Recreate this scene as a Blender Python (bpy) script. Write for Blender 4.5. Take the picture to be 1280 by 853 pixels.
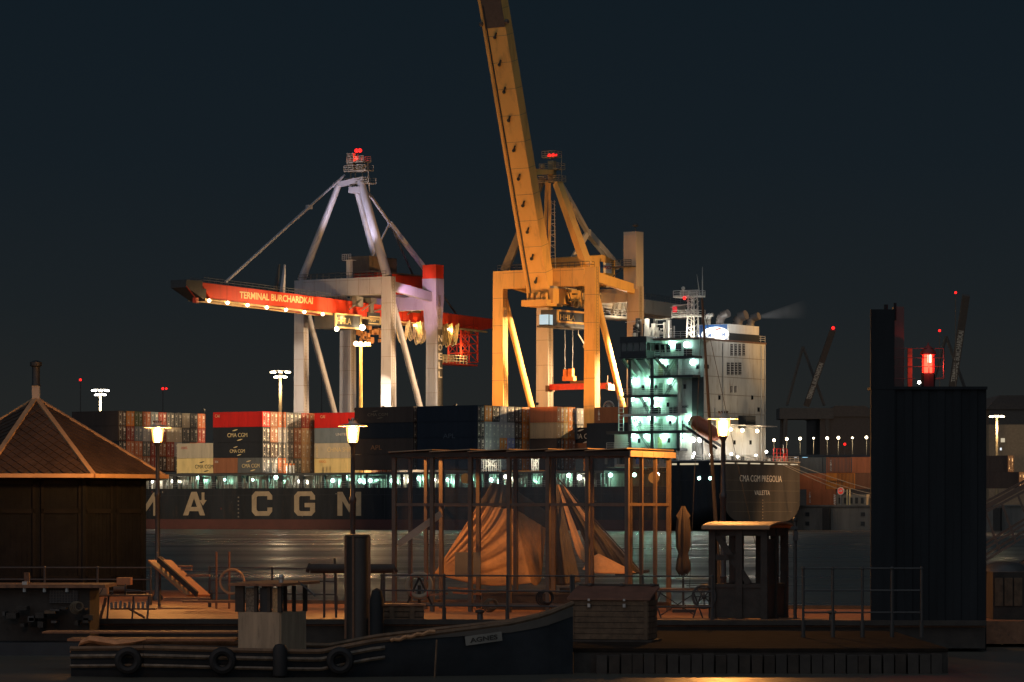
import bpy, bmesh, math, random
from mathutils import Vector, Matrix
RN = random.Random(7)
for o in list(bpy.data.objects): bpy.data.objects.remove(o)
SC = bpy.context.scene
COL = SC.collection
F, H, HV = 4383.0, 3.4, 640.0          # focal length in photo pixels, eye height, horizon row
# ---------------------------------------------------------------- camera
cam = bpy.data.cameras.new('camera'); camo = bpy.data.objects.new('camera', cam); COL.objects.link(camo)
camo.location = (0, 0, H); camo.rotation_euler = (math.radians(90), 0, 0)
cam.sensor_width = 36; cam.lens = 36 * F / 1280; cam.shift_y = (HV - 426.5) / 1280
cam.clip_start = .5; cam.clip_end = 30000
SC.camera = camo
# ---------------------------------------------------------------- night sky
W = bpy.data.worlds.new('World'); SC.world = W; W.use_nodes = True
nt = W.node_tree; bgn = nt.nodes['Background']
tc = nt.nodes.new('ShaderNodeTexCoord'); sp = nt.nodes.new('ShaderNodeSeparateXYZ'); rp = nt.nodes.new('ShaderNodeValToRGB')
nt.links.new(tc.outputs['Generated'], sp.inputs[0]); nt.links.new(sp.outputs['Z'], rp.inputs[0]); nt.links.new(rp.outputs[0], bgn.inputs[0])
cr = rp.color_ramp
cr.elements[0].position = 0.0; cr.elements[0].color = (.0195, .0195, .0175, 1)
cr.elements[1].position = 1.0; cr.elements[1].color = (.0060, .0090, .0140, 1)
for p_, c_ in ((.03, (.0160, .0178, .0175)), (.06, (.0112, .0152, .0178)), (.10, (.0078, .0130, .0178)), (.16, (.0058, .0115, .0170))):
    e_ = cr.elements.new(p_); e_.color = (*c_, 1)
bgn.inputs[1].default_value = .78
# faint blue night light, very soft
sun = bpy.data.lights.new('night_light', 'SUN'); suno = bpy.data.objects.new('night_light', sun); COL.objects.link(suno)
sun.energy = .46; sun.angle = math.radians(120); sun.color = (.74, .86, 1.0)
suno.rotation_euler = (math.radians(48), 0, math.radians(-20))
vs = SC.view_settings; vs.view_transform = 'Standard'; vs.look = 'None'; vs.exposure = .3; vs.gamma = 1; vs.use_curve_mapping = False
SC.cycles.use_denoising = True
SC.cycles.max_bounces = 6; SC.cycles.diffuse_bounces = 2; SC.cycles.glossy_bounces = 3; SC.cycles.transmission_bounces = 4
SC.cycles.transparent_max_bounces = 24; SC.cycles.volume_bounces = 0
SC.cycles.caustics_reflective = False; SC.cycles.caustics_refractive = False
SC.cycles.sample_clamp_indirect = 3.0
SC.cycles.use_light_tree = True

# ---------------------------------------------------------------- frames
CA, SA = .829, .559
OX, OY = 37.5, 620.0
ANG = math.atan2(SA, -CA)
class Frame:
    def __init__(s, ox, oy, ang): s.o = Vector((ox, oy, 0)); s.a = ang; s.M = Matrix.Translation(s.o) @ Matrix.Rotation(ang, 4, 'Z')
    def w(s, p): return s.M @ Vector(p)
SHIP = Frame(OX, OY, ANG)              # x = towards the bow, y = port side (towards us), z up
WORLD = Frame(0, 0, 0)
def T(u, w=0.0):
    k = (u - 640) / F
    return (OX + SA * w - k * (OY + CA * w)) / (CA + SA * k)
def Wd(u, t):                          # distance to starboard at a given t
    k = (u - 640) / F
    return (k * (OY + SA * t) - OX + CA * t) / (SA - k * CA)
def Z(v, t, w): return H + (HV - v) * (OY + SA * t + CA * w) / F
def X_(u, Y): return (u - 640) * Y / F
def Z_(v, Y): return H + (HV - v) * Y / F

# ---------------------------------------------------------------- mesh builder
class MB:
    def __init__(s): s.v = []; s.f = []; s.m = []
    def add(s, vs_, fs_, mi=0):
        n = len(s.v); s.v += [tuple(p) for p in vs_]
        for f in fs_: s.f.append(tuple(i + n for i in f)); s.m.append(mi)
        return s
    def box(s, a, b, mi=0):
        x0, x1 = sorted((a[0], b[0])); y0, y1 = sorted((a[1], b[1])); z0, z1 = sorted((a[2], b[2]))
        return s.add([(x0,y0,z0),(x1,y0,z0),(x1,y1,z0),(x0,y1,z0),(x0,y0,z1),(x1,y0,z1),(x1,y1,z1),(x0,y1,z1)],
                     [(0,3,2,1),(4,5,6,7),(0,1,5,4),(1,2,6,5),(2,3,7,6),(3,0,4,7)], mi)
    def beam(s, p, q, wa, wb, up=(0,0,1), mi=0, wa2=None, wb2=None):
        p = Vector(p); q = Vector(q); d = (q - p).normalized(); up = Vector(up)
        if abs(d.dot(up)) > .98: up = Vector((0,1,0))
        sx = d.cross(up).normalized(); sy = sx.cross(d).normalized()
        wa2 = wa if wa2 is None else wa2; wb2 = wb if wb2 is None else wb2
        vs_ = []
        for c, a, b in ((p, wa/2, wb/2), (q, wa2/2, wb2/2)):
            vs_ += [c - sx*a - sy*b, c + sx*a - sy*b, c + sx*a + sy*b, c - sx*a + sy*b]
        return s.add(vs_, [(0,1,2,3),(7,6,5,4),(0,4,5,1),(1,5,6,2),(2,6,7,3),(3,7,4,0)], mi)
    def tube(s, p, q, r, n=6, r2=None, mi=0):
        p = Vector(p); q = Vector(q); d = (q - p)
        if d.length < 1e-6: return s
        d.normalize(); up = Vector((0,0,1)) if abs(d.z) < .95 else Vector((1,0,0))
        a = d.cross(up).normalized(); b = a.cross(d); r2 = r if r2 is None else r2
        vs_ = [p + (a*math.cos(2*math.pi*i/n) + b*math.sin(2*math.pi*i/n))*r for i in range(n)] + \
              [q + (a*math.cos(2*math.pi*i/n) + b*math.sin(2*math.pi*i/n))*r2 for i in range(n)]
        fs_ = [(i, (i+1) % n, n+(i+1) % n, n+i) for i in range(n)] + [tuple(range(n))[::-1], tuple(range(n, 2*n))]
        return s.add(vs_, fs_, mi)
    def path(s, pts, r, n=5, mi=0):
        for a, b in zip(pts, pts[1:]): s.tube(a, b, r, n, mi=mi)
        return s
    def lathe(s, c, prof, n=16, mi=0):
        c = Vector(c); vs_ = []; fs_ = []
        for r, z in prof:
            for i in range(n): vs_.append(c + Vector((r*math.cos(2*math.pi*i/n), r*math.sin(2*math.pi*i/n), z)))
        for k in range(len(prof)-1):
            for i in range(n):
                fs_.append((k*n+i, k*n+(i+1) % n, (k+1)*n+(i+1) % n, (k+1)*n+i))
        if prof[0][0] > 1e-4: fs_.append(tuple(range(n))[::-1])
        if prof[-1][0] > 1e-4: fs_.append(tuple(range((len(prof)-1)*n, len(prof)*n)))
        return s.add(vs_, fs_, mi)
    def prism(s, pts, vec, mi=0):
        n = len(pts); vec = Vector(vec); pts = [Vector(p) for p in pts]
        return s.add(pts + [p + vec for p in pts], [tuple(range(n))[::-1], tuple(range(n, 2*n))] + [(i, (i+1) % n, n+(i+1) % n, n+i) for i in range(n)], mi)
    def torus(s, c, R, r, ax='y', n=16, m=6, mi=0, a0=0, a1=2*math.pi, sq=1.0):
        c = Vector(c); vs_ = []; fs_ = []; full = abs(a1-a0) > 6.28
        k = n if full else n+1
        for i in range(k):
            a = a0 + (a1-a0)*i/n
            for j in range(m):
                b = 2*math.pi*j/m; rr = R + r*math.cos(b); h = r*math.sin(b)*sq
                e = (rr*math.cos(a), h, rr*math.sin(a)) if ax == 'y' else (h, rr*math.cos(a), rr*math.sin(a)) if ax == 'x' else (rr*math.cos(a), rr*math.sin(a), h)
                vs_.append(c + Vector(e))
        for i in range(n if full else k-1):
            for j in range(m):
                i2 = (i+1) % k
                fs_.append((i*m+j, i2*m+j, i2*m+(j+1) % m, i*m+(j+1) % m))
        return s.add(vs_, fs_, mi)
    def ball(s, c, r, n=10, mi=0, sz=1.0):
        return s.lathe(c, [(max(r*math.cos(a), 1e-5), r*math.sin(a)*sz) for a in [math.pi*(-.5 + i/6) for i in range(7)]], n, mi)

BASE = {}
def mesh_of(mb, base=(0,0,0), fixn=True):
    b = Vector(base)
    me = bpy.data.meshes.new('m')
    me.from_pydata([tuple(Vector(p) - b) for p in mb.v], [], mb.f)
    for p, mi in zip(me.polygons, mb.m): p.material_index = mi
    if fixn:
        bm = bmesh.new(); bm.from_mesh(me); bmesh.ops.recalc_face_normals(bm, faces=bm.faces); bm.to_mesh(me); bm.free()
    me.shade_smooth(); me.set_sharp_from_angle(angle=math.radians(38))
    return me
def tag(o, label=None, cat=None, group=None, kind=None):
    for k, v in (('label', label), ('category', cat), ('group', group), ('kind', kind)):
        if v: o[k] = v
    return o
def thing(name, label, cat, base=(0,0,0), fr=WORLD, group=None, kind=None):
    o = bpy.data.objects.new(name, None); COL.objects.link(o); o.empty_display_size = .3
    o.location = fr.w(base); o.rotation_euler = (0, 0, fr.a)
    BASE[o.name] = Vector(base)
    return tag(o, label, cat, group, kind)
def part(name, mb, mats, parent, kind=None, label=None, fixn=True):
    if not isinstance(mats, (list, tuple)): mats = [mats]
    base = BASE[parent.name]
    me = mesh_of(mb, base, fixn); me.name = name
    for m in mats: me.materials.append(m)
    o = bpy.data.objects.new(name, me); COL.objects.link(o); o.parent = parent
    BASE[o.name] = base
    return tag(o, label, None, None, kind)
def solo(name, mb, mats, label=None, cat=None, fr=WORLD, group=None, kind=None, base=(0,0,0)):
    if not isinstance(mats, (list, tuple)): mats = [mats]
    me = mesh_of(mb, base); me.name = name
    for m in mats: me.materials.append(m)
    o = bpy.data.objects.new(name, me); COL.objects.link(o)
    o.location = fr.w(base); o.rotation_euler = (0, 0, fr.a)
    BASE[o.name] = Vector(base)
    return tag(o, label, cat, group, kind)
def copytree(o, parent=None):
    c = o.copy(); COL.objects.link(c); BASE[c.name] = BASE.get(o.name, Vector())
    if parent: c.parent = parent
    for ch in list(o.children): copytree(ch, c)
    return c
def text_mesh_data(s, bold=.02):
    cu = bpy.data.curves.new('t', 'FONT'); cu.body = s; cu.size = 1; cu.extrude = .01; cu.offset = bold; cu.resolution_u = 3
    ob = bpy.data.objects.new('t', cu); COL.objects.link(ob)
    dg = bpy.context.evaluated_depsgraph_get()
    me = bpy.data.meshes.new_from_object(ob.evaluated_get(dg))
    bpy.data.objects.remove(ob)
    vs_ = [v.co.copy() for v in me.vertices]; fs_ = [tuple(p.vertices) for p in me.polygons]
    x0 = min(v.x for v in vs_); x1 = max(v.x for v in vs_); y0 = min(v.y for v in vs_); y1 = max(v.y for v in vs_)
    vs_ = [Vector(((v.x-x0)/(x1-x0), (v.y-y0)/(y1-y0), v.z)) for v in vs_]
    bpy.data.meshes.remove(me)
    return vs_, fs_
def text_mb(s, org, xd, up, w, h, mb=None, bold=.02, th=.03, mi=0):
    mb = mb or MB(); org = Vector(org); xd = Vector(xd).normalized(); up = Vector(up).normalized(); n = xd.cross(up)
    vs_, fs_ = text_mesh_data(s, bold)
    mb.add([org + xd*v.x*w + up*v.y*h + n*(v.z/.01*th*.5 + th*.5) for v in vs_], fs_, mi)
    return mb

# ---------------------------------------------------------------- materials
MATS = {}
def mat(name, col, rough=.6, metal=0.0, var=.18, scale=1.5, bump=0.0, emit=None, es=0.0, streak=False, dirt=None, dirtamt=.5, alpha=None, bscale=None, spec=None):
    if name in MATS: return MATS[name]
    m = bpy.data.materials.new(name); m.use_nodes = True; n = m.node_tree; b = n.nodes['Principled BSDF']
    b.inputs['Roughness'].default_value = rough; b.inputs['Metallic'].default_value = metal
    if spec is not None: b.inputs['Specular IOR Level'].default_value = spec
    c = (*col, 1)
    if emit:
        b.inputs['Base Color'].default_value = c
        b.inputs['Emission Color'].default_value = (*emit, 1); b.inputs['Emission Strength'].default_value = es
    else:
        tcn = n.nodes.new('ShaderNodeTexCoord'); mp = n.nodes.new('ShaderNodeMapping'); ns = n.nodes.new('ShaderNodeTexNoise')
        ns.inputs['Scale'].default_value = scale; ns.inputs['Detail'].default_value = 6; ns.inputs['Roughness'].default_value = .62
        n.links.new(tcn.outputs['Object'], mp.inputs[0]); n.links.new(mp.outputs[0], ns.inputs['Vector'])
        if streak: mp.inputs['Scale'].default_value = (1, 1, .12)
        mx = n.nodes.new('ShaderNodeMix'); mx.data_type = 'RGBA'
        mx.inputs[6].default_value = (*[x*(1-var) for x in col], 1); mx.inputs[7].default_value = (*[min(1, x*(1+var)) for x in col], 1)
        r0 = n.nodes.new('ShaderNodeMapRange'); r0.inputs[1].default_value = .3; r0.inputs[2].default_value = .7
        n.links.new(ns.outputs[0], r0.inputs[0]); n.links.new(r0.outputs[0], mx.inputs[0])
        out = mx.outputs[2]
        if dirt:
            n2 = n.nodes.new('ShaderNodeTexNoise'); n2.inputs['Scale'].default_value = scale*2.3; n2.inputs['Detail'].default_value = 8; n2.inputs['Roughness'].default_value = .7
            mp2 = n.nodes.new('ShaderNodeMapping'); mp2.inputs['Scale'].default_value = (1, 1, .2 if streak else 1); mp2.inputs['Location'].default_value = (7, 3, 5)
            n.links.new(tcn.outputs['Object'], mp2.inputs[0]); n.links.new(mp2.outputs[0], n2.inputs['Vector'])
            r1 = n.nodes.new('ShaderNodeMapRange'); r1.inputs[1].default_value = .52; r1.inputs[2].default_value = .72; r1.inputs[4].default_value = dirtamt
            n.links.new(n2.outputs[0], r1.inputs[0])
            m2 = n.nodes.new('ShaderNodeMix'); m2.data_type = 'RGBA'; m2.inputs[7].default_value = (*dirt, 1)
            n.links.new(r1.outputs[0], m2.inputs[0]); n.links.new(out, m2.inputs[6]); out = m2.outputs[2]
        n.links.new(out, b.inputs['Base Color'])
        if bump:
            bn = n.nodes.new('ShaderNodeBump'); bn.inputs['Strength'].default_value = bump; bn.inputs['Distance'].default_value = .05
            if bscale:
                n3 = n.nodes.new('ShaderNodeTexNoise'); n3.inputs['Scale'].default_value = bscale; n3.inputs['Detail'].default_value = 5
                n.links.new(mp.outputs[0], n3.inputs['Vector']); n.links.new(n3.outputs[0], bn.inputs['Height'])
            else: n.links.new(ns.outputs[0], bn.inputs['Height'])
            n.links.new(bn.outputs[0], b.inputs['Normal'])
    MATS[name] = m
    return m
def glow(name, col, es, sample=False):
    if name in MATS: return MATS[name]
    m = mat(name, (.02, .02, .02), emit=col, es=es)
    m.cycles.emission_sampling = 'AUTO' if sample else 'NONE'
    return m
def light(parent_fr, p, power, col, radius=.25, name='bulb', spot=None, target=None, blend=.5, parent=None):
    l = bpy.data.lights.new(name, 'SPOT' if spot else 'POINT'); l.energy = power; l.color = col; l.shadow_soft_size = radius
    o = bpy.data.objects.new(name, l); COL.objects.link(o)
    wp = parent_fr.w(p); o.location = wp
    if spot:
        l.spot_size = math.radians(spot); l.spot_blend = blend
        d = (parent_fr.w(target) - wp); o.rotation_euler = d.to_track_quat('-Z', 'Y').to_euler()
    if parent is not None:
        wl = Matrix.Translation(parent.location) @ Matrix.Rotation(parent.rotation_euler.z, 4, 'Z')
        m_ = wl.inverted() @ (Matrix.Translation(wp) @ o.rotation_euler.to_matrix().to_4x4())
        o.parent = parent; o.matrix_local = m_
    return o
SOD = (1.0, .42, .10); TEAL = (.40, 1.0, .72); WARM = (1.0, .72, .42)

M_hull = mat('hull_paint', (.020, .022, .026), .45, var=.45, scale=.4, streak=True, dirt=(.045, .035, .03), dirtamt=.8, spec=.2)
M_boot = mat('boot_topping', (.075, .018, .012), .6, scale=.3)
M_tran = mat('transom_paint', (.065, .062, .060), .5, var=.35, scale=.35, streak=True, dirt=(.09, .07, .05), dirtamt=.5, spec=.25)
M_letter = mat('hull_letter_paint', (.36, .27, .17), .6, scale=.5, dirt=(.16, .12, .08))
M_seam = mat('weld_seam', (.14, .12, .10), .5)
M_white = mat('white_paint', (.55, .54, .50), .5, var=.08, scale=.4, streak=True, dirt=(.30, .25, .18), dirtamt=.45)
M_house = mat('house_paint', (.44, .44, .41), .5, var=.16, scale=.5, streak=True, dirt=(.22, .17, .11), dirtamt=.8, bump=.2)
M_dark = mat('dark_steel', (.028, .030, .032), .5, scale=2)
M_deck = mat('deck_paint', (.09, .045, .03), .7)
M_greydk = mat('dark_grey_steel', (.06, .06, .058), .5, scale=1)
M_grey = mat('grey_steel', (.30, .29, .28), .5, var=.1, scale=.3, streak=True, dirt=(.2, .17, .14), dirtamt=.3)
M_cgrey = mat('crane_grey_paint', (.35, .335, .36), .5, var=.08, scale=.25, streak=True, dirt=(.20, .17, .15), dirtamt=.7)
M_cred = mat('crane_red_paint', (.62, .045, .012), .45, var=.12, scale=.3, streak=True, dirt=(.3, .03, .01), dirtamt=.5)
M_cyel = mat('crane_yellow_paint', (.76, .44, .13), .5, var=.08, scale=.25, streak=True, dirt=(.42, .24, .09), dirtamt=.75, spec=.3)
M_cyel2 = mat('crane_cream_paint', (.52, .44, .34), .5, var=.08, scale=.25, streak=True, dirt=(.3, .22, .13), dirtamt=.4)
M_redp = mat('red_paint', (.6, .02, .012), .45)
M_orange = mat('orange_paint', (.75, .20, .03), .5)
M_text = mat('cream_lettering', (.80, .62, .30), .6, var=.05)
M_textw = mat('white_lettering', (.75, .70, .62), .6, var=.05)
M_blue = mat('funnel_blue', (.01, .07, .22), .5)
M_glassd = mat('dark_window_glass', (.01, .012, .014), .08)
M_conc = mat('quay_concrete', (.16, .145, .125), .85, var=.3, scale=.3, streak=True, dirt=(.05, .045, .04), dirtamt=.7, bump=.4)
M_asph = mat('terminal_asphalt', (.05, .05, .05), .8)
M_bar = mat('galvanised_bar', (.5, .48, .44), .35, metal=.5)
M_plate = mat('white_plate', (.8, .76, .66), .5)
G_sod = glow('sodium_lamp_glow', (1.0, .62, .28), 9)
G_warm = glow('warm_lamp_glow', (1.0, .80, .50), 10)
G_teal = glow('teal_lamp_glow', (.55, 1.0, .88), 9)
G_white = glow('white_lamp_glow', (1.0, .97, .88), 9)
G_red = glow('red_lamp_glow', (1.0, .012, .01), 2.5)
G_lant = glow('lantern_glow', (1.0, .41, .095), 3400, True)
G_redl = glow('navigation_light_glow', (1.0, .04, .02), 5, True)
# ================================================================ SETTING
wm = bpy.data.materials.new('harbour_water'); wm.use_nodes = True; n = wm.node_tree; b = n.nodes['Principled BSDF']
b.inputs['Base Color'].default_value = (.085, .080, .062, 1); b.inputs['Roughness'].default_value = .24; b.inputs['IOR'].default_value = 1.33
b.inputs['Specular IOR Level'].default_value = .85
tcn = n.nodes.new('ShaderNodeTexCoord'); mp = n.nodes.new('ShaderNodeMapping'); mp.inputs['Scale'].default_value = (.10, .42, 1)
ns = n.nodes.new('ShaderNodeTexNoise'); ns.inputs['Scale'].default_value = 1.0; ns.inputs['Detail'].default_value = 6; ns.inputs['Roughness'].default_value = .6
bn = n.nodes.new('ShaderNodeBump'); bn.inputs['Strength'].default_value = .36; bn.inputs['Distance'].default_value = .22
mpb = n.nodes.new('ShaderNodeMapping'); mpb.inputs['Scale'].default_value = (.006, .045, 1); nsb = n.nodes.new('ShaderNodeTexNoise'); nsb.inputs['Scale'].default_value = 1; nsb.inputs['Detail'].default_value = 5; nsb.inputs['Roughness'].default_value = .65
mrb = n.nodes.new('ShaderNodeMapRange'); mrb.inputs[1].default_value = .35; mrb.inputs[2].default_value = .68; mrb.inputs[3].default_value = .21; mrb.inputs[4].default_value = .52
n.links.new(tcn.outputs['Object'], mpb.inputs[0]); n.links.new(mpb.outputs[0], nsb.inputs['Vector']); n.links.new(nsb.outputs[0], mrb.inputs[0]); n.links.new(mrb.outputs[0], b.inputs['Roughness'])
n.links.new(tcn.outputs['Object'], mp.inputs[0]); n.links.new(mp.outputs[0], ns.inputs['Vector']); n.links.new(ns.outputs[0], bn.inputs['Height']); n.links.new(bn.outputs[0], b.inputs['Normal'])
mb = MB(); mb.add([(-9000, -200, 0), (9000, -200, 0), (9000, 12000, 0), (-9000, 12000, 0)], [(0, 1, 2, 3)])
solo('water', mb, wm, kind='structure', label='dark harbour water with smeared warm and teal reflections', cat='water')
# terminal ground behind the quay edge (w > 30)
QW, QZ = 30.0, 4.6
mb = MB(); mb.box((-700, -QW - 6000, -2), (2500, -QW - .6, QZ - .25)); solo('ground', mb, M_asph, 'dark asphalt of the container terminal behind the ship', 'ground', SHIP, kind='structure')
q = thing('quay_wall', 'stained concrete quay wall right of the ship stern', 'quay wall', (0, -QW, 0), SHIP)
mb = MB()
mb.box((-300, -QW - .6, -2), (400, -QW, QZ - .3))
part('wall', mb, M_conc, q)
mb = MB(); mb.box((-300, -QW - 1.6, QZ - .26), (400, -QW + .25, QZ + .05)); part('coping', mb, M_conc, q)
tt = -120
while tt < 60:
    mb = MB(); mb.box((tt, -QW + .003, -.6), (tt + 1.4, -QW + .75, QZ - .5)); part('timber_fender', mb, mat('fender_timber', (.035, .03, .026), .8), q)
    mb = MB(); mb.box((tt + 4.5, -QW + .003, 2.6), (tt + 5.3, -QW + .1, 3.3)); mb.box((tt + 4.5, -QW + .003, .9), (tt + 5.3, -QW + .1, 1.6)); part('ladder_recess', mb, M_dark, q)
    tt += 11.5

# ================================================================ SHIP
ship = thing('container_ship', 'long dark blue container ship with lit white deckhouse moored at the quay', 'ship', (90, -13.6, 0), SHIP)
BW = 27.3
secs = [(0, 1.6, 6.4, 3.6), (3, 1.1, 6.3, 3.5), (7, .3, 5.8, 3.3), (11.2, -.6, 5, 3), (18, -1.8, 3.6, 2.6), (30, -3, 2, 2), (150, -3, 1.2, 1.2), (185, -3, 1.2, 1.2)]
def sec_pts(t, zb, rx, rz, top, n=8, narrow=1.0):
    half = BW / 2 * narrow; rx = min(rx, half); pts = [(t, half, top)]
    for i in range(n + 1):
        a = math.pi/2*i/n; pts.append((t, half - rx + rx*math.cos(a), zb + rz - rz*math.sin(a)))
    pts += [(p[0], -p[1], p[2]) for p in pts[::-1]]
    return [(p[0], p[1] - BW/2, p[2]) for p in pts]
hull = MB()
rows = []
for (t, zb, rx, rz) in secs[:4]: rows.append(sec_pts(t, zb, rx, rz, 12.5))
k = len(rows[0])
for a, bb in zip(rows, rows[1:]):
    hull.add(a + bb, [(i, i+1, k+i+1, k+i) for i in range(k-1)])
rows2 = [sec_pts(t, zb, rx, rz, 7.95) for (t, zb, rx, rz) in secs[3:]]
rows2.append(sec_pts(205, -3, .6, 1.2, 9.5, narrow=.6)); rows2.append(sec_pts(222, -2, .05, 1.2, 12, narrow=.03))
for a, bb in zip(rows2, rows2[1:]):
    hull.add(a + bb, [(i, i+1, k+i+1, k+i) for i in range(k-1)])
part('hull', hull, M_hull, ship)
mb = MB(); mb.add(rows[0], [tuple(range(k))]); part('transom', mb, M_tran, ship, fixn=False)
mb = MB()
for zz in (9.0, 7.15, 5.1, 3.4): mb.box((-.03, -BW + (.25 if zz > 5.2 else 1.0 + (5.1-zz)*1.2), zz), (-.002, -.25 if zz > 5.2 else -1.0 - (5.1-zz)*1.2, zz + .07))
part('weld_seam', mb, M_seam, ship)
mb = MB()
for i in range(7):
    mb.box((-.035, -BW/2 - .12, 2.1 + i*.55), (-.003, -BW/2 + .12, 2.3 + i*.55))
part('draught_mark', mb, M_letter, ship)
mb = MB()                                            # rub strips and boot topping on the side
mb.box((11.5, .002, 0), (185, .03, 1.95)); part('boot_topping', mb, M_boot, ship)
mb = MB(); mb.box((11.4, .002, 6.6), (185, .035, 6.68)); mb.box((0, .002, 9.0), (11.2, .035, 9.08)); part('plate_seam', mb, mat('seam_dark', (.012, .015, .02), .5), ship)
# decks
mb = MB(); mb.box((0.05, -BW + .05, 11.4), (24.8, -.05, 11.5)); mb.box((11.2, -BW + .05, 7.7), (205, -.05, 7.9)); mb.box((11.15, -BW + .1, 7.9), (11.4, -.1, 12.5)); part('deck', mb, M_deck, ship)
# mooring slots along the bulwark (glowing strips stand in for the lit deck behind)
mb = MB()
for u0, u1 in ((840, 846), (850, 873), (887, 903)):
    t0, t1 = T(u1), T(u0); mb.box((t0, .004, 11.75), (t1, .03, 12.05))
for u0, u1 in ((907, 918), (921, 934), (938, 950), (955, 968), (972, 984), (988, 997)):
    w0, w1 = Wd(u0, 0), Wd(u1, 0); mb.box((-.03, -w0, 11.95), (-.004, -w1, 12.15))
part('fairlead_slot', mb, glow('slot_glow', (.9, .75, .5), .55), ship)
mb = MB(); mb.box((-.12, -BW - .05, 12.42), (.25, .05, 12.6)); mb.box((.2, -.22, 12.42), (11.2, .08, 12.6)); part('bulwark_cap', mb, M_grey, ship)
for i in range(17):
    t_ = 16 + i*9.7; mb = MB(); mb.box((t_, .003, 1.96), (t_ + .05, .02, 7.9)); part('plate_joint', mb, MATS['seam_dark'], ship)
for i in range(26):
    t_ = RN.uniform(14, 150); z_ = RN.uniform(2.2, 7.4); mb = MB(); mb.box((t_, .003, z_), (t_ + RN.uniform(.1, .5), .012, z_ + RN.uniform(.08, .5))); part('scuff_mark', mb, RN.choice((M_seam, M_boot, MATS['seam_dark'])), ship)
for i in range(6):
    z_ = 2.3 + i*.75; mb = MB(); mb.box((T(299), .003, z_), (T(299) + .35, .02, z_ + .3)); part('draught_mark', mb, M_seam, ship)
# portholes
for (u, v) in ((874, 598), (888, 598)):
    t = T(u); z = Z(v, t, 0); mb = MB(); mb.tube((t, -.05, z), (t, .10, z), .30, 12); part('porthole', mb, G_teal, ship)
# lettering
def block_letter(ch, tl, tr, zb, zt):
    """squared letter on the port side; x runs from tl (left seen from port) to tr"""
    mb = MB(); L = tl - tr; Hh = zt - zb; sx = .235*L; sz = .19*Hh; c = .16*L
    def P(px, pz): return (tl - px*L, .006, zb + pz*Hh)
    def poly(pts, th): mb.prism([P(*p) for p in pts], (0, th, 0))
    a, b_, k = .235, .19, .17
    if ch in 'CG':
        poly([(0, k), (k, 0), (k, b_*0), (k + .12, 0), (k + .12, b_), (a, b_ + .05), (a, 1 - b_ - .05), (k + .12, 1 - b_), (k + .12, 1), (k, 1), (0, 1 - k)], .040)
        poly([(k + .12, 1), (k + .12, 1 - b_), (1 - a + .0, 1 - b_), (1 - a, .66), (1, .66), (1, 1 - k), (1 - k, 1)], .040)
        if ch == 'C': poly([(k + .12, 0), (1 - k, 0), (1, k), (1, .34), (1 - a, .34), (1 - a, b_), (k + .12, b_)], .040)
        else: poly([(k + .12, 0), (1 - k, 0), (1, k), (1, .53), (.5, .53), (.5, .35), (1 - a, .35), (1 - a, b_), (k + .12, b_)], .040)
    if ch == 'M':
        poly([(0, 0), (.21, 0), (.21, 1), (0, 1)], .040); poly([(.79, 0), (1, 0), (1, 1), (.79, 1)], .040)
        poly([(.21, 1), (.21, .62), (.5, .14), (.5, .46)], .037); poly([(.5, .46), (.5, .14), (.79, .62), (.79, 1)], .034)
    if ch == 'A':
        poly([(0, 0), (.23, 0), (.60, 1), (.38, 1)], .040); poly([(.40, 1), (.62, 1), (1, 0), (.77, 0)], .036); poly([(.24, .18), (.76, .18), (.70, .36), (.30, .36)], .032)
    return mb
for ch, u0, u1, v0, v1 in (('C', 114, 141, 616, 645), ('M', 165, 199, 616, 645), ('A', 229, 256.5, 615, 644.5), ('C', 315, 340.5, 614.5, 645), ('G', 368, 394, 614.5, 645), ('M', 422, 451.5, 615, 645)):
    t0, t1 = T(u0), T(u1); zb, zt = Z(v1, (t0+t1)/2, 0), Z(v0, (t0+t1)/2, 0)
    part('hull_letter', block_letter(ch, t0, t1, zb, zt), M_letter, ship)
t = T(254); mb = MB()
mb.prism([(t-.35, .006, 7.2), (t+.35, .006, 7.2), (t+.35, .006, 5.7), (t+.9, .006, 5.7), (t, .006, 4.6), (t-.9, .006, 5.7), (t-.35, .006, 5.7)], (0, .04, 0)); part('tug_arrow', mb, M_letter, ship)
for s_, u0, u1, v0, v1 in (('CMA CGM PREGOLIA', 924.5, 977, 594.5, 602.5), ('VALLETTA', 943, 962, 613.3, 619)):
    w0, w1 = Wd(u0, 0), Wd(u1, 0)
    part('stern_lettering', text_mb(s_, (-.006, -w0, Z(v1, 0, (w0+w1)/2)), (0, -1, 0), (0, 0, 1), w1 - w0, (v1-v0)*(OY+12)/F, bold=-.005, th=.04), M_textw, ship)

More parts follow.
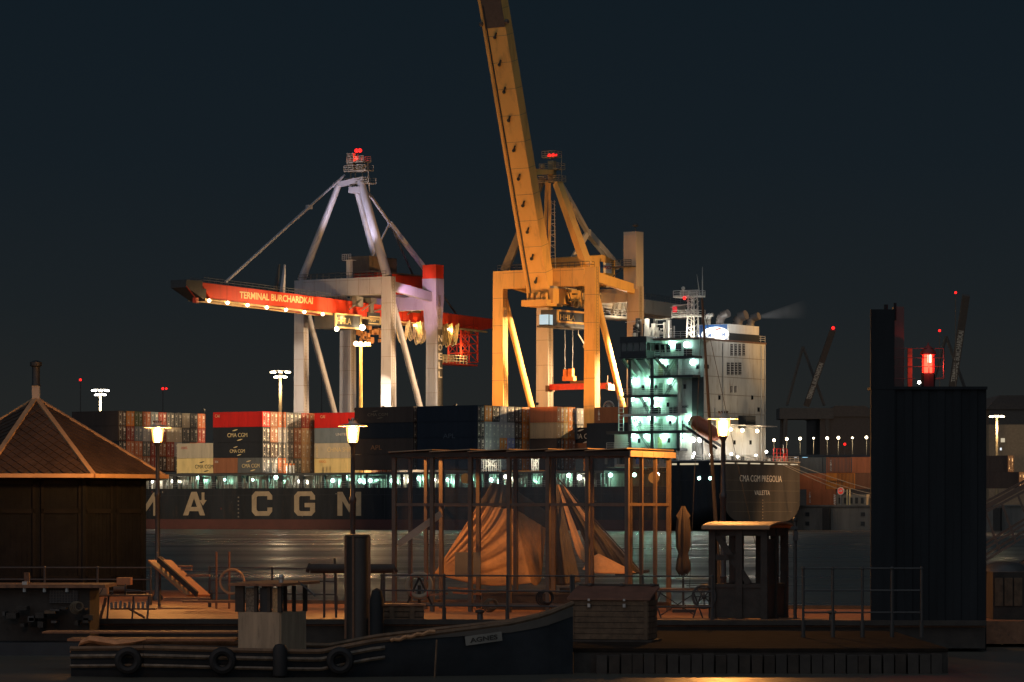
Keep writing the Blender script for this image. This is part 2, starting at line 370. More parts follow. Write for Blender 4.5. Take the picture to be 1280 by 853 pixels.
# main deck passage under the containers
HZ = 10.85
mb = MB(); mb.box((25.2, -BW + 2.4, 7.9), (178, -2.6, 10.4)); part('hatch_coaming', mb, mat('coaming_paint', (.24, .235, .21), .6, var=.35, scale=1.2, streak=True, dirt=(.06, .05, .04), dirtamt=.7), ship)
mb = MB(); mb.box((25.2, -BW + .3, 10.42), (178, -.15, HZ)); part('hatch_cover', mb, M_greydk, ship)
mb = MB(); pipes = MB(); rl = MB(); eqp = MB()
tt = 26.0
while tt < 176:
    pil = MB(); pil.box((tt, -.45, 7.9), (tt + (.9 if RN.random() < .5 else .45), -.1, 10.42)); part('passage_pillar', pil, M_dark, ship); tt += RN.choice((3.2, 5.1, 6.6))
tt = 25.6
while tt < 176:
    pipes.tube((tt, -2.45, 7.9), (tt, -2.45, 10.4), RN.uniform(.04, .12), 5)
    if RN.random() < .6:
        h_ = RN.uniform(.5, 2.2); eqp.box((tt, -1.6, 7.9), (tt + RN.uniform(.2, 1.1), -1.2, 7.9 + h_))
    if RN.random() < .4: eqp.box((tt, -1.0, 10.1 - RN.uniform(.1, .6)), (tt + RN.uniform(.8, 2.6), -.9, 10.3))
    if RN.random() < .35: pipes.tube((tt, -1.0, 7.9), (tt + RN.uniform(-1, 1), -1.0, 10.3), .05, 4)
    if RN.random() < .3: eqp.tube((tt, -.9, 7.9), (tt, -.9, 8.7), .28, 8)
    tt += RN.uniform(.35, 1.0)
for zz in (8.35, 8.75, 9.1): rl.box((25.2, -.12, zz), (178, -.07, zz + .05))
tt = 25.2
while tt < 178: rl.box((tt, -.12, 7.9), (tt + .06, -.06, 9.1)); tt += 1.6
part('pipe', pipes, M_white, ship, kind='stuff'); part('deck_equipment', eqp, mat('deck_gear', (.16, .17, .15), .5), ship, kind='stuff')
part('deck_rail', rl, M_grey, ship)
DL = [(190, 602, 1, 'w'), (216, 602, 1, 'w'), (248, 593, 1.2, 't'), (281, 600, .3, 't'), (316, 600, .4, 't'), (345, 594, 1.6, 't'), (375, 602, 1.6, 'w'), (416, 601, 1.4, 't'), (432, 594, 1, 't'), (450, 601, 1.4, 't'), (463, 601, 1.2, 't'),
      (490, 601, 1.3, 't'), (503, 598, 1.2, 'w'), (523, 598, 1.6, 't'), (543, 600, .9, 'w'), (559, 600, 1.2, 't'), (583, 600, 1.5, 't'), (614, 600, 1.4, 't'), (632, 596, 1, 'w'), (662, 601, 1.2, 't'), (680, 596, 1.2, 't'), (711, 591, 1.6, 't'), (724, 597, 2.2, 'w'), (763, 592, 1.4, 't'), (793, 592, 1.4, 't'), (822, 592, 1.4, 'w')]
for i, (u, v, s_, c_) in enumerate(DL):
    w_ = .7; t = T(u, w_); z = min(max(Z(v, t, w_), 8.6), 10.05)
    mb = MB(); mb.ball((t, -w_, z), .20 + .12*s_, 8); part('deck_lamp', mb, G_teal if c_ == 't' else G_white, ship)
    light(SHIP, (t - .2, -2.15, z - .35), 170 * s_, TEAL if c_ == 't' else (1, .88, .66), .2, parent=ship)
# lit lashing bridge clutter between the stacks
for u0, u1, w0 in ((332, 346, 3), (600, 626, 2.0), (664, 673, 2), (495, 512, 2)):
    mb = MB(); t0, t1 = T(u1, w0), T(u0, w0)
    if u0 == 332: t0, t1 = t0 + .5, t1
    tt = t0
    while tt < t1:
        mb.box((tt, -w0 - .2, HZ), (tt + .12, -w0, HZ + RN.uniform(1.4, 3.2))); tt += RN.uniform(.35, .7)
    for zz in (HZ + 1.1, HZ + 2.0): mb.box((t0, -w0 - .1, zz), (t1, -w0 - .02, zz + .07))
    mb.tube((t0, -w0, HZ), (t1, -w0, HZ + 3), .07, 4); mb.tube((t1, -w0, HZ), (t0 - 1, -w0, HZ + 3.4), .07, 4)
    part('lashing_bridge', mb, M_white, ship)
    light(SHIP, ((t0+t1)/2, -w0 + 1.2, HZ + 1.5), 220, (1, .9, .7), .2, parent=ship)
mb = MB(); red_ = MB()
for u in (359, 363.5, 367.5):
    t = T(u, 4); mb.tube((t, -4, HZ), (t, -4, HZ + 1.55), .22, 8); red_.tube((t, -4, HZ + 1.55), (t, -4, HZ + 1.9), .23, 8)
part('vent_post', mb, M_white, ship); part('vent_cap', red_, M_orange, ship)
# deck lamps on the hatch level open area
light(SHIP, (T(352, 3), -3, HZ + 1.2), 200, (1, .9, .7), .2, parent=ship)

# ---------------------------------------------------------------- deckhouse
WC0, WC1, TA = 2.64, 24.66, 5.7
TF = 21.7
Zf = [12.5, 14.7, 17.85, 21.0, 24.3, 27.7, 31.1, 34.1]
mb = MB(); mb.box((TA, -WC1, 11.5), (TF, -WC0, 34.1)); house = part('deckhouse', mb, M_house, ship)
mb = MB(); mb.box((TF, -WC1, 11.5), (24.6, -WC0, 17.85)); part('forward_block', mb, M_house, ship)
# slabs: (floor z, t0, t1, w0)
def slab(z, t0, t1, w0=-.0, th=.38, m=None, w1=WC0): 
    mb = MB(); mb.box((t0, -w1 + .003, z - th), (t1, -w0, z)); return part('gallery_floor', mb, m or M_dark, ship)
slab(14.75, T(850), 25.2, th=.45)
slab(17.95, T(857), T(758), th=.5)
slab(21.0, T(850), T(779), th=.45, m=M_white)
slab(24.4, T(840, .5), T(779), th=.45)
slab(27.8, T(866, 0), T(811), th=.45)
slab(31.2, T(868), T(779), th=.45)
mb = MB(); mb.box((T(877, 0), -WC0 - 2, 34.1), (T(817), .2, 34.45)); mb.box((TA - .1, -WC1 - .1, 34.1), (TF + .1, -WC0 - 1.9, 34.42)); part('roof_slab', mb, mat('roof_brown', (.12, .07, .05), .6), ship)
# gallery pillars
mb = MB()
for u, z0, z1 in ((787, 14.75, 31), (815, 14.75, 31), (848, 14.75, 17.6), (758, 12.0, 14.4), (773, 12, 14.4), (801, 12, 14.4), (822, 12, 14.4), (844, 12, 14.4)):
    t = T(u, .2); mb = MB(); mb.box((t - .3, -.45, z0), (t + .3, -.1, z1)); part('gallery_pillar', mb, mat('pillar_paint', (.08, .09, .085), .5), ship)
# end wall / bulkheads crossing the galleries
mb = MB(); mb.box((T(842, 0) - .1, -WC0, 14.75), (T(842, 0) + .1, -1.5, 31)); part('bulkhead', mb, M_house, ship)
# rails
rl = MB()
def rail(mbx, p, q, h=1.1, n=None, r=.035, mids=2):
    p = Vector(p); q = Vector(q); L = (q-p).length; n = n or max(1, int(L/1.5)); up = Vector((0, 0, 1))
    for i in range(n+1): c = p.lerp(q, i/n); mbx.tube(c, c + up*h, r, 4)
    for j in range(mids+1): zz = h*(j+1)/(mids+1); mbx.tube(p + up*zz, q + up*zz, r, 4)
for z, u0, u1 in ((14.75, 758, 786), (17.95, 787, 857), (21.0, 787, 850), (24.4, 780, 840), (27.8, 820, 866), (31.2, 818, 868)):
    rail(rl, (T(u1), -.08, z), (T(u0), -.08, z), r=.04)
rail(rl, (T(820), -.2, 34.45), (T(870), -.2, 34.45)); rail(rl, (TA, -WC1+.2, 34.45), (TA, -WC0-9, 34.45))
part('gallery_rail', rl, M_white, ship, kind='stuff')
# stacked ladder cages at the forward edge
mb = MB()
for zz in (21.0, 24.4):
    t = T(778, 0)
    for i in range(5): mb.box((t, -.5, zz - 3.1 + i*.7), (t + 1.1, -.35, zz - 3.0 + i*.7))
    mb.box((t, -.5, zz - 3.2), (t + .1, -.35, zz)); mb.box((t + 1.0, -.5, zz - 3.2), (t + 1.1, -.35, zz))
part('ladder_cage', mb, M_white, ship)
# stairs
for z0, u0, u1 in ((14.75, 812, 797), (17.95, 800, 790), (21.0, 812, 800), (24.4, 832, 846), (27.8, 831, 845), (12.0, 812, 803)):
    mb = MB(); ta, tb = T(u0, 1), T(u1, 1)
    for yy in (-.75, -1.55): mb.beam((ta, yy, z0), (tb, yy, z0 + 3.1), .08, .22); mb.tube((ta, yy, z0 + 1), (tb, yy, z0 + 4), .03, 4)
    for i in range(10): c = (i+.5)/10; mb.box((ta + (tb-ta)*c - .12, -1.55, z0 + 3.1*c - .02), (ta + (tb-ta)*c + .12, -.75, z0 + 3.1*c + .02))
    part('stair', mb, mat('stair_steel', (.22, .25, .22), .5), ship)
# doors and windows on the port wall
for z0, u, c_ in ((27.8, 826, 'b'), (14.75, 825, 'y'), (14.75, 850, 'g'), (17.95, 826, 'g'), (17.95, 848, 'g'), (24.4, 826, 'g'), (12.0, 778, 'g'), (12.0, 833, 'g'), (21.0, 822, 'y')):
    t = T(u, WC0); mb = MB(); mb.box((t - .45, -WC0 + .002, z0 + .15), (t + .45, -WC0 + .06, z0 + 2.15)); d_ = part('door', mb, mat('door_' + c_, {'y': (.42, .38, .16), 'b': (.35, .28, .16), 'g': (.20, .24, .19)}[c_], .5), ship)
    mb = MB(); mb.box((t + .25, -WC0 + .06, z0 + 1.1), (t + .35, -WC0 + .12, z0 + 1.3)); part('handle', mb, M_dark, d_)
for z0, us in ((28.9, (835, 848, 872)), (25.4, (804, 820, 838, 856)), (22.2, (806, 835)), (18.9, (800, 838, 852, 862)), (15.8, (799, 836, 866)), (12.9, (785, 795, 829))):
    for u in us:
        t = T(u, WC0); mb = MB(); mb.box((t - .28, -WC0 + .002, z0), (t + .28, -WC0 + .05, z0 + .85)); f_ = part('window', mb, M_dark, ship)
        mb = MB(); mb.box((t - .2, -WC0 + .05, z0 + .08), (t + .2, -WC0 + .07, z0 + .77)); part('pane', mb, M_glassd, f_)
# bridge deck windows (slanted row) and wing
for i, u in enumerate((822, 829, 836)):
    t = T(u, WC0); mb = MB(); mb.prism([(t-.38, -WC0 + .003, 32.0), (t + .38, -WC0 + .003, 32.0), (t + .5, -WC0 + .003, 33.5), (t - .26, -WC0 + .003, 33.5)], (0, .06, 0)); part('bridge_window', mb, M_glassd, ship)
t = T(848, WC0); mb = MB(); mb.box((t-.6, -WC0 + .003, 32.2), (t + .6, -WC0 + .06, 33.6)); part('bridge_window', mb, M_glassd, ship)
wt0, wt1, ww = 14.9, 20.3, -2.1
mb = MB(); mb.box((wt0, -WC0 + .003, 31.2), (wt1, -ww, 32.2)); mb.box((wt0 - .1, -WC0 + .003, 33.7), (wt1 + .1, -ww + .1, 34.8)); mb.box((wt0 - .2, -WC0 + .01, 30.9), (wt1 + .2, -ww + .15, 31.18))
for c in (wt0, wt0 + 1.35, wt0 + 2.7, wt0 + 4.05, wt1 - .15): mb.box((c, -ww - .2, 32.2), (c + .15, -ww, 33.7))
for c in (-ww - 1.5, -ww - 3): mb.box((wt0, c - .1, 32.2), (wt0 + .15, c + .1, 33.7))
wing = part('bridge_wing', mb, M_dark, ship)
for i in range(4): mb = MB(); mb.box((wt0 + .15 + 1.35*i, -ww - .12, 32.2), (wt0 + 1.3 + 1.35*i, -ww - .08, 33.7)); part('wing_window', mb, mat('wing_glass', (.10, .10, .09), .15), wing)
mb = MB()
for c in (wt0 + .5, wt0 + 2.8, wt1 - .3):
    mb.beam((c, -ww - .2, 30.8), (c, -WC0 - .0, 27.6), .5, .35, up=(1, 0, 0)); 
mb.beam((wt0 - 1.2, -ww - 1.5, 30.8), (wt0 - 2.2, -WC0 - .0, 27.8), .5, .35, up=(1, 0, 0))
part('wing_bracket', mb, mat('bracket_paint', (.24, .30, .24), .5), ship)
# dark strip painted as the shade of a port wall recess, and equipment
mb = MB(); mb.box((T(879.5, WC0), -WC0 + .002, 12.5), (T(865, WC0), -WC0 + .03, 27.5)); part('wall_shade_strip', mb, M_greydk, ship)
mb = MB(); mb.tube((T(860, 1), -1, 31.2), (T(860, 1), -1, 32.5), .8, 10); mb.box((T(843, 1.5)-.7, -1.8, 21), (T(843, 1.5)+.7, -.9, 22.2)); mb.box((T(822, 1.5)-.5, -1.8, 21), (T(822, 1.5)+.5, -.9, 22.2)); mb.box((T(788, 1.5), -1.6, 12.0), (T(782, 1.5)+1, -.9, 13.1)); part('deck_locker', mb, mat('locker_paint', (.03, .035, .035), .5), ship)
mb = MB(); mb.lathe((T(799, .9), -.9, 12.0), [(.65, 0), (.6, 1.0), (.35, 1.7), (.05, 1.9)], 8); part('tarpaulin_bundle', mb, mat('blue_tarp', (.02, .16, .42), .6), ship)
mb = MB(); mb.box((T(837, WC0)-.25, -WC0+.06, 12.9), (T(837, WC0)+.25, -WC0+.2, 14.0)); part('fire_locker', mb, M_redp, ship)
text_ = text_mb('NO SMOKING', (T(842.5, WC0), -WC0 + .005, 22.0), (-1, 0, 0), (0, 0, 1), 3.0, .42, bold=0.02, th=.03); part('wall_lettering', text_, M_dark, ship)
# gallery lamps
HL = [(790, 545, 1.2), (806, 546, .8), (828, 546, 1.2), (851, 545, 1.2), (866, 550, 2.0), (875, 550, 2.0),
      (792, 522, 1.3), (812, 523, .9), (836, 523, 1.2), (859, 524, 1.2), (790, 499, 1.8), (806, 499, 1.6), (820, 498, 1.6),
      (792, 477, 1.3), (809, 477, 1.3), (837, 477, 1.2), (827, 452, 1.5), (866, 453, 2.6), (838, 429, 1.0), (858, 431, 2.6), (818, 509, 1.2), (795, 530, 1.3)]
for (u, v, s_) in HL:
    w_ = 1.9; t = T(u, w_); z = Z(v, t, w_)
    mb = MB(); mb.ball((t, -w_, z), .22 + .13*s_, 8); part('gallery_lamp', mb, G_teal if u < 862 or v < 500 else G_white, ship)
    light(SHIP, (t, -2.1, z - .1), 1050 * s_, TEAL if (u < 862 or v < 500) else (1, .95, .85), .3, parent=ship)
# aft wall fittings
def aft(u0, u1, v0, v1, off=.0, th=.05):
    w0, w1 = Wd(u0, TA), Wd(u1, TA); wm_ = (w0 + w1)/2
    return (TA - off - th, -w0, Z(v0, TA, wm_)), (TA - off, -w1, Z(v1, TA, wm_))
for rows_ in ([(913, 916), (918, 921), (923, 926), (928, 931)], 430.5, 445), ([(908.5, 912), (913.5, 917), (918.5, 921.5), (923, 926.5)], 453.5, 469), ([(913, 915.5), (918, 920.5)], 483, 491):
    for u0, u1 in rows_[0]:
        mb = MB(); mb.box(*aft(u0, u1, rows_[1], rows_[2], .002)); lv = part('louvre', mb, M_dark, ship)
        mb = MB()
        for j in range(5):
            vv = rows_[1] + (rows_[2]-rows_[1])*(j+.5)/5; mb.box(*aft(u0+.3, u1-.3, vv, vv + 1.0, .055, .05))
        part('louvre_blade', mb, M_grey, lv)
mb = MB()
for vv in (447, 472, 494, 517): mb.box(*aft(880.3, 956, vv, vv + .7, .002, .03))
part('wall_seam', mb, mat('seam_brown', (.22, .19, .15), .6), ship)
mb = MB(); mb.box(*aft(923, 935, 520, 536, .0, 1.6)); part('vent_box', mb, M_dark, ship); mb = MB(); mb.box(*aft(880.3, 886, 456, 461, .002)); part('hatch', mb, M_dark, ship)
mb = MB(); mb.box((TA - 2.3, -Wd(958, TA) , Z(533.5, TA, 20)), (TA, -Wd(895, TA), Z(532.5, TA, 20))); part('lamp_gantry', mb, M_grey, ship)
for u, v, c_, s_ in ((913, 537, 'w', 1.2), (928, 538, 'w', 1.6), (946.5, 539, 'w', 1.8)):
    w_ = Wd(u, TA-2); z = Z(v, TA-2, w_)
    mb = MB(); mb.ball((TA-2, -w_, z), .34, 8); part('wall_lamp', mb, G_warm, ship)
    light(SHIP, (TA-2.8, -w_, z + .2), 230*s_, WARM, .3, parent=ship)
rl = MB(); rail(rl, (TA - .3, -WC0 - .3, 12.5), (TA - .3, -WC1 + .3, 12.5), 1.1, r=.04); part('aft_rail', rl, M_white, ship, kind='stuff')
for u in (886, 893, 903, 951, 955.5):
    w_ = Wd(u, TA); mb = MB(); mb.tube((TA - .14, -w_, 12.5), (TA - .14, -w_, 33.8 if u > 900 else 22), .09, 6); part('wall_pipe', mb, M_house, ship)
for u, v in ((899, 500), (903, 520), (940, 500), (948, 515), (893, 545), (918, 556), (938, 556)):
    w_ = Wd(u, TA); z = Z(v, TA, w_); mb = MB(); mb.box((TA - .08, -w_ - .35, z), (TA - .003, -w_ + .35, z + .8)); f_ = part('window', mb, M_dark, ship); mb = MB(); mb.box((TA - .1, -w_ - .25, z + .1), (TA - .081, -w_ + .25, z + .7)); part('pane', mb, M_glassd, f_)
# funnel block
fw0, fw1 = 11.3, 22.2
mb = MB(); mb.box((TA, -fw1, 34.42), (12.4, -fw0, 37.3)); fun = part('funnel', mb, M_white, ship)
mb = MB(); mb.box((TA + .3, -fw0 + .002, 34.5), (12.3, -fw0 + .05, 37.25)); part('blue_panel', mb, M_blue, fun)
mb = MB(); cx_, cz_ = (TA + 12.3)/2 - .5, 35.5
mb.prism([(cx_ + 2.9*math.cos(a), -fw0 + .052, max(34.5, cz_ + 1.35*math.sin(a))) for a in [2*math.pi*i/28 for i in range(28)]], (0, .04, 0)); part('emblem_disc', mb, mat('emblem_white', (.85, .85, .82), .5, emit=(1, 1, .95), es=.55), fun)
part('emblem_lettering', text_mb('CMA CGM', (cx_ + 2.1, -fw0 + .095, 35.0), (-1, 0, 0), (0, 0, 1), 4.2, .8, bold=.02), M_blue, fun)
mb = MB(); mb.prism([(cx_ + .3, -fw0 + .096, 36.3), (cx_ - 1.0, -fw0 + .096, 36.65), (cx_ - 1.5, -fw0 + .096, 36.45), (cx_ - .2, -fw0 + .096, 36.2)], (0, .03, 0)); part('emblem_swoosh', mb, M_redp, fun)
mb = MB(); mb.box((TA - .06, -fw1 - .0, 34.42), (TA - .003, -fw0, 35.7)); part('dark_band', mb, M_dark, fun)
light(SHIP, (cx_, -fw0 + 3.0, 34.9), 900, (1, 1, .95), .3, parent=ship)
mb = MB()
for u, h_ in ((882, 1.9), (886, 1.6)):
    t = T(u, 13); mb.path([(t, -13, 37.3), (t, -13, 38.4), (t - .3, -13, 39.0), (t - .9, -13, 39.2)], .35, 8)
part('vent_pipe', mb, M_white, fun)
mb = MB()
for u, r_, l_ in ((900, .75, 2.3), (922, .9, 2.6), (938, .7, 2.4)):
    w_ = Wd(u, 8); mb = MB(); mb.path([(8, -w_, 37.3), (8, -w_, 38.0), (7.6, -w_, 38.9), (6.2, -w_, 39.3)], r_, 10); part('exhaust_pipe', mb, mat('exhaust_steel', (.10, .09, .085), .5), fun)
# monkey island clutter
mb = MB(); dk = MB()
for i in range(34):
    u = RN.uniform(790, 842); w_ = RN.uniform(3, 9); t = T(u, w_); h_ = RN.uniform(.8, 4.2)
    (mb if RN.random() < .6 else dk).box((t, -w_, 34.42), (t + RN.uniform(.1, .8), -w_ - .5, 34.42 + h_))
for i in range(22):
    u = RN.uniform(790, 842); w_ = RN.uniform(3, 9); t = T(u, w_); z_ = RN.uniform(35, 38.4); mb.box((t, -w_, z_), (t + RN.uniform(.8, 3), -w_ - .1, z_ + .09))
part('roof_equipment', mb, M_white, ship, kind='stuff'); part('dark_roof_equipment', dk, M_greydk, ship, kind='stuff')
light(SHIP, (T(815, 3), -2.0, 38.6), 700, (1, .9, .7), .2, parent=ship); light(SHIP, (T(862, 4), -2.6, 35.6), 900, (1, .9, .72), .2, parent=ship)
mb = MB(); t = T(796, 2.5); mb.tube((t, -2.5, 34.4), (t, -2.5, 36.5), .06, 5); mb.ball((t, -2.5, 36.9), .55, 10); part('satellite_dome', mb, M_greydk, ship)
mast = MB(); tm = T(866, 5); wmst = 5.0
for dt in (-.8, .8):
    for dw in (-.8, .8): mast.tube((tm + dt, -wmst + dw, 34.4), (tm + dt*.7, -wmst + dw*.7, 42.4), .14, 5)
for i in range(8):
    z0 = 34.6 + i*.95
    mast.tube((tm - .8, -wmst + .8, z0), (tm + .8, -wmst + .8, z0 + .95), .07, 4); mast.tube((tm - .8, -wmst + .8, z0), (tm + .8, -wmst + .8, z0), .07, 4)
    mast.tube((tm - .8, -wmst - .8, z0 + .95), (tm - .8, -wmst + .8, z0), .07, 4)
for z0, ta, tb in ((38.4, T(877, 5), T(844, 5)), (41.9, T(877, 5), T(846, 5))):
    mast.box((ta, -wmst - 1.2, z0), (tb, -wmst + 1.2, z0 + .22)); rail(mast, (ta, -wmst + 1.2, z0), (tb, -wmst + 1.2, z0), 1.2, r=.05)
    rail(mast, (ta, -wmst - 1.2, z0), (tb, -wmst - 1.2, z0), 1.2, r=.05)
mast.tube((T(841, 5), -wmst, 40.5), (T(866, 5), -wmst, 40.7), .12, 5); mast.tube((T(838, 5), -wmst, 40.3), (T(866, 5), -wmst, 38.6), .1, 5)
mast.tube((T(875, 5), -wmst, 42), (T(871, 5), -wmst, 46), .1, 5, r2=.03); mast.tube((T(878, 5), -wmst, 42), (T(878, 5), -wmst, 47.3), .14, 5, r2=.03)
mast.ball((T(854, 5), -wmst, 43.6), .35, 8); mast.tube((T(854, 5), -wmst, 42), (T(854, 5), -wmst, 43.5), .12, 5)
rmast = part('radar_mast', mast, M_white, ship)
mb = MB(); t = T(847, 5); mb.box((t - .45, -wmst + .9, 39.2), (t + .45, -wmst + 1.0, 40.3)); part('red_flag', mb, glow('flag_red', (.8, .01, .02), .7), rmast)
mb = MB(); mb.ball((T(861, 5), -wmst + 1.5, 41.7), .3, 8); part('mast_light', mb, G_red, rmast)
# slanted tall jib pole aft
# lifeboat on its launching ramp (free fall)
mb = MB(); bw = 1.5
ax0 = Vector((T(900, 1.4), -1.4, Z(561, 3, 1.4))); ax1 = Vector((T(857, 1.4), -1.4, Z(531, 9, 1.4)))
for yy in (1.0, -1.6): mb.beam(ax0 + Vector((0, yy, 0)), ax1 + Vector((0, yy, 0)), .16, .45)
mb.beam(ax1 + Vector((0, 1.0, 0)), ax1 + Vector((0, 1.0, -2.6)), .2, .2); mb.beam(ax0.lerp(ax1, .45) + Vector((0, 1.0, 0)), ax0.lerp(ax1, .45) + Vector((-.3, 1.0, -3)), .2, .2)
part('lifeboat_ramp', mb, M_dark, ship)
mb = MB(); d_ = (ax1 - ax0).normalized(); nrm = Vector((d_.z, 0, -d_.x)) * (-1 if d_.z > 0 and -d_.x < 0 else 1)
if nrm.z < 0: nrm = -nrm
prof = [(0, .15), (.08, .7), (.25, 1.1), (.6, 1.25), (.85, 1.15), (1, .6)]
rings = []
for s_, r_ in prof:
    c = ax0.lerp(ax1, .12 + .82*s_) + nrm*1.45; rings.append([c + nrm*(r_*1.15*math.sin(a)) + Vector((0, 1, 0))*(r_*math.cos(a)) for a in [2*math.pi*i/10 for i in range(10)]])
for a_, b_ in zip(rings, rings[1:]): mb.add(a_ + b_, [(i, (i+1) % 10, 10+(i+1) % 10, 10+i) for i in range(10)])
mb.add(rings[0], [tuple(range(10))]); mb.add(rings[-1], [tuple(range(10))])
part('lifeboat', mb, mat('lifeboat_orange', (.28, .07, .025), .5), ship)
# poop deck gear
mb = MB(); dk = MB()
for i in range(26):
    u = RN.uniform(888, 992); t_ = RN.uniform(.8, 4.5); w_ = min(max(Wd(u, t_), 1), 26); h_ = RN.uniform(.9, 2.2)
    (mb if RN.random() < .55 else dk).box((t_, -w_, 11.5), (t_ + RN.uniform(.2, .8), -w_ - RN.uniform(.15, .7), 11.5 + h_))
for w_ in (6, 12, 18, 23): dk.tube((2.4, -w_, 12.1), (2.4, -w_ - 1.6, 12.1), .6, 10)
part('mooring_gear', mb, M_white, ship, kind='stuff'); part('winch', dk, M_greydk, ship, kind='stuff')
rl = MB(); rail(rl, (.1, -.3, 12.55), (.1, -BW + .3, 12.55), .9, r=.03); rail(rl, (.1, -.15, 12.55), (11, -.15, 12.55), .9, r=.03); part('stern_rail', rl, M_white, ship)
for u, v in ((868, 567), (888, 569), (903, 568), (914, 568), (922, 571), (945, 570), (958, 565), (866, 571)):
    w_ = Wd(u, 3) if u > 905 else 1.2; t_ = 3 if u > 905 else T(u, 1.2); z = max(Z(v, t_, w_), 12.3)
    mb = MB(); mb.ball((t_, -w_, z), .26, 8); part('poop_lamp', mb, G_white, ship)
    light(SHIP, (t_ - .3, -w_ + .2, z + .5), 200, (1, .93, .8), .2, parent=ship)
mb = MB(); w0, w1 = Wd(967, 1.5), Wd(984, 1.5)
for i in range(5): ww_ = w0 + (w1-w0)*i/4; mb.tube((1.5, -ww_, 11.5), (1.5, -ww_, 14.9), .07, 4)
for zz in (12.4, 13.3, 14.1, 14.9): mb.tube((1.5, -w0, zz), (1.5, -w1, zz), .06, 4)
part('red_gangway_frame', mb, M_redp, ship)
mb = MB(); ww_ = Wd(980, 1); mb.tube((1, -ww_, 11.5), (1, -ww_ + .3, 15.6), .16, 6, r2=.05); part('ensign_staff', mb, M_white, ship)
mb = MB(); ww_ = Wd(980.5, .9); mb.box((.85, -ww_ - .35, 12.0), (.95, -ww_ + .35, 14.0)); part('ensign', mb, M_redp, ship)
light(SHIP, (-1.0, -20, 13.6), 60, (1, .5, .3), .2, parent=ship)
# mooring lines to the quay
for k_, (wa, tb) in enumerate(((20, -22), (21, -28), (25, -34))):
    a_ = Vector((-.2, -wa, 12.1)); b_ = Vector((tb, -31.0, QZ + .4)); pts = [a_.lerp(b_, i/10) + Vector((0, 0, -1.6*math.sin(math.pi*i/10))) for i in range(11)]
    mb = MB(); mb.path(pts, .045, 4); solo('mooring_line', mb, mat('rope', (.4, .34, .25), .8), ['upper pale rope from the ship stern rail to the quay', 'middle pale rope from the ship stern rail to the quay', 'lowest and longest pale rope from the ship stern to the quay'][k_], 'rope', SHIP, group='mooring lines at the stern')
# ================================================================ CONTAINERS
CC = {
 'red': ((.62, .02, .016), 'bright red'), 'dred': ((0.34, 0.06, 0.04), 'dark red'), 'black': ((.022, .025, .032), 'black'), 'navy': ((.018, .024, .036), 'navy blue'),
 'dbrown': ((0.075, 0.05, 0.04), 'dark brown'), 'brown': ((0.3, 0.12, 0.06), 'brown'), 'rust': ((0.55, 0.17, 0.07), 'rust orange'), 'orange': ((0.8, 0.27, 0.05), 'orange'),
 'amber': ((0.82, 0.45, 0.1), 'amber'), 'grey': ((0.4, 0.4, 0.42), 'grey'), 'dgrey': ((0.12, 0.125, 0.125), 'dark grey'), 'green': ((0.12, 0.14, 0.06), 'dark green'),
 'tan': ((0.55, 0.36, 0.2), 'tan'), 'beige': ((0.55, 0.48, 0.36), 'beige'), 'yellow': ((.85, .66, .30), 'pale yellow'), 'white': ((.55, .50, .42), 'off white'), 'blue': ((0.28, 0.3, 0.58), 'violet blue'),
 'gblue': ((0.18, 0.22, 0.25), 'grey blue')}
def cmat(c): 
    m = mat('container_' + c, CC[c][0], .65, var=.16, scale=.5, spec=.2, streak=True, dirt=tuple(x*.45 + .01 for x in CC[c][0]), dirtamt=.55)
    return m
CM = {}
CH = 2.93
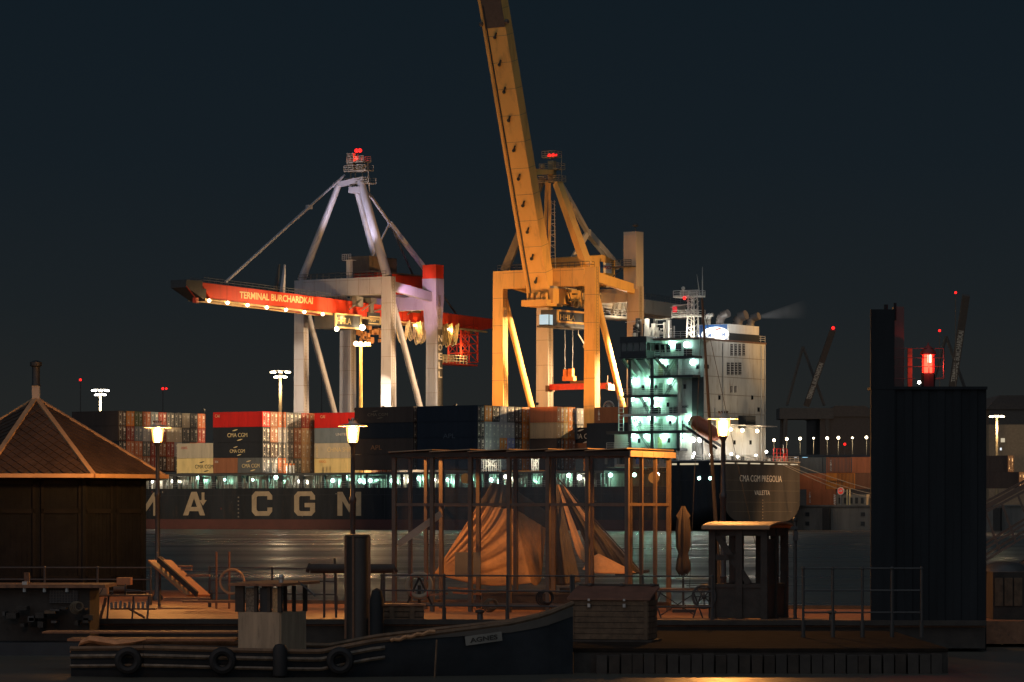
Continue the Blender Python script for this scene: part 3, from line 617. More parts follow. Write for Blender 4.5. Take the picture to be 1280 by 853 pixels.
def cmesh(L):
    if L in CM: return CM[L]
    mb = MB(); x0, x1, hw = -L/2, L/2, 1.19
    mb.box((x0 + .1, -hw + .03, .12), (x1 - .06, hw - .03, CH - .06))
    for sy in (-1, 1):                                            # corner posts, rails
        for xx in (x0, x1 - .14): mb.box((xx, sy*hw - .07*sy - .07, 0), (xx + .14, sy*hw - .07*sy + .07, CH))
        mb.box((x0 + .14, sy*(hw-.1), 0), (x1 - .14, sy*hw, .15)); mb.box((x0 + .14, sy*(hw-.1), CH - .12), (x1 - .14, sy*hw, CH))
        n = int((L - .3)/.28); st = (L - .28)/n                    # corrugated side
        vs_ = []; 
        for i in range(n):
            xa = x0 + .14 + i*st
            for dx, dy in ((0, hw - .012), (.10, hw - .012), (.14, hw - .05), (st - .04, hw - .05)):
                vs_ += [(xa + dx, sy*dy, .15), (xa + dx, sy*dy, CH - .12)]
        mb.add(vs_, [(2*i, 2*i+2, 2*i+3, 2*i+1) for i in range(len(vs_)//2 - 1)])
    for xx in (x0, x1 - .14): mb.box((xx, -hw + .14, 0), (xx + .14, hw - .14, .18)); mb.box((xx, -hw + .14, CH - .14), (xx + .14, hw - .14, CH))
    for sy in (-1, 1):                                            # door leaves, bars, fittings
        mb.box((x0 + .04, sy*.03, .2), (x0 + .1, sy*1.02, CH - .16))
        for yy in (.28, .78): mb.box((x0 + .0, sy*yy - .03, .1), (x0 + .04, sy*yy + .03, CH - .08), 1)
        for yy in (.28, .78):
            for zz in (.35, CH - .5): mb.box((x0 - .02, sy*yy - .09, zz), (x0, sy*yy + .09, zz + .14), 1)
        mb.box((x0 - .015, sy*.3, 1.05), (x0 + .01, sy*.8, 1.13), 1)
    mb.box((x0 + .01, -.95, 1.9), (x0 + .035, -.5, 2.45), 2); mb.box((x0 + .01, -.9, 1.3), (x0 + .035, -.6, 1.6), 2)
    mb.box((x0 + .01, .40, 2.1), (x0 + .035, .7, 2.35), 2); mb.box((x0 + .01, .42, .55), (x0 + .035, .66, .8), 2)
    for zz in (.8, 1.5, 2.2): mb.box((x0 + .01, -1.0, zz), (x0 + .04, 1.0, zz + .05))
    me = mesh_of(mb); me.name = 'container'
    me.materials.append(cmat('grey')); me.materials.append(M_bar); me.materials.append(M_plate)
    CM[L] = me; return me
STN = ['bottom', 'second', 'third', 'top']
def container(t_aft, w, z, L, c, label, group, fr=SHIP):
    o = bpy.data.objects.new('shipping_container', cmesh(L)); COL.objects.link(o)
    b_ = (t_aft + L/2, -w - 1.22, z); o.location = fr.w(b_); o.rotation_euler = (0, 0, fr.a); BASE[o.name] = Vector(b_)
    o.material_slots[0].link = 'OBJECT'; o.material_slots[0].material = cmat(c)
    return tag(o, label, 'container', group)
def side_text(o, s, t_l, z, w_, h_, m, face_y, bold=-.004, arcs=False, stack=False):
    # t_l: left end seen from port (larger t)
    mb = MB()
    if stack:
        for i, ch in enumerate(s): text_mb(ch, (t_l, face_y, z + h_*(len(s)-1-i)*1.15), (-1, 0, 0), (0, 0, 1), w_, h_, mb, bold)
    else: text_mb(s, (t_l, face_y, z), (-1, 0, 0), (0, 0, 1), w_, h_, mb, bold)
    if arcs:
        for sg, cx0 in ((1, .38), (-1, .62)):
            pts = []; n = 10
            for i in range(n+1):
                a = i/n; x = t_l - w_*(cx0 - .14 + .28*a); zz = z + h_/2 + sg*h_*(1.0 + (.35*a if sg > 0 else .35*(1-a))); wd = .10*math.sin(math.pi*a)*h_*1.3 + .02
                pts.append((x, zz, wd))
            mb.add([(p[0], face_y + .02, p[1] - p[2]) for p in pts] + [(p[0], face_y + .02, p[1] + p[2]) for p in pts], [(i, i+1, n+2+i, n+1+i) for i in range(n)])
    p = part('lettering', mb, m, o); 
    return p
def place_part_frame(o): pass
TZ = [HZ + .1 + 2.98*i for i in range(4)]
GRP = 'containers stacked on the ship'
ORD = ['first', 'second', 'third', 'fourth', 'fifth', 'sixth', 'seventh', 'eighth', 'ninth', 'tenth', 'eleventh', 'twelfth']
def endstack(t, L, cols, where, col0=0, dz=0.0):
    """cols: {column: [bottom..top colours]}; door ends face the stern"""
    for k_, tiers in cols.items():
        for i, c in enumerate(tiers):
            if c is None: continue
            container(t, k_*2.5, TZ[i] + dz, L, c, f"{CC[c][1]} container end, {STN[i]} tier, {ORD[k_-col0]} column of {where}", GRP)
# bay A : far left wall of container ends
A = ['dbrown orange green rust gblue dred dgrey dgrey beige dgrey rust dgrey'.split(),
     'dbrown dred gblue grey tan dred beige beige dgrey dgrey dred gblue'.split(),
     'black rust rust dgrey dred brown dred grey dgrey rust dgrey beige'.split(),
     'black dred rust brown dred dbrown brown dgrey dred dgrey rust dgrey'.split()]
tA = T(148)
cols = {k_: [A[3][k_], A[2][k_], A[1][k_], A[0][k_]] for k_ in range(0, 11)}
endstack(tA, 12.2, cols, 'the far left stack', dz=.7)
# bay A2: two long boxes low, right of it
t2 = T(281, 5.2)
o = container(t2, 5.2, TZ[0] + .1, 12.2, 'yellow', 'pale yellow container side with black lettering, low behind left lamp post', GRP); side_text(o, 'CMA CGM', t2 + 7.5, TZ[0] + 1.0, 4.6, .75, M_dark, -5.2, arcs=True)
o = container(t2, 5.2, TZ[1] + .1, 12.2, 'beige', 'dull beige container side with small red lettering above the pale yellow one', GRP); side_text(o, 'OOCL', t2 + 11.0, TZ[1] + 1.9, 1.6, .5, M_redp, -5.2)
# bay B
tB = T(328)
B = {0: [None, 'black', 'black', 'red'], 1: ['dgrey', 'dbrown', 'brown', 'brown'], 2: ['rust', 'dgrey', 'grey', 'rust'], 3: ['dgrey', 'dgrey', 'dgrey', 'dgrey'], 4: ['dgrey', 'brown', 'brown', 'dgrey'], 5: ['tan', 'tan', 'tan', 'dred'], 6: ['tan', 'tan', 'tan', 'rust'], 7: ['tan', 'brown', 'dred', 'rust'], 8: ['brown']*4, 9: ['dgrey']*4, 10: ['brown']*4}
for k_, ts in B.items():
    if k_ == 0: continue
    endstack(tB, 12.2, {k_: ts}, 'the left red stack')
o = container(tB, 0, TZ[3], 12.2, 'red', 'bright red container side at the left end of the deck cargo, on two black ones', GRP); side_text(o, 'CAI', tB + 11.7, TZ[3] + 1.9, 1.1, .6, M_text, 0)
o = container(tB, 0, TZ[2], 12.2, 'black', 'black container side with cream lettering directly under the left red one', GRP); side_text(o, 'CMA CGM', tB + 8.6, TZ[2] + 1.0, 4.9, .8, M_text, 0, arcs=True)
o = container(tB, 0, TZ[1], 12.2, 'black', 'black container side with cream lettering, third one down below the left red', GRP); side_text(o, 'CMA CGM', tB + 8.0, TZ[1] + .95, 3.7, .65, M_text, 0, arcs=True)
o = container(tB + 6.12, 0, TZ[0], 6.08, 'brown', 'short brown container side at the bottom of the left red stack', GRP); side_text(o, 'TEX', tB + 11.8, TZ[0] + 2.0, .9, .4, M_textw, 0)
o = container(tB, 0, TZ[0], 6.08, 'dgrey', 'short dark grey container side with cream lettering beside the short brown one', GRP); side_text(o, 'CMA CGM', tB + 5.0, TZ[0] + 1.0, 4.3, .75, M_text, 0, arcs=True)
# bay C
tC = T(393, 15.2) - 12.2
for i, (c, s_, lab) in enumerate((('yellow', 'OOCL', 'pale yellow container side with orange lettering, left of the middle street lamp'), ('beige', 'CHINA SHIPPING', 'beige container side with big cream lettering left of the middle street lamp'), ('gblue', 'UNITED', 'grey blue container side just under the right red one'), ('red', 'CAI', 'bright red container side left of the middle street lamp'))):
    o = container(tC, 15.2, TZ[i], 12.2, c, lab, GRP); fy = -15.2; tl_ = tC + 12.2
    if i == 0: side_text(o, s_, tl_ - 1.2, TZ[0] + 2.1, 1.7, .45, M_orange, fy)
    if i == 1: side_text(o, s_, tl_ - 3.2, TZ[1] + 1.2, 8.2, .9, M_text, fy); side_text(o, 'CHINASH', tl_ - .5, TZ[1] + .25, .35, .28, M_text, fy, stack=True)
    if i == 2: side_text(o, s_, tl_ - 5.3, TZ[2] + 1.4, 3.0, .5, M_textw, fy)
    if i == 3: side_text(o, s_, tl_ - 1.5, TZ[3] + 1.9, 1.1, .6, M_text, fy)
for k_ in (7, 8, 9): endstack(tC, 12.2, {k_: ['brown', 'dgrey', 'tan', 'dred']}, 'the middle lamp stack')
# bay D1, D2 : long dark walls
tD1 = T(516.5); tD2 = T(596.5)
for i, (c, s_, lab) in enumerate((('dbrown', None, 'long dark brown container side at the bottom right of the middle street lamp'), ('dbrown', 'APL', 'long dark brown container side with dim orange APL lettering near the middle lamp'), ('black', None, 'long plain black container side, second from the top near the middle lamp'), ('dbrown', 'CMA CGM', 'topmost long dark brown container side right above the middle street lamp glow'))):
    o = container(tD1, 0, TZ[i] + .35, 13.7, c, lab, GRP)
    if s_ == 'APL': side_text(o, s_, tD1 + 9.9, TZ[i] + 1.2, 2.6, .85, mat('dim_orange_lettering', (.40, .16, .06), .6), 0)
    if s_ == 'CMA CGM': side_text(o, s_, tD1 + 10.6, TZ[i] + 1.6, 4.7, .55, mat('dim_cream_lettering', (.25, .17, .10), .6), 0, arcs=True)
for i, lab in enumerate(('long navy blue container side just above the lit deck left of the yellow crane', 'long navy blue container side with dim APL lettering left of the yellow crane', 'long navy blue container side without lettering, second from top left of the yellow crane', 'topmost long navy blue container side left of the yellow crane')):
    o = container(tD2, 0, TZ[i] + .35, 13.7, 'navy', lab, GRP)
    if i == 1: side_text(o, 'APL', tD2 + 7.7, TZ[2] + .2, 2.7, .85, mat('dim_navy_lettering', (.07, .08, .10), .6), .0)
E = {1: ['dgrey', 'grey', 'grey', 'orange'], 2: ['dgrey', 'grey', 'grey', 'black'], 3: ['grey', 'orange', 'grey', 'grey'], 4: ['dgrey', 'blue', 'grey', 'dgrey'], 5: ['dgrey', 'dbrown', 'dbrown', 'dbrown'], 6: ['orange', 'orange', 'orange', 'orange'], 7: ['grey', 'grey', 'yellow', 'grey'], 8: ['orange', 'orange', 'grey', 'amber'], 9: ['brown']*4, 10: ['brown']*4}
endstack(tD2, 13.7, E, 'the yellow crane stack', col0=1, dz=.35)
# bay F
F6 = T(696, 16)
for i, (c, lab) in enumerate((('dbrown', 'short dark brown container side, bottom box left of the yellow crane centre legs'), ('dbrown', 'short dark brown container side, second box up between the yellow crane legs'), ('tan', 'short tan ribbed container side between the yellow crane legs'), ('rust', 'short rust orange container side topmost between the yellow crane legs'))):
    container(F6, 16, TZ[i] + .35, 6.08, c, lab, GRP)
endstack(F6, 6.08, {7: ['brown', 'orange', 'yellow', 'amber'], 8: ['brown', 'rust', 'orange', 'orange']}, 'the tan box stack', col0=7, dz=.35)
container(T(721, 22.2), 22.2, TZ[3] + .2, 6.08, 'grey', 'grey container end standing alone at the top beside the yellow crane leg', GRP)
container(T(721, 22.2), 22.2, TZ[2] + .2, 6.08, 'dgrey', 'dark grey container below the lone grey end beside the crane leg', GRP)
# bay G
tG = T(707, 22.5) - 12.2
o = container(tG, 22.5, TZ[1] + 2.5, 12.2, 'black', 'black container side with white lettering beside the right yellow crane leg', GRP); side_text(o, 'CMA CGM', tG + 11.0, TZ[1] + 3.3, 5.6, .95, M_textw, -22.5, arcs=True)
container(tG, 22.5, TZ[1] - .45, 12.2, 'brown', 'brown container side under the black one with white lettering', GRP)
# bay H next to the house
for i, (w_, c, zi, lab) in enumerate(((8.8, 'navy', 1, 'lower navy blue container side left of the deckhouse'), (8.8, 'navy', 2, 'upper navy blue container side left of the deckhouse'), (11.4, 'brown', 3, 'brown ribbed container side topmost left of the deckhouse'), (8.8, 'navy', 0, 'bottom navy blue container behind the shelter roof beside the deckhouse'))):
    o = container(22.4, w_, TZ[zi] - .1, 12.2, c, lab, GRP)
    if zi == 3: side_text(o, 'TRITON', 22.4 + 11.3, TZ[3] + .4, .35, .3, M_textw, -w_, stack=True)
mb = MB(); t = T(761, 13); mb.torus((t, -13, TZ[3] + 2.85), 1.1, .15, 'y', 12, 4, a0=0, a1=math.pi)
for i in range(9): a = math.pi*i/8; mb.tube((t, -13, TZ[3] + 2.85), (t + 1.1*math.cos(a), -13, TZ[3] + 2.85 + 1.1*math.sin(a)), .05, 4)
solo('cable_reel', mb, M_bar, 'half hidden spoked reel on top of the brown ribbed container', 'reel', SHIP)
for k_ in range(3): endstack(22.4 , 12.2, {5 + k_: ['dgrey', 'grey', 'dbrown', 'brown']}, 'the deckhouse stack', col0=5, dz=-.1)

# quay containers right of the stern
def qcont(u_l, w, v_b, L, c, lab, txt=None, grp='containers on the quay right of the stern'):
    t_l = T(u_l, w); z = max(Z(v_b, t_l - L/2, w), QZ + .06)
    o = container(t_l - L, w, z, L, c, lab, grp)
    if txt: side_text(o, txt[0], t_l - txt[1], z + txt[2], txt[3], txt[4], M_textw if txt[0] != 'Hapag-Lloyd' else M_dark, -w, stack=txt[5])
    return o
qz = QZ + .06
def qc(t_l, w, tier, L, c, lab, txt=None):
    o = container(t_l - L, w, qz + 2.95*tier, L, c, lab, 'containers on the quay right of the stern')
    if txt: side_text(o, txt[0], t_l - txt[1], qz + 2.95*tier + txt[2], txt[3], txt[4], txt[6], -w, stack=txt[5])
qc(T(1008, 36), 36, 0, 6.08, 'rust', 'short orange container at the bottom beside the ship stern', ('TRITON', .6, .4, .3, .3, True, M_textw))
qc(T(996, 36), 36, 1, 6.08, 'rust', 'short orange container with dark lettering behind the stern, middle row')
qc(T(996, 36) - 6.2, 36, 1, 2.99 + 3.09, 'orange', 'orange container with dark lettering, middle row near round red sign', ('Hapag-Lloyd', .3, 1.1, 3.6, .6, False, M_dark))
qc(T(992, 36), 36, 2, 6.08, 'dgrey', 'dark grey container in the top row right behind the stern')
qc(T(992, 36) - 6.2, 36, 2, 6.08, 'dgrey', 'second dark grey container in the top row behind the stern')
for i in range(3):
    lab1 = ['rust orange long container in the top row left of the dark steel pile', 'rust orange long container in the top row hidden behind the steel pile', 'dull brown long container in the top row right of the steel pile'][i]
    lab2 = ['dark brown long container in the middle row left of the dark steel pile', 'dark brown long container in the middle row behind the steel pile', 'dark red long container in the middle row right of the steel pile'][i]
    qc(T(1033, 36) - 12.4*i, 36, 2, 12.2, ['rust', 'rust', 'dbrown'][i], lab1, ('TRITON', .8, .4, .3, .3, True, M_textw) if i == 0 else None)
    qc(T(1046, 36) - 12.4*i, 36, 1, 12.2, ['brown', 'dbrown', 'dbrown'][i], lab2)

# ================================================================ CRANES
SEAM = mat('seam_paint', (.20, .15, .10), .6)  # dark brown coat for weld seams and leg ladders
def crane(tc, dt, P, B2, name, lab, grp):
    """portal common to both: legs at tc-dt/tc+dt, w=32 and w=47.8"""
    cr = thing(name, lab, 'crane', (tc, -40, QZ), SHIP, grp)
    w0, w1 = 32.0, 47.8; t0, t1 = tc - dt, tc + dt; zt = 50.4; zb = 46.9
    for (tt, ww) in ((t1, w0), (t0, w0), (t1, w1), (t0, w1)):
        mb = MB(); a = 1.45 if ww == w0 else 1.25
        mb.beam((tt, -ww, QZ + 3), (tt, -ww, zb if ww == w0 else 46), a*2.15, a*1.5, up=(0, 1, 0), wa2=a*1.75, wb2=a*1.3) if False else None
        x0, x1 = (1.35, 1.15) if ww == w0 else (1.5, 1.35); y0, y1 = (.95, .8) if ww == w0 else (1.0, .9)
        z1 = zt if ww == w0 else 47.5
        vs_ = []
        for z, xx, yy in ((QZ + 3, x0, y0), (z1, x1, y1)): vs_ += [(tt-xx, -ww-yy, z), (tt+xx, -ww-yy, z), (tt+xx, -ww+yy, z), (tt-xx, -ww+yy, z)]
        mb.add(vs_, [(0,3,2,1),(4,5,6,7),(0,1,5,4),(1,2,6,5),(2,3,7,6),(3,0,4,7)])
        lg_ = part('leg', mb, P if ww == w0 else B2, cr)
        mb = MB()
        for i in range(1, 8):
            f_ = i/8; xx = x0 + (x1-x0)*f_ + .012; yy = y0 + (y1-y0)*f_ + .012; z = QZ + 3 + (z1-QZ-3)*f_; mb.box((tt-xx, -ww-yy, z), (tt+xx, -ww+yy, z + .07))
        part('weld_band', mb, SEAM, lg_, kind='stuff')
        mb = MB()
        for sx_ in (-.25, .25): mb.box((tt - 1.62 + .0, -ww + .5 + sx_ - .03, QZ + 3), (tt - 1.56, -ww + .5 + sx_ + .03, z1))
        zz = QZ + 3.3
        while zz < z1: mb.box((tt - 1.61, -ww + .25, zz), (tt - 1.57, -ww + .75, zz + .05)); zz += .6
        part('leg_ladder', mb, SEAM, lg_, kind='stuff')
        mb = MB(); mb.box((tt - 3, -ww - .6, QZ + .3), (tt + 3, -ww + .6, QZ + 3))
        for i in range(4): mb.tube((tt - 2.4 + i*1.6, -ww - .3, QZ + .5), (tt - 2.4 + i*1.6, -ww + .3, QZ + .5), .45, 8)
        part('wheel_bogie', mb, M_greydk, cr)
    mb = MB(); mb.box((t0 + 1.17, -w0 - .9, zb), (t1 - 1.17, -w0 + .9, zt)); pb_ = part('portal_beam', mb, P, cr)
    mb = MB()
    for i in range(1, 7): xx = t0 + 1.2 + (t1-t0-2.4)*i/7; mb.box((xx, -w0 + .9, zb + .02), (xx + .07, -w0 + .915, zt - .02))
    mb.box((t0 + 1.2, -w0 + .9, zt - .5), (t1 - 1.2, -w0 + .913, zt - .44))
    part('weld_seam', mb, SEAM, pb_, kind='stuff')
    mb = MB(); mb.box((t0 + 1.5, -w1 - .8, 44.5), (t1 - 1.5, -w1 + .8, 47.2)); part('landside_beam', mb, B2, cr)
    for tt in (t0, t1):
        mb = MB(); mb.beam((tt, -w0 - 1.1, 48.6), (tt, -w1 + .9, 47.0), .9, 1.9, up=(0, 0, 1)); part('cross_beam', mb, P, cr)
        mb = MB(); mb.tube((tt, -w0 - 1.0, 46.3), (tt, -w1 + .6, 15), .62, 10); part('diagonal_brace', mb, P if P is not M_cgrey else P, cr)
        mb = MB(); mb.box((tt - .7, -w1 + 1.4, 10.4), (tt + .7, -w0 - 1.7, 12.4)); part('sill_beam', mb, P, cr)
    rl = MB(); rail(rl, (t0, -w0 + .9, zt), (t1, -w0 + .9, zt), 1.1, r=.05, mids=1); rail(rl, (t0, -w0 - .9, zt), (t1, -w0 - .9, zt), 1.1, r=.05, mids=1); part('beam_rail', rl, M_greydk, cr)
    return cr, t0, t1, w0, w1, zt, zb
# ---- left crane, boom down
tc1 = 107.5
cr1, t0, t1, w0, w1, zt, zb = crane(tc1, 10.95, M_cgrey, M_cgrey, 'harbour_crane', 'grey harbour crane with its red boom lowered over the ship', 'ship to shore cranes on the quay')
# landside right tall head
mb = MB(); mb.box((t0 - 1.5, -w1 - 1.3, 46.5), (t0 + 1.9, -w1 + 1.5, 50.8)); mb.prism([(t0 - 1.499, -w1 - 1.3, 46.5), (t0 - 1.499, -w1 + 1.5, 46.5), (t0 - 1.499, -w1 + .8, 40.5), (t0 - 1.499, -w1 - .5, 40.5)], (3.3, 0, 0)); part('tower_head', mb, M_cgrey, cr1)
mb = MB(); mb.box((t0 - 1.45, -w1 - 1.25, 50.8), (t0 + 1.85, -w1 + 1.45, 53.6)); part('tower_cap', mb, M_cred, cr1)
def bz(w): return 47.0 - .0253*(w + 15.8)      # top of the boom
bw_ = 1.7
mb = MB()
wa, wb = -16.0, 83
def bsec(w, h, hw): return [(tc1 - hw, -w, bz(w) - h), (tc1 + hw, -w, bz(w) - h), (tc1 + hw, -w, bz(w)), (tc1 - hw, -w, bz(w))]
S_ = [bsec(wa, 2.9, bw_), bsec(30, 3.3, bw_), bsec(78, 2.7, bw_), bsec(wb, 1.9, bw_)]
S_[0] = [(tc1 - bw_, 13.0, bz(wa) - 2.9), (tc1 + bw_, 13.0, bz(wa) - 2.9), (tc1 + bw_, 16, bz(wa)), (tc1 - bw_, 16, bz(wa))]
for a_, b_ in zip(S_, S_[1:]): mb.add(a_ + b_, [(0,1,5,4),(1,2,6,5),(2,3,7,6),(3,0,4,7)])
mb.add(S_[0], [(0,1,2,3)]); mb.add(S_[-1], [(0,1,2,3)])
boom = part('boom', mb, M_cred, cr1)
mb = MB()
for i in range(14):
    w_ = -8 + i*6.4; h_ = 3.0; mb.box((tc1 - bw_ - .012, -w_, bz(w_) - h_), (tc1 - bw_ + .0, -w_ - .08, bz(w_) - .05))
part('weld_seam', mb, mat('boom_seam', (.20, .02, .01), .6), boom, kind='stuff')
mb = MB(); mb.box((tc1 - bw_ - .25, 12, bz(-14) - 3.15), (tc1 - bw_ + .6, -82, bz(83) - 3.0)) if False else None
for sg in (-1, 1):
    mb.beam((tc1 + sg*1.9, 15, bz(-15) - 3.2), (tc1 + sg*1.9, -80, bz(80) - 2.95), .35, .4)
part('boom_rail', mb, mat('rail_steel', (.45, .30, .12), .5), cr1)
mb = MB(); mb.box((tc1 - 1.9, 15.6, bz(-16) - 1.2), (tc1 + 1.9, 20.5, bz(-16) + .25)); mb.prism([(tc1 - 1.88, 20.4, bz(-16) - 1.2), (tc1 - 1.88, 14.5, bz(-16) - 1.2), (tc1 - 1.88, 14.5, bz(-16) - 3.5)], (3.76, 0, 0)); part('boom_tip', mb, M_dark, cr1)
mb = MB(); mb.tube((tc1 - 1.9, 20.5, bz(-16) - 1.0), (tc1 - 1.9, 17.6, bz(-16) - 3.2), .12, 5); mb.box((tc1 - 2.2, 17.2, bz(-16) - 4.0), (tc1 - 1.5, 18.1, bz(-16) - 3.0)); part('tip_bumper', mb, M_cred, cr1)
rl = MB(); rail(rl, (tc1 - 1.7, 15, bz(-15)), (tc1 - 1.7, -34, bz(34)), 1.0, n=26, r=.045, mids=1); rail(rl, (tc1 + 1.7, 15, bz(-15)), (tc1 + 1.7, -34, bz(34)), 1.0, n=26, r=.045, mids=1); part('boom_walkway_rail', rl, M_greydk, cr1)
wl_, wr_ = None, None
def bw_at(u, t=tc1 - bw_): return Wd(u, t)
wA, wB = bw_at(299.5), bw_at(391)
part('boom_lettering', text_mb('TERMINAL BURCHARDKAI', (tc1 - bw_ - .005, -wA, bz(wA) - 2.15), (0, -1, 0), (0, -.0253, -.0253*0 + 1), wB - wA, 1.35, bold=.025), M_text, cr1)
# straighten: follow the slope of the boom
for u, s_ in ((262, 1), (285, 1), (310, 1), (334, 1), (358, 1), (381, 1), (404, 1), (427, 1), (498, 2.6), (519.5, 3.4), (562, 3.4)):
    w_ = bw_at(u, tc1 - 2.3); z = bz(w_) - 3.35
    mb = MB(); mb.ball((tc1 - 2.2, -w_, z), .34, 8); mb.box((tc1 - 2.3, -w_ - .25, z + .25), (tc1 - 1.9, -w_ + .25, z + .4), 1); part('boom_lamp', mb, [G_warm, M_dark], cr1)
    light(SHIP, (tc1 - 2.9, -w_, z - .25), 190*s_, (1, .60, .22), .3, parent=cr1)
# pylon
ap = Vector((tc1, -36.4, 70.0))
def pix_on_w(u, v, w): t = T(u, w); return Vector((t, -w, Z(v, t, w)))
def pix_on_t(u, v, t): w = Wd(u, t); return Vector((t, -w, Z(v, t, w)))
al = pix_on_w(423, 232, 34); 
mb = MB(); mb.tube(al, (t1, -w0, zt), .62, 10, r2=.85); part('pylon_leg', mb, M_cgrey, cr1)
ar = pix_on_w(450, 224, 35); mb = MB(); mb.tube(ar, (t0 + .3, -w0, zt), .8, 10, r2=.95); part('pylon_leg', mb, M_cgrey, cr1)
am = pix_on_w(446.5, 240, 37); bm_ = pix_on_t(474, 340, tc1); mb = MB(); mb.tube(am, bm_, .62, 10, r2=.75); part('pylon_leg', mb, M_cgrey, cr1)
mb = MB(); mb.beam(al + Vector((1, 0, 0)), ar + Vector((-1, 0, 0)), 1.1, 1.0); mb.box((ar.x - .8, ar.y - 1.2, 67.8), (ar.x + 2, ar.y + 1.2, 69)); part('pylon_head', mb, M_cgrey, cr1)
mb = MB(); hx = pix_on_w(449, 215, 35.5)
for i, (du, zz) in enumerate(((-3.6, 69.6), (-1.2, 72.2), (1.0, 74.0))):
    c = hx + Vector((0, 0, zz - hx.z)); L = 3.6 - i*.7
    mb.box((c.x - L*.9, c.y - 1.3, zz), (c.x + L, c.y + 1.3, zz + .15))
    for sy in (-1.3, 1.3): rail(mb, (c.x - L*.9, c.y + sy, zz), (c.x + L, c.y + sy, zz), 1.2, n=5, r=.06, mids=2)
for dx in (-2.6, -.9, 1.0, 2.4):
    mb.tube((hx.x + dx, hx.y, 68), (hx.x + dx*.8, hx.y, 76.2 - abs(dx)*.9), .12, 5)
mb.box((hx.x - 1.5, hx.y - .5, 72), (hx.x + .2, hx.y + .5, 73.6)); mb.box((hx.x + 1.2, hx.y - .5, 73), (hx.x + 2.8, hx.y + .5, 76))
part('top_platform', mb, mat('platform_steel', (.28, .24, .18), .6), cr1)
rd = pix_on_w(447.5, 188.5, 35.5); mb = MB(); mb.tube((rd.x, rd.y, 74), rd, .08, 5); mb.ball(rd + Vector((.35, 0, 0)), .42, 8, 1); mb.ball(rd - Vector((.5, 0, 0)), .42, 8, 1); part('beacon', mb, [M_greydk, G_red], cr1)
light(SHIP, rd + Vector((0, .4, -1.5)), 200, (1, .05, .03), .2, parent=cr1)
fs = pix_on_t(282, 353, tc1 - 1); mb = MB(); top_ = pix_on_w(431, 219, 35)
mid_ = top_.lerp(fs, .31); mb.beam(top_, mid_, .35, .35); mb.beam(mid_, fs, .42, .42); mb.box(mid_ - Vector((.4, .6, .4)), mid_ + Vector((.4, .6, .4))); part('forestay', mb, M_cgrey, cr1)
k1 = pix_on_t(487, 279, tc1); mb = MB(); mb.beam(pix_on_w(461, 242, 36), k1, .45, .45); part('backstay', mb, M_cgrey, cr1)
mb = MB(); mb.beam(k1, pix_on_t(531, 336, tc1), .8, .8); part('backstay', mb, M_cgrey, cr1)
mb = MB(); mb.beam(k1, pix_on_t(519, 350, tc1), .3, .3); part('backstay', mb, M_greydk, cr1)
mb = MB(); mb.beam(pix_on_t(528, 334, tc1), pix_on_t(570, 392, tc1 - 1), .3, .3); part('backstay', mb, M_greydk, cr1)
mb = MB(); mb.beam(k1, pix_on_t(464, 324, tc1 - 2), .25, .25); part('link_bar', mb, M_cgrey, cr1)
# folded stay above the boom
mb = MB(); a_ = pix_on_t(356, 331, tc1); b_ = pix_on_t(353, 366, tc1); mb.beam(a_, b_, .3, .3, wa2=.8, wb2=.8); part('stay_lug', mb, M_cgrey, cr1)
mb = MB(); mb.beam(pix_on_t(349, 331, tc1 + 1.4), pix_on_t(344, 366, tc1 + 1.4), .3, .3, wa2=.8, wb2=.8); part('stay_lug', mb, M_dark, cr1)
mb = MB(); c = pix_on_w(437, 346, 32); mb.box((c.x - .5, c.y - .4, zt), (c.x + .5, c.y + .4, zt + 3.6)); mb.box((c.x - 1.0, c.y - .9, zt + 3.6), (c.x + 1.2, c.y + .9, zt + 3.7)); rail(mb, (c.x - 1, c.y + .9, zt + 3.7), (c.x + 1.2, c.y + .9, zt + 3.7), 1.1, n=4, r=.05); part('lookout', mb, M_cgrey, cr1)
# machinery house
mb = MB(); a_ = pix_on_t(505, 352, tc1 - 3); b_ = pix_on_t(524, 352, tc1 - 3); mb.box((tc1 - 3, -39, 47.8), (tc1 + 3, -55, 51.9)); part('machine_house', mb, M_cred, cr1)
mb = MB(); mb.box((tc1 - 2.5, -37, 51.95), (tc1 + 2.5, -46.5, 55.2)); mb.box((tc1 - 3.4, -36.5, 51.9), (tc1 - 2.6, -55, 52.2)); part('upper_machine_house', mb, mat('shed_brown', (.10, .07, .05), .6), cr1)
mb = MB(); mb.box((tc1 - 3.6, -33, 47.2), (tc1 + 3.6, -56, 47.75)); 
for i in range(14): w_ = RN.uniform(30, 56); mb.box((tc1 - RN.uniform(1, 3.2), -w_, 43.5 + RN.uniform(0, 2.8)), (tc1 - 3.0 + RN.uniform(0, 3), -w_ - RN.uniform(.6, 3.5), 46.8)) if i % 2 else mb.tube((tc1 - 2.6, -w_, 44), (tc1 - 2.6, -w_ - 4, 44 + RN.uniform(0, 2.5)), .14, 5)
part('machine_deck', mb, mat('machinery_steel', (.22, .20, .17), .55), cr1)
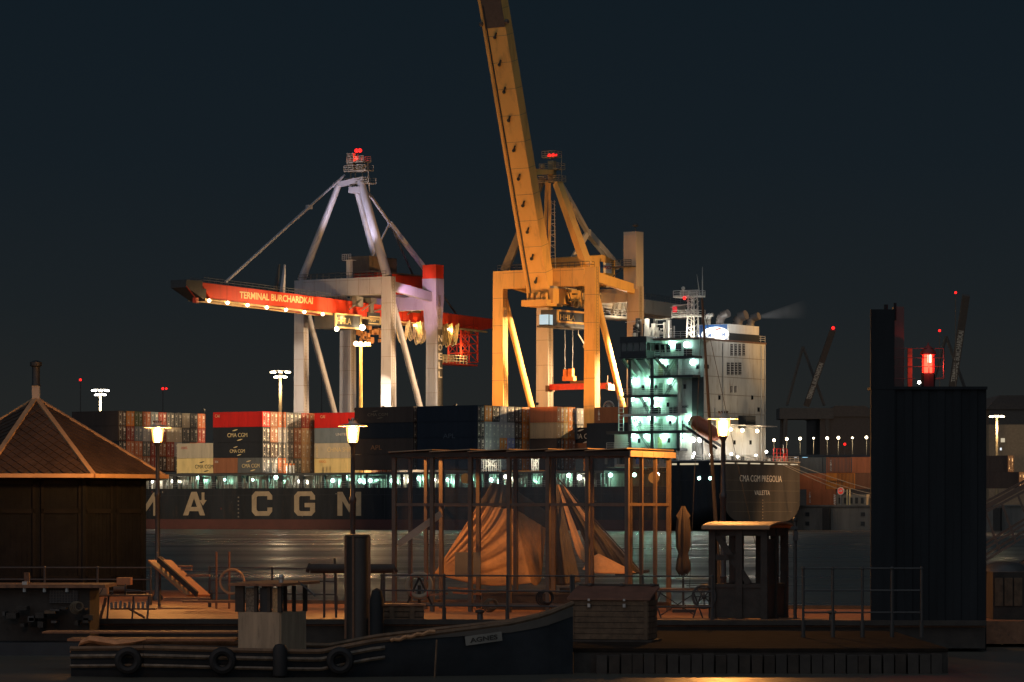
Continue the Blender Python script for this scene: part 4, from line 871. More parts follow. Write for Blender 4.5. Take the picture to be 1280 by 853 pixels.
# trolley with operator cab and sign
c0, c1 = bw_at(421, tc1 - 3), bw_at(452.5, tc1 - 3); zc = Z(413, tc1 - 3, 36); zd = Z(394.5, tc1 - 3, 36)
mb = MB(); mb.box((tc1 - 2.6, -c0, zc), (tc1 + 2.6, -c1, zd)); trol = part('trolley', mb, M_greydk, cr1)
mb = MB()
for zz, th in ((zc, .35), (zd - .25, .25)): mb.box((tc1 - 2.9, -c0, zz), (tc1 - 2.603, -c1 - .2, zz + th))
for ww_ in (c0, c1): mb.box((tc1 - 2.9, -ww_ - .12, zc), (tc1 - 2.603, -ww_ + .12, zd))
part('sign_frame', mb, M_text, cr1)
mb = text_mb('HHLA', (tc1 - 2.61, -(c0 + .7), zc + .9), (0, -1, 0), (0, 0, 1), (c1-c0)*.55, 1.25, bold=.01); part('sign_lettering', mb, M_text, cr1)
for u, v, s_ in ((421, 411.5, 1.0), (453, 409.5, 2.2)):
    w_ = bw_at(u, tc1 - 3.4); z = Z(v, tc1 - 3.4, w_); mb = MB(); mb.ball((tc1 - 3.4, -w_, z), .34 + .12*s_, 8); part('trolley_lamp', mb, G_warm, cr1); light(SHIP, (tc1 - 7.5, -w_ + 1, z - 3.5), 260*s_, (1, .7, .35), .3, parent=cr1)
c2, c3 = bw_at(460, tc1 - 2), bw_at(475, tc1 - 2); z2, z3 = Z(408, tc1, 40), Z(397.5, tc1, 40)
mb = MB(); mb.box((tc1 - 2, -c2, z2), (tc1 + 2, -c3, z3 + 1)); part('electrical_room', mb, M_greydk, cr1)
mb = MB()
for zz in (z2 + .3, z3): mb.box((tc1 - 2.25, -c2 - .2, zz), (tc1 - 2.003, -c3, zz + .2))
mb.box((tc1 - 2.25, -c3 + .25, z2 + .3), (tc1 - 2.003, -c3 - .1, z3)); part('sign_frame', mb, M_text, cr1)
mb = text_mb('HHLA', (tc1 - 2.01, -(c2 + .6), z2 + .8), (0, -1, 0), (0, 0, 1), (c3-c2)*.5, .8, bold=.01); part('sign_lettering', mb, M_text, cr1)
mb = MB()                                            # hanging machinery under the boom
for i in range(22):
    u = RN.uniform(446, 478); w_ = bw_at(u, tc1 - 1); z = Z(RN.uniform(410, 430), tc1 - 1, w_); mb.box((tc1 - 1.5, -w_, z), (tc1 - 1.2 + RN.uniform(0, 1), -w_ - RN.uniform(.2, 1.1), z + RN.uniform(.15, 1.3)))
part('hoist_machinery', mb, mat('hoist_paint', (.42, .17, .05), .5), cr1, kind='stuff')
# festoon loops
for u0, u1, v0, v1 in ((497, 511, 402, 428), (511, 520, 404, 425), (519, 527, 404, 430), (530, 536, 404, 424), (551, 558, 406, 432), (557, 564, 406, 433), (563, 572, 406, 432), (524, 533, 403, 429), (555, 562, 408, 428)):
    mb = MB()
    for dt_ in (-.5, -.1, .3):
        pts = []
        for i in range(11):
            a = i/10; u = u0 + (u1-u0)*a; v = v0 + (v1-v0)*(1 - abs(2*a-1)**2.2) + dt_*3; w_ = Wd(u, tc1 - 2.4); pts.append((tc1 - 2.2 + dt_, -w_, Z(v, tc1 - 2.4, w_)))
        mb.path(pts, .13, 5)
    part('festoon_cable', mb, mat('cable_yellow', (.55, .42, .18), .6), cr1)
# rear red lattice tower
R0 = [pix_on_t(576, 407, tc1 - 1.7), pix_on_t(597, 407, tc1 - 1.7), pix_on_t(576, 453, tc1 - 1.7), pix_on_t(597, 453, tc1 - 1.7)]
mb = MB(); 
for dx in (0, 3.2):
    o_ = Vector((dx, 0, 0))
    for p, q in ((R0[0], R0[2]), (R0[1], R0[3])): mb.tube(p + o_, q + o_, .2, 5)
    for i in range(4):
        a, b_ = i/4, (i+1)/4
        pl, pr, ql, qr = R0[0].lerp(R0[2], a), R0[1].lerp(R0[3], a), R0[0].lerp(R0[2], b_), R0[1].lerp(R0[3], b_)
        mb.tube(pl + o_, pr + o_, .14, 5); mb.tube(pl.lerp(pr, .5) + o_, ql.lerp(qr, .5) + o_, .12, 5); mb.tube(pl + o_, ql.lerp(qr, .5) + o_, .12, 5); mb.tube(ql + o_, pl.lerp(pr, .5) + o_, .1, 5); mb.tube(pl.lerp(pr, .5) + o_, qr + o_, .12, 5)
for i in range(5): a = i/4; mb.tube(R0[0].lerp(R0[2], a), R0[0].lerp(R0[2], a) + Vector((3.2, 0, 0)), .12, 5); mb.tube(R0[1].lerp(R0[3], a), R0[1].lerp(R0[3], a) + Vector((3.2, 0, 0)), .12, 5)
part('lattice_tower', mb, M_cred, cr1)
pa = pix_on_t(553.5, 454, tc1 - 1.9); pb = pix_on_t(597, 454, tc1 - 1.9)
mb = MB(); mb.box((pa.x, pa.y, pa.z - .2), (pa.x + 3.4, pb.y, pa.z + .1)); part('rear_platform', mb, M_cred, cr1)
mb = MB(); rail(mb, (pa.x, pa.y, pa.z), (pa.x, pb.y + 4, pa.z), 1.7, n=7, r=.09); rail(mb, (pa.x + 3.3, pa.y, pa.z), (pa.x + 3.3, pb.y + 4, pa.z), 1.7, n=7, r=.08); part('platform_rail', mb, M_text, cr1)
light(SHIP, (pa.x - 1, pa.y - 6, pa.z + 3), 500, WARM, .3, parent=cr1)
mb = MB(); p_ = pix_on_t(551, 419, tc1 - 1.7); mb.box((p_.x, p_.y + 5.6, p_.z - .2), (p_.x + .4, p_.y - 1, p_.z + .25)); part('cable_tray', mb, M_bar, cr1)
# NOELL plate letters
mb = MB(); mb.box((t0 - 1.49, -(w1 - .85), 22), (t0 - 1.44, -(w1 + .85), 41)); part('sign_strip', mb, M_greydk, cr1)
mb = MB()
for i, ch in enumerate('NOELL'):
    zz = Z(427.5 + 11.3*i, t0, w1); text_mb(ch, (t0 - 1.50, -(w1 - .75), zz), (0, -1, 0), (0, 0, 1), 1.45, 1.35, mb, bold=.02)
part('maker_lettering', mb, M_textw, cr1)

# ---- right crane, boom raised
tc2 = 58.95
cr2, t0, t1, w0, w1, zt, zb = crane(tc2, 10.65, M_cyel, M_cyel2, 'harbour_crane', 'yellow lit harbour crane with its boom raised steeply', 'ship to shore cranes on the quay')
mb = MB(); mb.box((t0 - 1.0, -w1 - 1.35, 47.0), (t0 + 1.9, -w1 + 1.35, 58.2)); part('tower_head', mb, M_cyel2, cr2)
mb = MB(); mb.tube((t0, -w1, 58.2), (t0, -w1, 59.0), .12, 6); mb.ball((t0, -w1, 59.5), .6, 8, sz=.6); part('searchlight', mb, M_greydk, cr2)
q0 = Vector((tc2, -30.2, 44.6)); q1 = Vector((tc2, -12.2, 103.5)); ln = (q1 - q0).normalized(); nb = Vector((0, ln.z, -ln.y)).normalized()  # nb points to port (underside)
if nb.y < 0: nb = -nb
def bp(s, dx, dn): return q0 + (q1 - q0)*s + Vector((dx, 0, 0)) + nb*dn
mb = MB(); hw, dp = 2.25, 2.4
mb.add([bp(0, -hw, 0), bp(0, hw, 0), bp(0, hw, -dp), bp(0, -hw, -dp), bp(1, -hw, 0), bp(1, hw, 0), bp(1, hw, -dp), bp(1, -hw, -dp)], [(0,1,2,3),(4,7,6,5),(0,4,5,1),(1,5,6,2),(2,6,7,3),(3,7,4,0)])
BOOMX = 1
boom2 = part('raised_boom', mb, M_cyel, cr2)
mb = MB()
for i in range(1, 12):
    s_ = i/12; s2 = s_ + .0012
    for fn in (.012,): mb.add([bp(s_, -hw, fn), bp(s_, hw, fn), bp(s2, hw, fn), bp(s2, -hw, fn)], [(0,1,2,3)]); mb.add([bp(s_, -hw - .012, 0), bp(s_, -hw - .012, -dp), bp(s2, -hw - .012, -dp), bp(s2, -hw - .012, 0)], [(0,1,2,3)])
part('weld_seam', mb, SEAM, boom2, kind='stuff')
mb = MB()
for dx in (hw + .55,): mb.add([bp(0, dx - .3, -.2), bp(0, dx + .3, -.2), bp(0, dx + .3, -.7), bp(0, dx - .3, -.7), bp(1, dx - .3, -.2), bp(1, dx + .3, -.2), bp(1, dx + .3, -.7), bp(1, dx - .3, -.7)], [(0,1,2,3),(4,7,6,5),(0,4,5,1),(1,5,6,2),(2,6,7,3),(3,7,4,0)])
part('trolley_rail', mb, M_cyel, cr2)
mb = MB(); dx = hw - .25; mb.add([bp(0, dx - .18, .1), bp(0, dx + .1, .1), bp(0, dx + .1, .003), bp(0, dx - .18, .003), bp(.93, dx - .18, .1), bp(.93, dx + .1, .1), bp(.93, dx + .1, .003), bp(.93, dx - .18, .003)], [(0,1,2,3),(4,7,6,5),(0,4,5,1),(1,5,6,2),(2,6,7,3),(3,7,4,0)]); part('cable_channel', mb, M_dark, cr2)
for s_ in (.055, .13, .215, .30, .385, .475, .57, .66, .745, .83):
    mb = MB(); c = bp(s_, .35, .25); mb.ball(c, .34, 8); mb.beam(c, c + ln*.9 - Vector((.5, 0, 0)), .28, .2); part('boom_lamp', mb, M_dark, cr2)
mb = MB(); 
for s0, s1, dx in ((.86, .99, 0),): mb.add([bp(s0, -hw - .02, .05), bp(s0, hw + .02, .05), bp(s0, hw + .02, .003), bp(s0, -hw - .02, .003), bp(s1, -hw - .02, .05), bp(s1, hw + .02, .05), bp(s1, hw + .02, .003), bp(s1, -hw - .02, .003)], [(0,1,2,3),(4,7,6,5),(0,4,5,1),(1,5,6,2),(2,6,7,3),(3,7,4,0)])
for dx in (-hw - .4, hw + .9): mb.ball(bp(.875, dx, -.2), .5, 8)
part('boom_tip_plate', mb, mat('tip_brown', (.10, .075, .06), .6), cr2)
# hinge gear
mb = MB(); mb.box((tc2 - 2.9, -28.0, 43.1), (tc2 + 3.0, -33.5, 44.3)); mb.box((tc2 - 3.4, -29.5, 43.6), (tc2 - 2.4, -40, 46.5))
for i in range(10): x = tc2 - 3 + RN.uniform(0, 6); mb.box((x, -28.6, 43 + RN.uniform(0, 2)), (x + RN.uniform(.2, .8), -29.3, 44.5 + RN.uniform(0, 1.4)))
part('boom_hinge', mb, M_cyel, cr2)
mb = MB()
for i in range(30):
    w_ = RN.uniform(33.2, 44); zz = RN.uniform(43.0, 46.6); mb.box((tc2 - 4.6 + RN.uniform(0, 1.5), -w_, zz), (tc2 - 3.0, -w_ - RN.uniform(.2, 1.6), zz + RN.uniform(.15, .9)))
for i in range(10):
    w_ = RN.uniform(33, 44); mb.tube((tc2 - 4.7, -w_, 43.2), (tc2 - 4.7, -w_ - RN.uniform(-2, 3), 46.6), .1, 5)
part('hinge_machinery', mb, mat('hinge_gear', (.13, .10, .07), .5), cr2, kind='stuff')
# pylon 2
P2 = lambda u, v, w: pix_on_w(u, v, w)
apz = 68.0; ac = P2(689, 222, 34.3)
mb = MB(); mb.beam(P2(697, 229, 34), (t0 + 1.2, -w0, zt + .5), 1.5, 1.3, wa2=1.7, wb2=1.5); part('pylon_leg', mb, M_cyel, cr2)
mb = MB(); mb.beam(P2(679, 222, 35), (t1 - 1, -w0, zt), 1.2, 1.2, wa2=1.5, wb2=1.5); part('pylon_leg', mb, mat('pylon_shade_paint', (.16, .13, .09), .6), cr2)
mb = MB(); mb.beam(P2(683.5, 226, 33.5), P2(680.5, 318, 36), .55, .55); mb.beam(P2(687, 229, 33.5), P2(686.5, 318, 36), .5, .5); part('stay_pair', mb, M_cyel, cr2)
rk = pix_on_t(734, 290, tc2); mb = MB(); mb.beam(P2(701, 230, 35), rk, .8, .8); part('backstay', mb, M_cyel2, cr2)
mb = MB(); mb.beam(rk, pix_on_t(772, 334, tc2), 1.1, 1.2); part('backstay', mb, M_cyel2, cr2)
mb = MB(); mb.beam(rk + Vector((0, 0, -.3)), pix_on_t(713, 329, tc2 + 2), .9, .9); part('backstay_link', mb, M_cyel2, cr2)
mb = MB(); mb.beam(pix_on_t(667, 215.5, tc2), pix_on_t(688, 215.5, tc2), 1.6, 1.2, wa2=1.6, wb2=.8); part('pylon_arm', mb, M_cyel, cr2)
mb = MB(); c = ac
for zz, L, L2 in ((67.4, 2.3, 2.6), (69.8, 2.0, 2.4), (72.2, 1.4, 1.6)):
    mb.box((c.x - L2, c.y - 1.2, zz), (c.x + L, c.y + 1.2, zz + .15)); rail(mb, (c.x - L2, c.y + 1.2, zz), (c.x + L, c.y + 1.2, zz), 1.2, n=4, r=.055); rail(mb, (c.x - L2, c.y - 1.2, zz), (c.x - L2, c.y + 1.2, zz), 1.2, n=2, r=.055)
mb.box((c.x - .8, c.y - .6, 67.5), (c.x + .4, c.y + .6, 71.6)); mb.tube((c.x - 2.4, c.y, 67.4), (c.x - 2.4, c.y, 72.5), .08, 4); mb.ball((c.x + 1.4, c.y + .8, 70.6), .5, 8)
part('top_platform', mb, mat('platform_ochre', (.34, .27, .16), .6), cr2)
rd = P2(689, 195, 34.3); mb = MB(); mb.tube((rd.x, rd.y, 72), rd, .08, 5); mb.ball(rd + Vector((.4, 0, 0)), .42, 8, 1); mb.ball(rd - Vector((.5, 0, 0)), .42, 8, 1); mb.ball(rd - Vector((1.2, 0, -.1)), .2, 6, 1); part('beacon', mb, [M_greydk, G_red], cr2)
light(SHIP, rd + Vector((0, .4, -1.5)), 200, (1, .05, .03), .2, parent=cr2)
mb = MB(); lx = P2(691, 250, 35); 
for dx in (-.6, .6): mb.tube((lx.x + dx, lx.y, zt), (lx.x + dx*.6, lx.y, 64), .07, 4)
for i in range(20): zz = zt + .7*i; mb.tube((lx.x - .6, lx.y, zz), (lx.x + .6, lx.y, zz + (.0 if i % 3 else .7)), .05, 4)
part('ladder', mb, M_cyel2, cr2)
# machine house
mb = MB(); mb.box((tc2 - 4.2, -38, 47.8), (tc2 + 3, -50.5, 53.0)); mb.prism([(tc2 - 4.2, -38, 53.0), (tc2 - 4.2, -50.5, 53.0), (tc2 - 4.2, -46, 53.9)], (7.2, 0, 0)); mh = part('machine_house', mb, M_cyel, cr2)
mb = MB(); mb.box((tc2 - 4.26, -46.3, 50.4), (tc2 - 4.203, -49.2, 52.4)); pl_ = part('plate', mb, M_plate, mh)
mb = MB(); mb.box((tc2 - 4.30, -45.0, 50.3), (tc2 - 4.203, -46.0, 52.5)); part('blue_plate', mb, M_blue, mh)
part('plate_lettering', text_mb('KCI', (tc2 - 4.265, -46.6, 51.2), (0, -1, 0), (0, 0, 1), 2.2, .6), M_redp, mh)
# rear boom
mb = MB()
za, zb_ = 45.2, 44.0
for dx in (-2.6, 1.2): mb.beam((tc2 + dx, -30, 45.6), (tc2 + dx, -79, 44.2), 1.2, 2.8)
part('rear_boom', mb, M_cyel2, cr2)
rl = MB(); rail(rl, (tc2 - 3.2, -52, 46.4), (tc2 - 3.2, -79, 45.6), 1.2, n=14, r=.05); part('rear_rail', rl, M_greydk, cr2)
mb = MB(); mb.box((tc2 - 3.6, -36, 41.8), (tc2 + 2, -62, 42.2)); rail(mb, (tc2 - 3.6, -44, 42.2), (tc2 - 3.6, -60, 42.2), 1.3, n=8, r=.07)
for i in range(26): w_ = RN.uniform(32, 62); zz = RN.uniform(42.3, 45.5); mb.box((tc2 - 3.4, -w_, zz), (tc2 - 2.0, -w_ - RN.uniform(.15, 1.6), zz + RN.uniform(.1, 1.2)))
for i in range(8): w_ = RN.uniform(50, 62); mb.tube((tc2 - 3.5, -w_, 42), (tc2 - 3.5, -w_ - RN.uniform(-2, 2), 45), .09, 4)
part('machinery_gallery', mb, mat('gallery_steel', (.30, .27, .22), .55), cr2)
mb = MB(); a_ = pix_on_t(762, 350, tc2 - 5); b_ = pix_on_t(790, 365, tc2 - 5)
mb.path([pix_on_t(749, 346, tc2 - 5), pix_on_t(765, 349, tc2 - 5), pix_on_t(790, 358, tc2 - 5)], .45, 6)
for k_ in range(7): mb.path([pix_on_t(762 + k_*1.2, 350 - k_, tc2 - 6), pix_on_t(775 + k_*1.5, 338 - k_*1.2, tc2 - 6), pix_on_t(788 + k_, 331 - k_*.3, tc2 - 6), pix_on_t(792 + k_*.6, 352 + k_, tc2 - 6)], .10, 4)
part('cable_bundle', mb, M_greydk, cr2)
mb = MB(); c = P2(787, 333, 46); mb.box((t0 - 1, -w1 + 1.36, 51.2), (t0 + 3.8, -w1 + 3.2, 51.4)); rail(mb, (t0 - 1, -w1 + 3.2, 51.4), (t0 + 3.8, -w1 + 3.2, 51.4), 1.2, n=4, r=.06); part('tower_platform', mb, M_greydk, cr2)
# sign, cab
def onp(u0, u1, v0, v1, t, d=.3):
    wa_, wb_ = Wd(u0, t), Wd(u1, t); wm_ = (wa_+wb_)/2; return (t, -wa_, Z(v1, t, wm_)), (t + d, -wb_, Z(v0, t, wm_))
ts_ = tc2 - 3.9
a_, b_ = onp(697, 732, 388.5, 404.5, ts_, .25); mb = MB()
mb.box(a_, (b_[0], b_[1], a_[2] + .35)); mb.box((a_[0], a_[1], b_[2] - .35), b_); mb.box(a_, (b_[0], a_[1] - .5, b_[2])); mb.box((a_[0], b_[1] + .35, a_[2]), b_); part('sign_frame', mb, M_cyel, cr2)
mb = MB(); mb.box((a_[0] + .1, a_[1] - .3, a_[2] + .2), (a_[0] + .2, b_[1] + .3, b_[2] - .2)); part('sign_panel', mb, M_dark, cr2)
part('sign_lettering', text_mb('HHLA', (ts_ + .08, a_[1] - 1.1, a_[2] + .6), (0, -1, 0), (0, 0, 1), abs(b_[1]-a_[1])*.52, 1.0, bold=0), M_text, cr2)
mb = MB(); mb.box((ts_ + .3, a_[1] - .2, a_[2] - .6), (ts_ + 4, b_[1], b_[2])); mb.box((ts_ - .3, a_[1] + 1.2, a_[2] - .9), (ts_ + 4, b_[1] - 2, a_[2] - .55)); part('trolley', mb, M_greydk, cr2)
a_, b_ = onp(684, 691, 393.5, 407, ts_, 1.8); mb = MB(); mb.box(a_, b_); part('operator_cab', mb, mat('cab_lit', (.3, .4, .45), .3, emit=(.35, .75, 1.0), es=.5), cr2)
mb = MB(); mb.box((a_[0] - .03, a_[1] - .5, a_[2] - .05), (a_[0] + .05, a_[1] - .75, b_[2] + .05)); mb.box((a_[0] - .04, a_[1] + .05, a_[2] - .1), (b_[0], b_[1] - .05, a_[2] + .15)); part('cab_frame', mb, M_dark, cr2)
light(SHIP, (tc2 - 6, -52, 40.5), 1500, (1, .86, .66), .3, parent=cr2)  # added light with no fitting, shows the rear machinery
# hook and spreader
mb = MB(); c = pix_on_t(723, 418, tc2 - 1); mb.tube((c.x, c.y, c.z + 2.8), (c.x, c.y, c.z), .06, 4); mb.tube(c, c + Vector((-.2, -2.0, -2.0)), .14, 5); mb.ball(c + Vector((-.2, -2.1, -2.3)), .45, 8); part('hanging_hook', mb, M_bar, cr2)
wsp = 39.5; s0, s1 = T(764.5, wsp), T(686, wsp); zs = Z(487.5, tc2, wsp)
mb = MB(); mb.box((s0 + .5, -wsp - .6, zs), (s1 - .5, -wsp + .6, zs + 1.15)); sprd = part('spreader', mb, mat('spreader_red', (.8, .01, .01), .45, emit=(1, .02, .01), es=.35) if False else M_redp, cr2)
for tt in (s0, s1 - .6): mb = MB(); mb.box((tt, -wsp - 1.2, zs - .3), (tt + .6, -wsp + 1.2, zs + .9)); part('spreader_end', mb, mat('spreader_gear', (.10, .05, .03), .6), cr2)
mb = MB()
for tt in (s0 + .8, s1 - 1.0): mb.tube((tt, -wsp + .3, zs + 1), (tt - .1, -wsp + .3, zs + 2.6), .08, 4)
mb.box((s0 + 5, -wsp - .8, zs + 1.16), (s1 - 5.5, -wsp + .8, zs + 1.7)); part('sheave_frame', mb, mat('spreader_gear', (.10, .05, .03), .6), cr2)
mb = MB(); c = P2(710.5, 477, wsp); mb.box((c.x - 1.5, c.y - .5, zs + 1.75), (c.x + 1.1, c.y + .5, zs + 2.6)); mb.box((c.x - 1.1, c.y - .4, zs + 2.6), (c.x - .1, c.y + .4, zs + 4.1)); mb.box((c.x + .2, c.y - .4, zs + 2.6), (c.x + 1.0, c.y + .4, zs + 4.0)); part('head_block', mb, M_orange, cr2)
mb = MB()
for dx in (-1, .8): mb.tube((c.x + dx, c.y, zs + 4), (c.x + dx, c.y, 42), .03, 3)
mb.tube((s0 + 9.5, -wsp, zs + 3.6), (s0 + 8.9, -wsp, zs + 1.7), .04, 3)
part('hoist_rope', mb, M_greydk, cr2)

# ================================================================ TERMINAL LIGHT MASTS, FAR LIGHTS
def light_mast(u, v, Y, lab, s_=1.0, col=WARM, gm=None, power=60000, tiers=2, grp='floodlight masts of the terminal', vis_r=1.0):
    x = X_(u, Y); z = Z_(v, Y)
    o = thing('light_mast', lab, 'floodlight mast', (x, Y, QZ), WORLD, grp)
    mb = MB(); mb.tube((x, Y, QZ), (x, Y, z + .5), .55*s_, 8, r2=.32*s_); part('pole', mb, mat('mast_steel', (.22, .17, .10), .5), o)
    for k_ in range(tiers):
        zz = z - k_*1.1*s_*vis_r; r_ = (2.0 if k_ == 0 else 1.2)*s_*vis_r
        mb = MB(); mb.lathe((x, Y, zz), [(r_, .28), (r_, .4), (.3, .4)], 14); part('lamp_ring', mb, M_bar, o)
        n_ = 8
        for i in range(n_):
            a = 2*math.pi*i/n_; mb = MB(); mb.ball((x + r_*math.cos(a), Y + r_*math.sin(a), zz), .36*s_*vis_r, 8, sz=.6); part('floodlight', mb, gm or G_warm, o)
    light(WORLD, (x, Y - 2.2*s_, z - 3.4*s_), power, col, 1.0, parent=o)
    return o
light_mast(350.5, 465.5, 790, 'floodlight mast left of the grey crane legs above the containers', 1.0, WARM, None, 5000)
light_mast(125.5, 488.5, 860, 'whitish floodlight mast behind the kiosk roof at far left', .95, (1, .9, .75), G_white, 6000)
light_mast(1246, 521, 900, 'floodlight mast at the far right beside the steel pile', .85, WARM, None, 6000, tiers=1)
# four heads on the mast in front of the grey crane
Ym = 682; x = X_(451, Ym); z = Z_(430, Ym)
o = thing('light_mast', 'orange floodlight mast standing between the legs of the grey crane', 'floodlight mast', (x, Ym, QZ), WORLD, 'floodlight masts of the terminal')
mb = MB(); mb.tube((x, Ym, QZ), (x, Ym, z), .45, 8, r2=.3); part('pole', mb, mat('mast_amber', (.75, .45, .12), .5), o)
mb = MB(); mb.box((x - 1.2, Ym - .4, z - .5), (x + 2.0, Ym + .4, z - .25)); part('crossarm', mb, M_text, o)
for i, dx in enumerate((-.9, .0, .95, 1.6)): mb = MB(); mb.ball((x + dx, Ym - .5, z), .5 - .06*i, 8); part('floodlight', mb, G_sod, o)
light(WORLD, (x, Ym - 3, z), 6000, (1, .6, .25), .5, parent=o)
light(WORLD, (x, Ym + 4, z), 6000, (1, .65, .3), .5, parent=o)
# unseen floodlight masts, added to light the cranes, hull and container ends
def added_flood(pos, tgt, power, col, ang, lab, blend=.6):
    o = thing('light_mast', lab, 'floodlight mast', (pos[0], pos[1], 0), WORLD, 'floodlight masts of the terminal')
    mb = MB(); mb.tube((pos[0], pos[1], 0), (pos[0], pos[1], pos[2]), .4, 8, r2=.2); part('pole', mb, M_bar, o)
    d = (Vector(tgt) - Vector(pos)).normalized()
    mb = MB(); mb.beam(Vector(pos) - d*1.2, Vector(pos) - d*.5, 1.2, 1.2); part('floodlight', mb, M_dark, o)
    light(WORLD, pos, power, col, .8, spot=ang, target=tgt, blend=blend, parent=o)
    return o
# floodlights added on the deck cargo to light the cranes from below
def added_deck_flood(t, w, tgt, power, col, ang, lab, z=23.3):
    o = thing('added_deck_floodlight', lab, 'floodlight', (t, -w, z - .5), SHIP, 'added upward floodlights on top of the deck cargo')
    mb = MB(); mb.tube((t, -w, z - .5), (t, -w, z), .06, 6); part('stand', mb, M_greydk, o)
    d = (Vector(tgt) - Vector((t, -w, z))).normalized(); p = Vector((t, -w, z + .2))
    mb = MB(); mb.beam(p - d*.35, p - d*.02, .55, .4); part('housing', mb, M_dark, o)
    light(SHIP, p + d*.12, power, col, .15, spot=ang, target=tgt, blend=.35, parent=o)
for k_, (t, w) in enumerate(((43, 5), (60, 3), (78, 5))):
    added_deck_flood(t, w, (59 + (t-59)*.3, -31, 52), (9000, 15000, 15000)[k_], (1.0, .385, .06), 105, ('added orange floodlight on the cargo nearest the deckhouse, turned up at the yellow crane', 'added orange floodlight on the cargo before the middle of the yellow crane', 'added orange floodlight on the cargo left of the yellow crane')[k_])
for k_, (t, w) in enumerate(((95, 19), (121, 4))):
    added_deck_flood(t, w, (107 + (t-107)*.75, -32, 24.5), 24000, (1.0, .80, .56), 56, ('added white floodlight on the cargo right of the grey crane', 'added white floodlight on the cargo left of the grey crane')[k_])
added_flood((-230, 470, 34), SHIP.w((103, -36, 30)), 0.10e6, (1.0, .80, .62), 18, 'added tall floodlight mast on the near shore aimed at the grey crane', 1.0)
added_flood((-225, 420, 26), SHIP.w((110, 0, 14)), 1.5e6, (1.0, .70, .38), 13, 'added tall floodlight mast on the near shore aimed at the ship side', .8)
added_flood((-200, 400, 26), SHIP.w((34, -8, 19)), 0.55e6, (1.0, .58, .24), 7, 'added tall floodlight mast on the near shore aimed at the cargo left of the deckhouse', 1.0)
added_flood((215, 520, 34), SHIP.w((59, -36, 42)), 2.0e6, (1.0, .52, .15), 11, 'added tall floodlight mast on the terminal aimed at the yellow crane', 1.0)
added_flood((195, 560, 30), SHIP.w((107, -36, 18)), 1.0e6, (1.0, .78, .50), 8, 'added tall floodlight mast on the terminal aimed at the grey crane', 1.0)
pA = SHIP.w((35, -45, 33)); added_flood(tuple(pA), SHIP.w((139, -10, 16)), 0.50e6, (1.0, .68, .38), 58, 'added floodlight mast hidden behind the deckhouse aimed at the container ends', 1.0)
added_flood(tuple(SHIP.w((27, -52, 30))), SHIP.w((72, -12, 16)), 0.26e6, (1.0, .66, .34), 44, 'second added floodlight mast hidden behind the deckhouse aimed at the nearer container ends', 1.0)
added_flood((185, 560, 36), SHIP.w((85, -10, 16)), 0.12e6, (1.0, .68, .36), 24, 'added tall floodlight mast on the terminal aimed at the deck cargo', .8)
added_flood((120, 540, 38), SHIP.w((2, -15, 22)), 0.015e6, (1.0, .82, .62), 40, 'added tall floodlight mast on the terminal aimed at the deckhouse', .6)
added_flood((150, 600, 34), (66, 636, 5), 0.34e6, (1.0, .52, .20), 17, 'added tall floodlight mast on the terminal aimed at the quay containers', .6)
of_ = thing('added_deck_floodlight', 'added floodlight on the open hatch facing the container ends left of the yellow crane', 'floodlight', (57, -8, 12), SHIP)  # unseen floodlight, added to brighten these container ends
mb = MB(); mb.tube((57, -8, HZ), (57, -8, 12.2), .06, 6); mb.box((56.4, -8.3, 12.2), (56.9, -7.7, 12.7)); part('housing', mb, M_dark, of_)
light(SHIP, (57.2, -8, 12.6), 22000, (1.0, .74, .44), .2, spot=110, target=(72, -9, 17.5), blend=.5, parent=of_)
# cool pinkish fill on the grey crane, added spots with no fitting
light(SHIP, (102, -22, 55), 14000, (.80, .76, 1.0), .5, spot=70, target=(106, -36, 66), parent=cr1)
light(SHIP, (90, -30, 46), 9000, (1.0, .55, .95), .5, spot=50, target=(96.5, -40, 46), parent=cr1)

# ================================================================ FAR BACKGROUND
for i, (u, v) in enumerate(((967.5, 550.5), (983.5, 549), (1000, 548.5), (1017, 548), (1034, 548), (1048, 547.5), (1065.5, 547.5), (1083, 547))):
    Y = 1150; x, z = X_(u, Y), Z_(v, Y)
    o = thing('far_lamp', f'{ORD[i]} of the small yellow lamps in the row right of the deckhouse', 'lamp', (x, Y, QZ), WORLD, 'row of far yellow lamps')
    mb = MB(); mb.tube((x, Y, QZ), (x, Y, z - .7), .1, 5); part('pole', mb, M_dark, o)
    mb = MB(); mb.ball((x, Y, z), .48 if i not in (3, 6) else .3, 8); part('lamp_head', mb, G_warm, o)
    light(WORLD, (x, Y - 3, z - 2), 1500, (1, .7, .35), .5, parent=o)
M_far = mat('far_structure', (.085, .075, .065), .9)
M_far2 = mat('far_roof', (.08, .065, .055), .9)
def farbox(name, lab, cat, u0, u1, v0, v1, Y, D, m=None, roof=None, win=None):
    x0, x1, zb, zt = X_(u0, Y), X_(u1, Y), 0, Z_(v0, Y); zb = QZ if v1 is None else Z_(v1, Y)
    o = thing(name, lab, cat, ((x0+x1)/2, Y, zb), WORLD)
    mb = MB(); mb.box((x0, Y, zb), (x1, Y + D, zt)); part('wall', mb, m or M_far, o)
    if roof:
        mb = MB(); mb.prism([(x0 - 1, Y - .5, zt + .01), (x1 + 1, Y - .5, zt + .01), (x1 - roof[1]*(x1-x0), Y - .5, zt + roof[0]), (x0 + roof[1]*(x1-x0), Y - .5, zt + roof[0])], (0, D, 0)); part('roof', mb, M_far2, o)
    for (a, b_, c, d_, gm) in (win or []):
        mb = MB(); mb.box((X_(a, Y), Y - .1, Z_(d_, Y)), (X_(b_, Y), Y - .003, Z_(c, Y))); part('window', mb, gm, o)
    return o
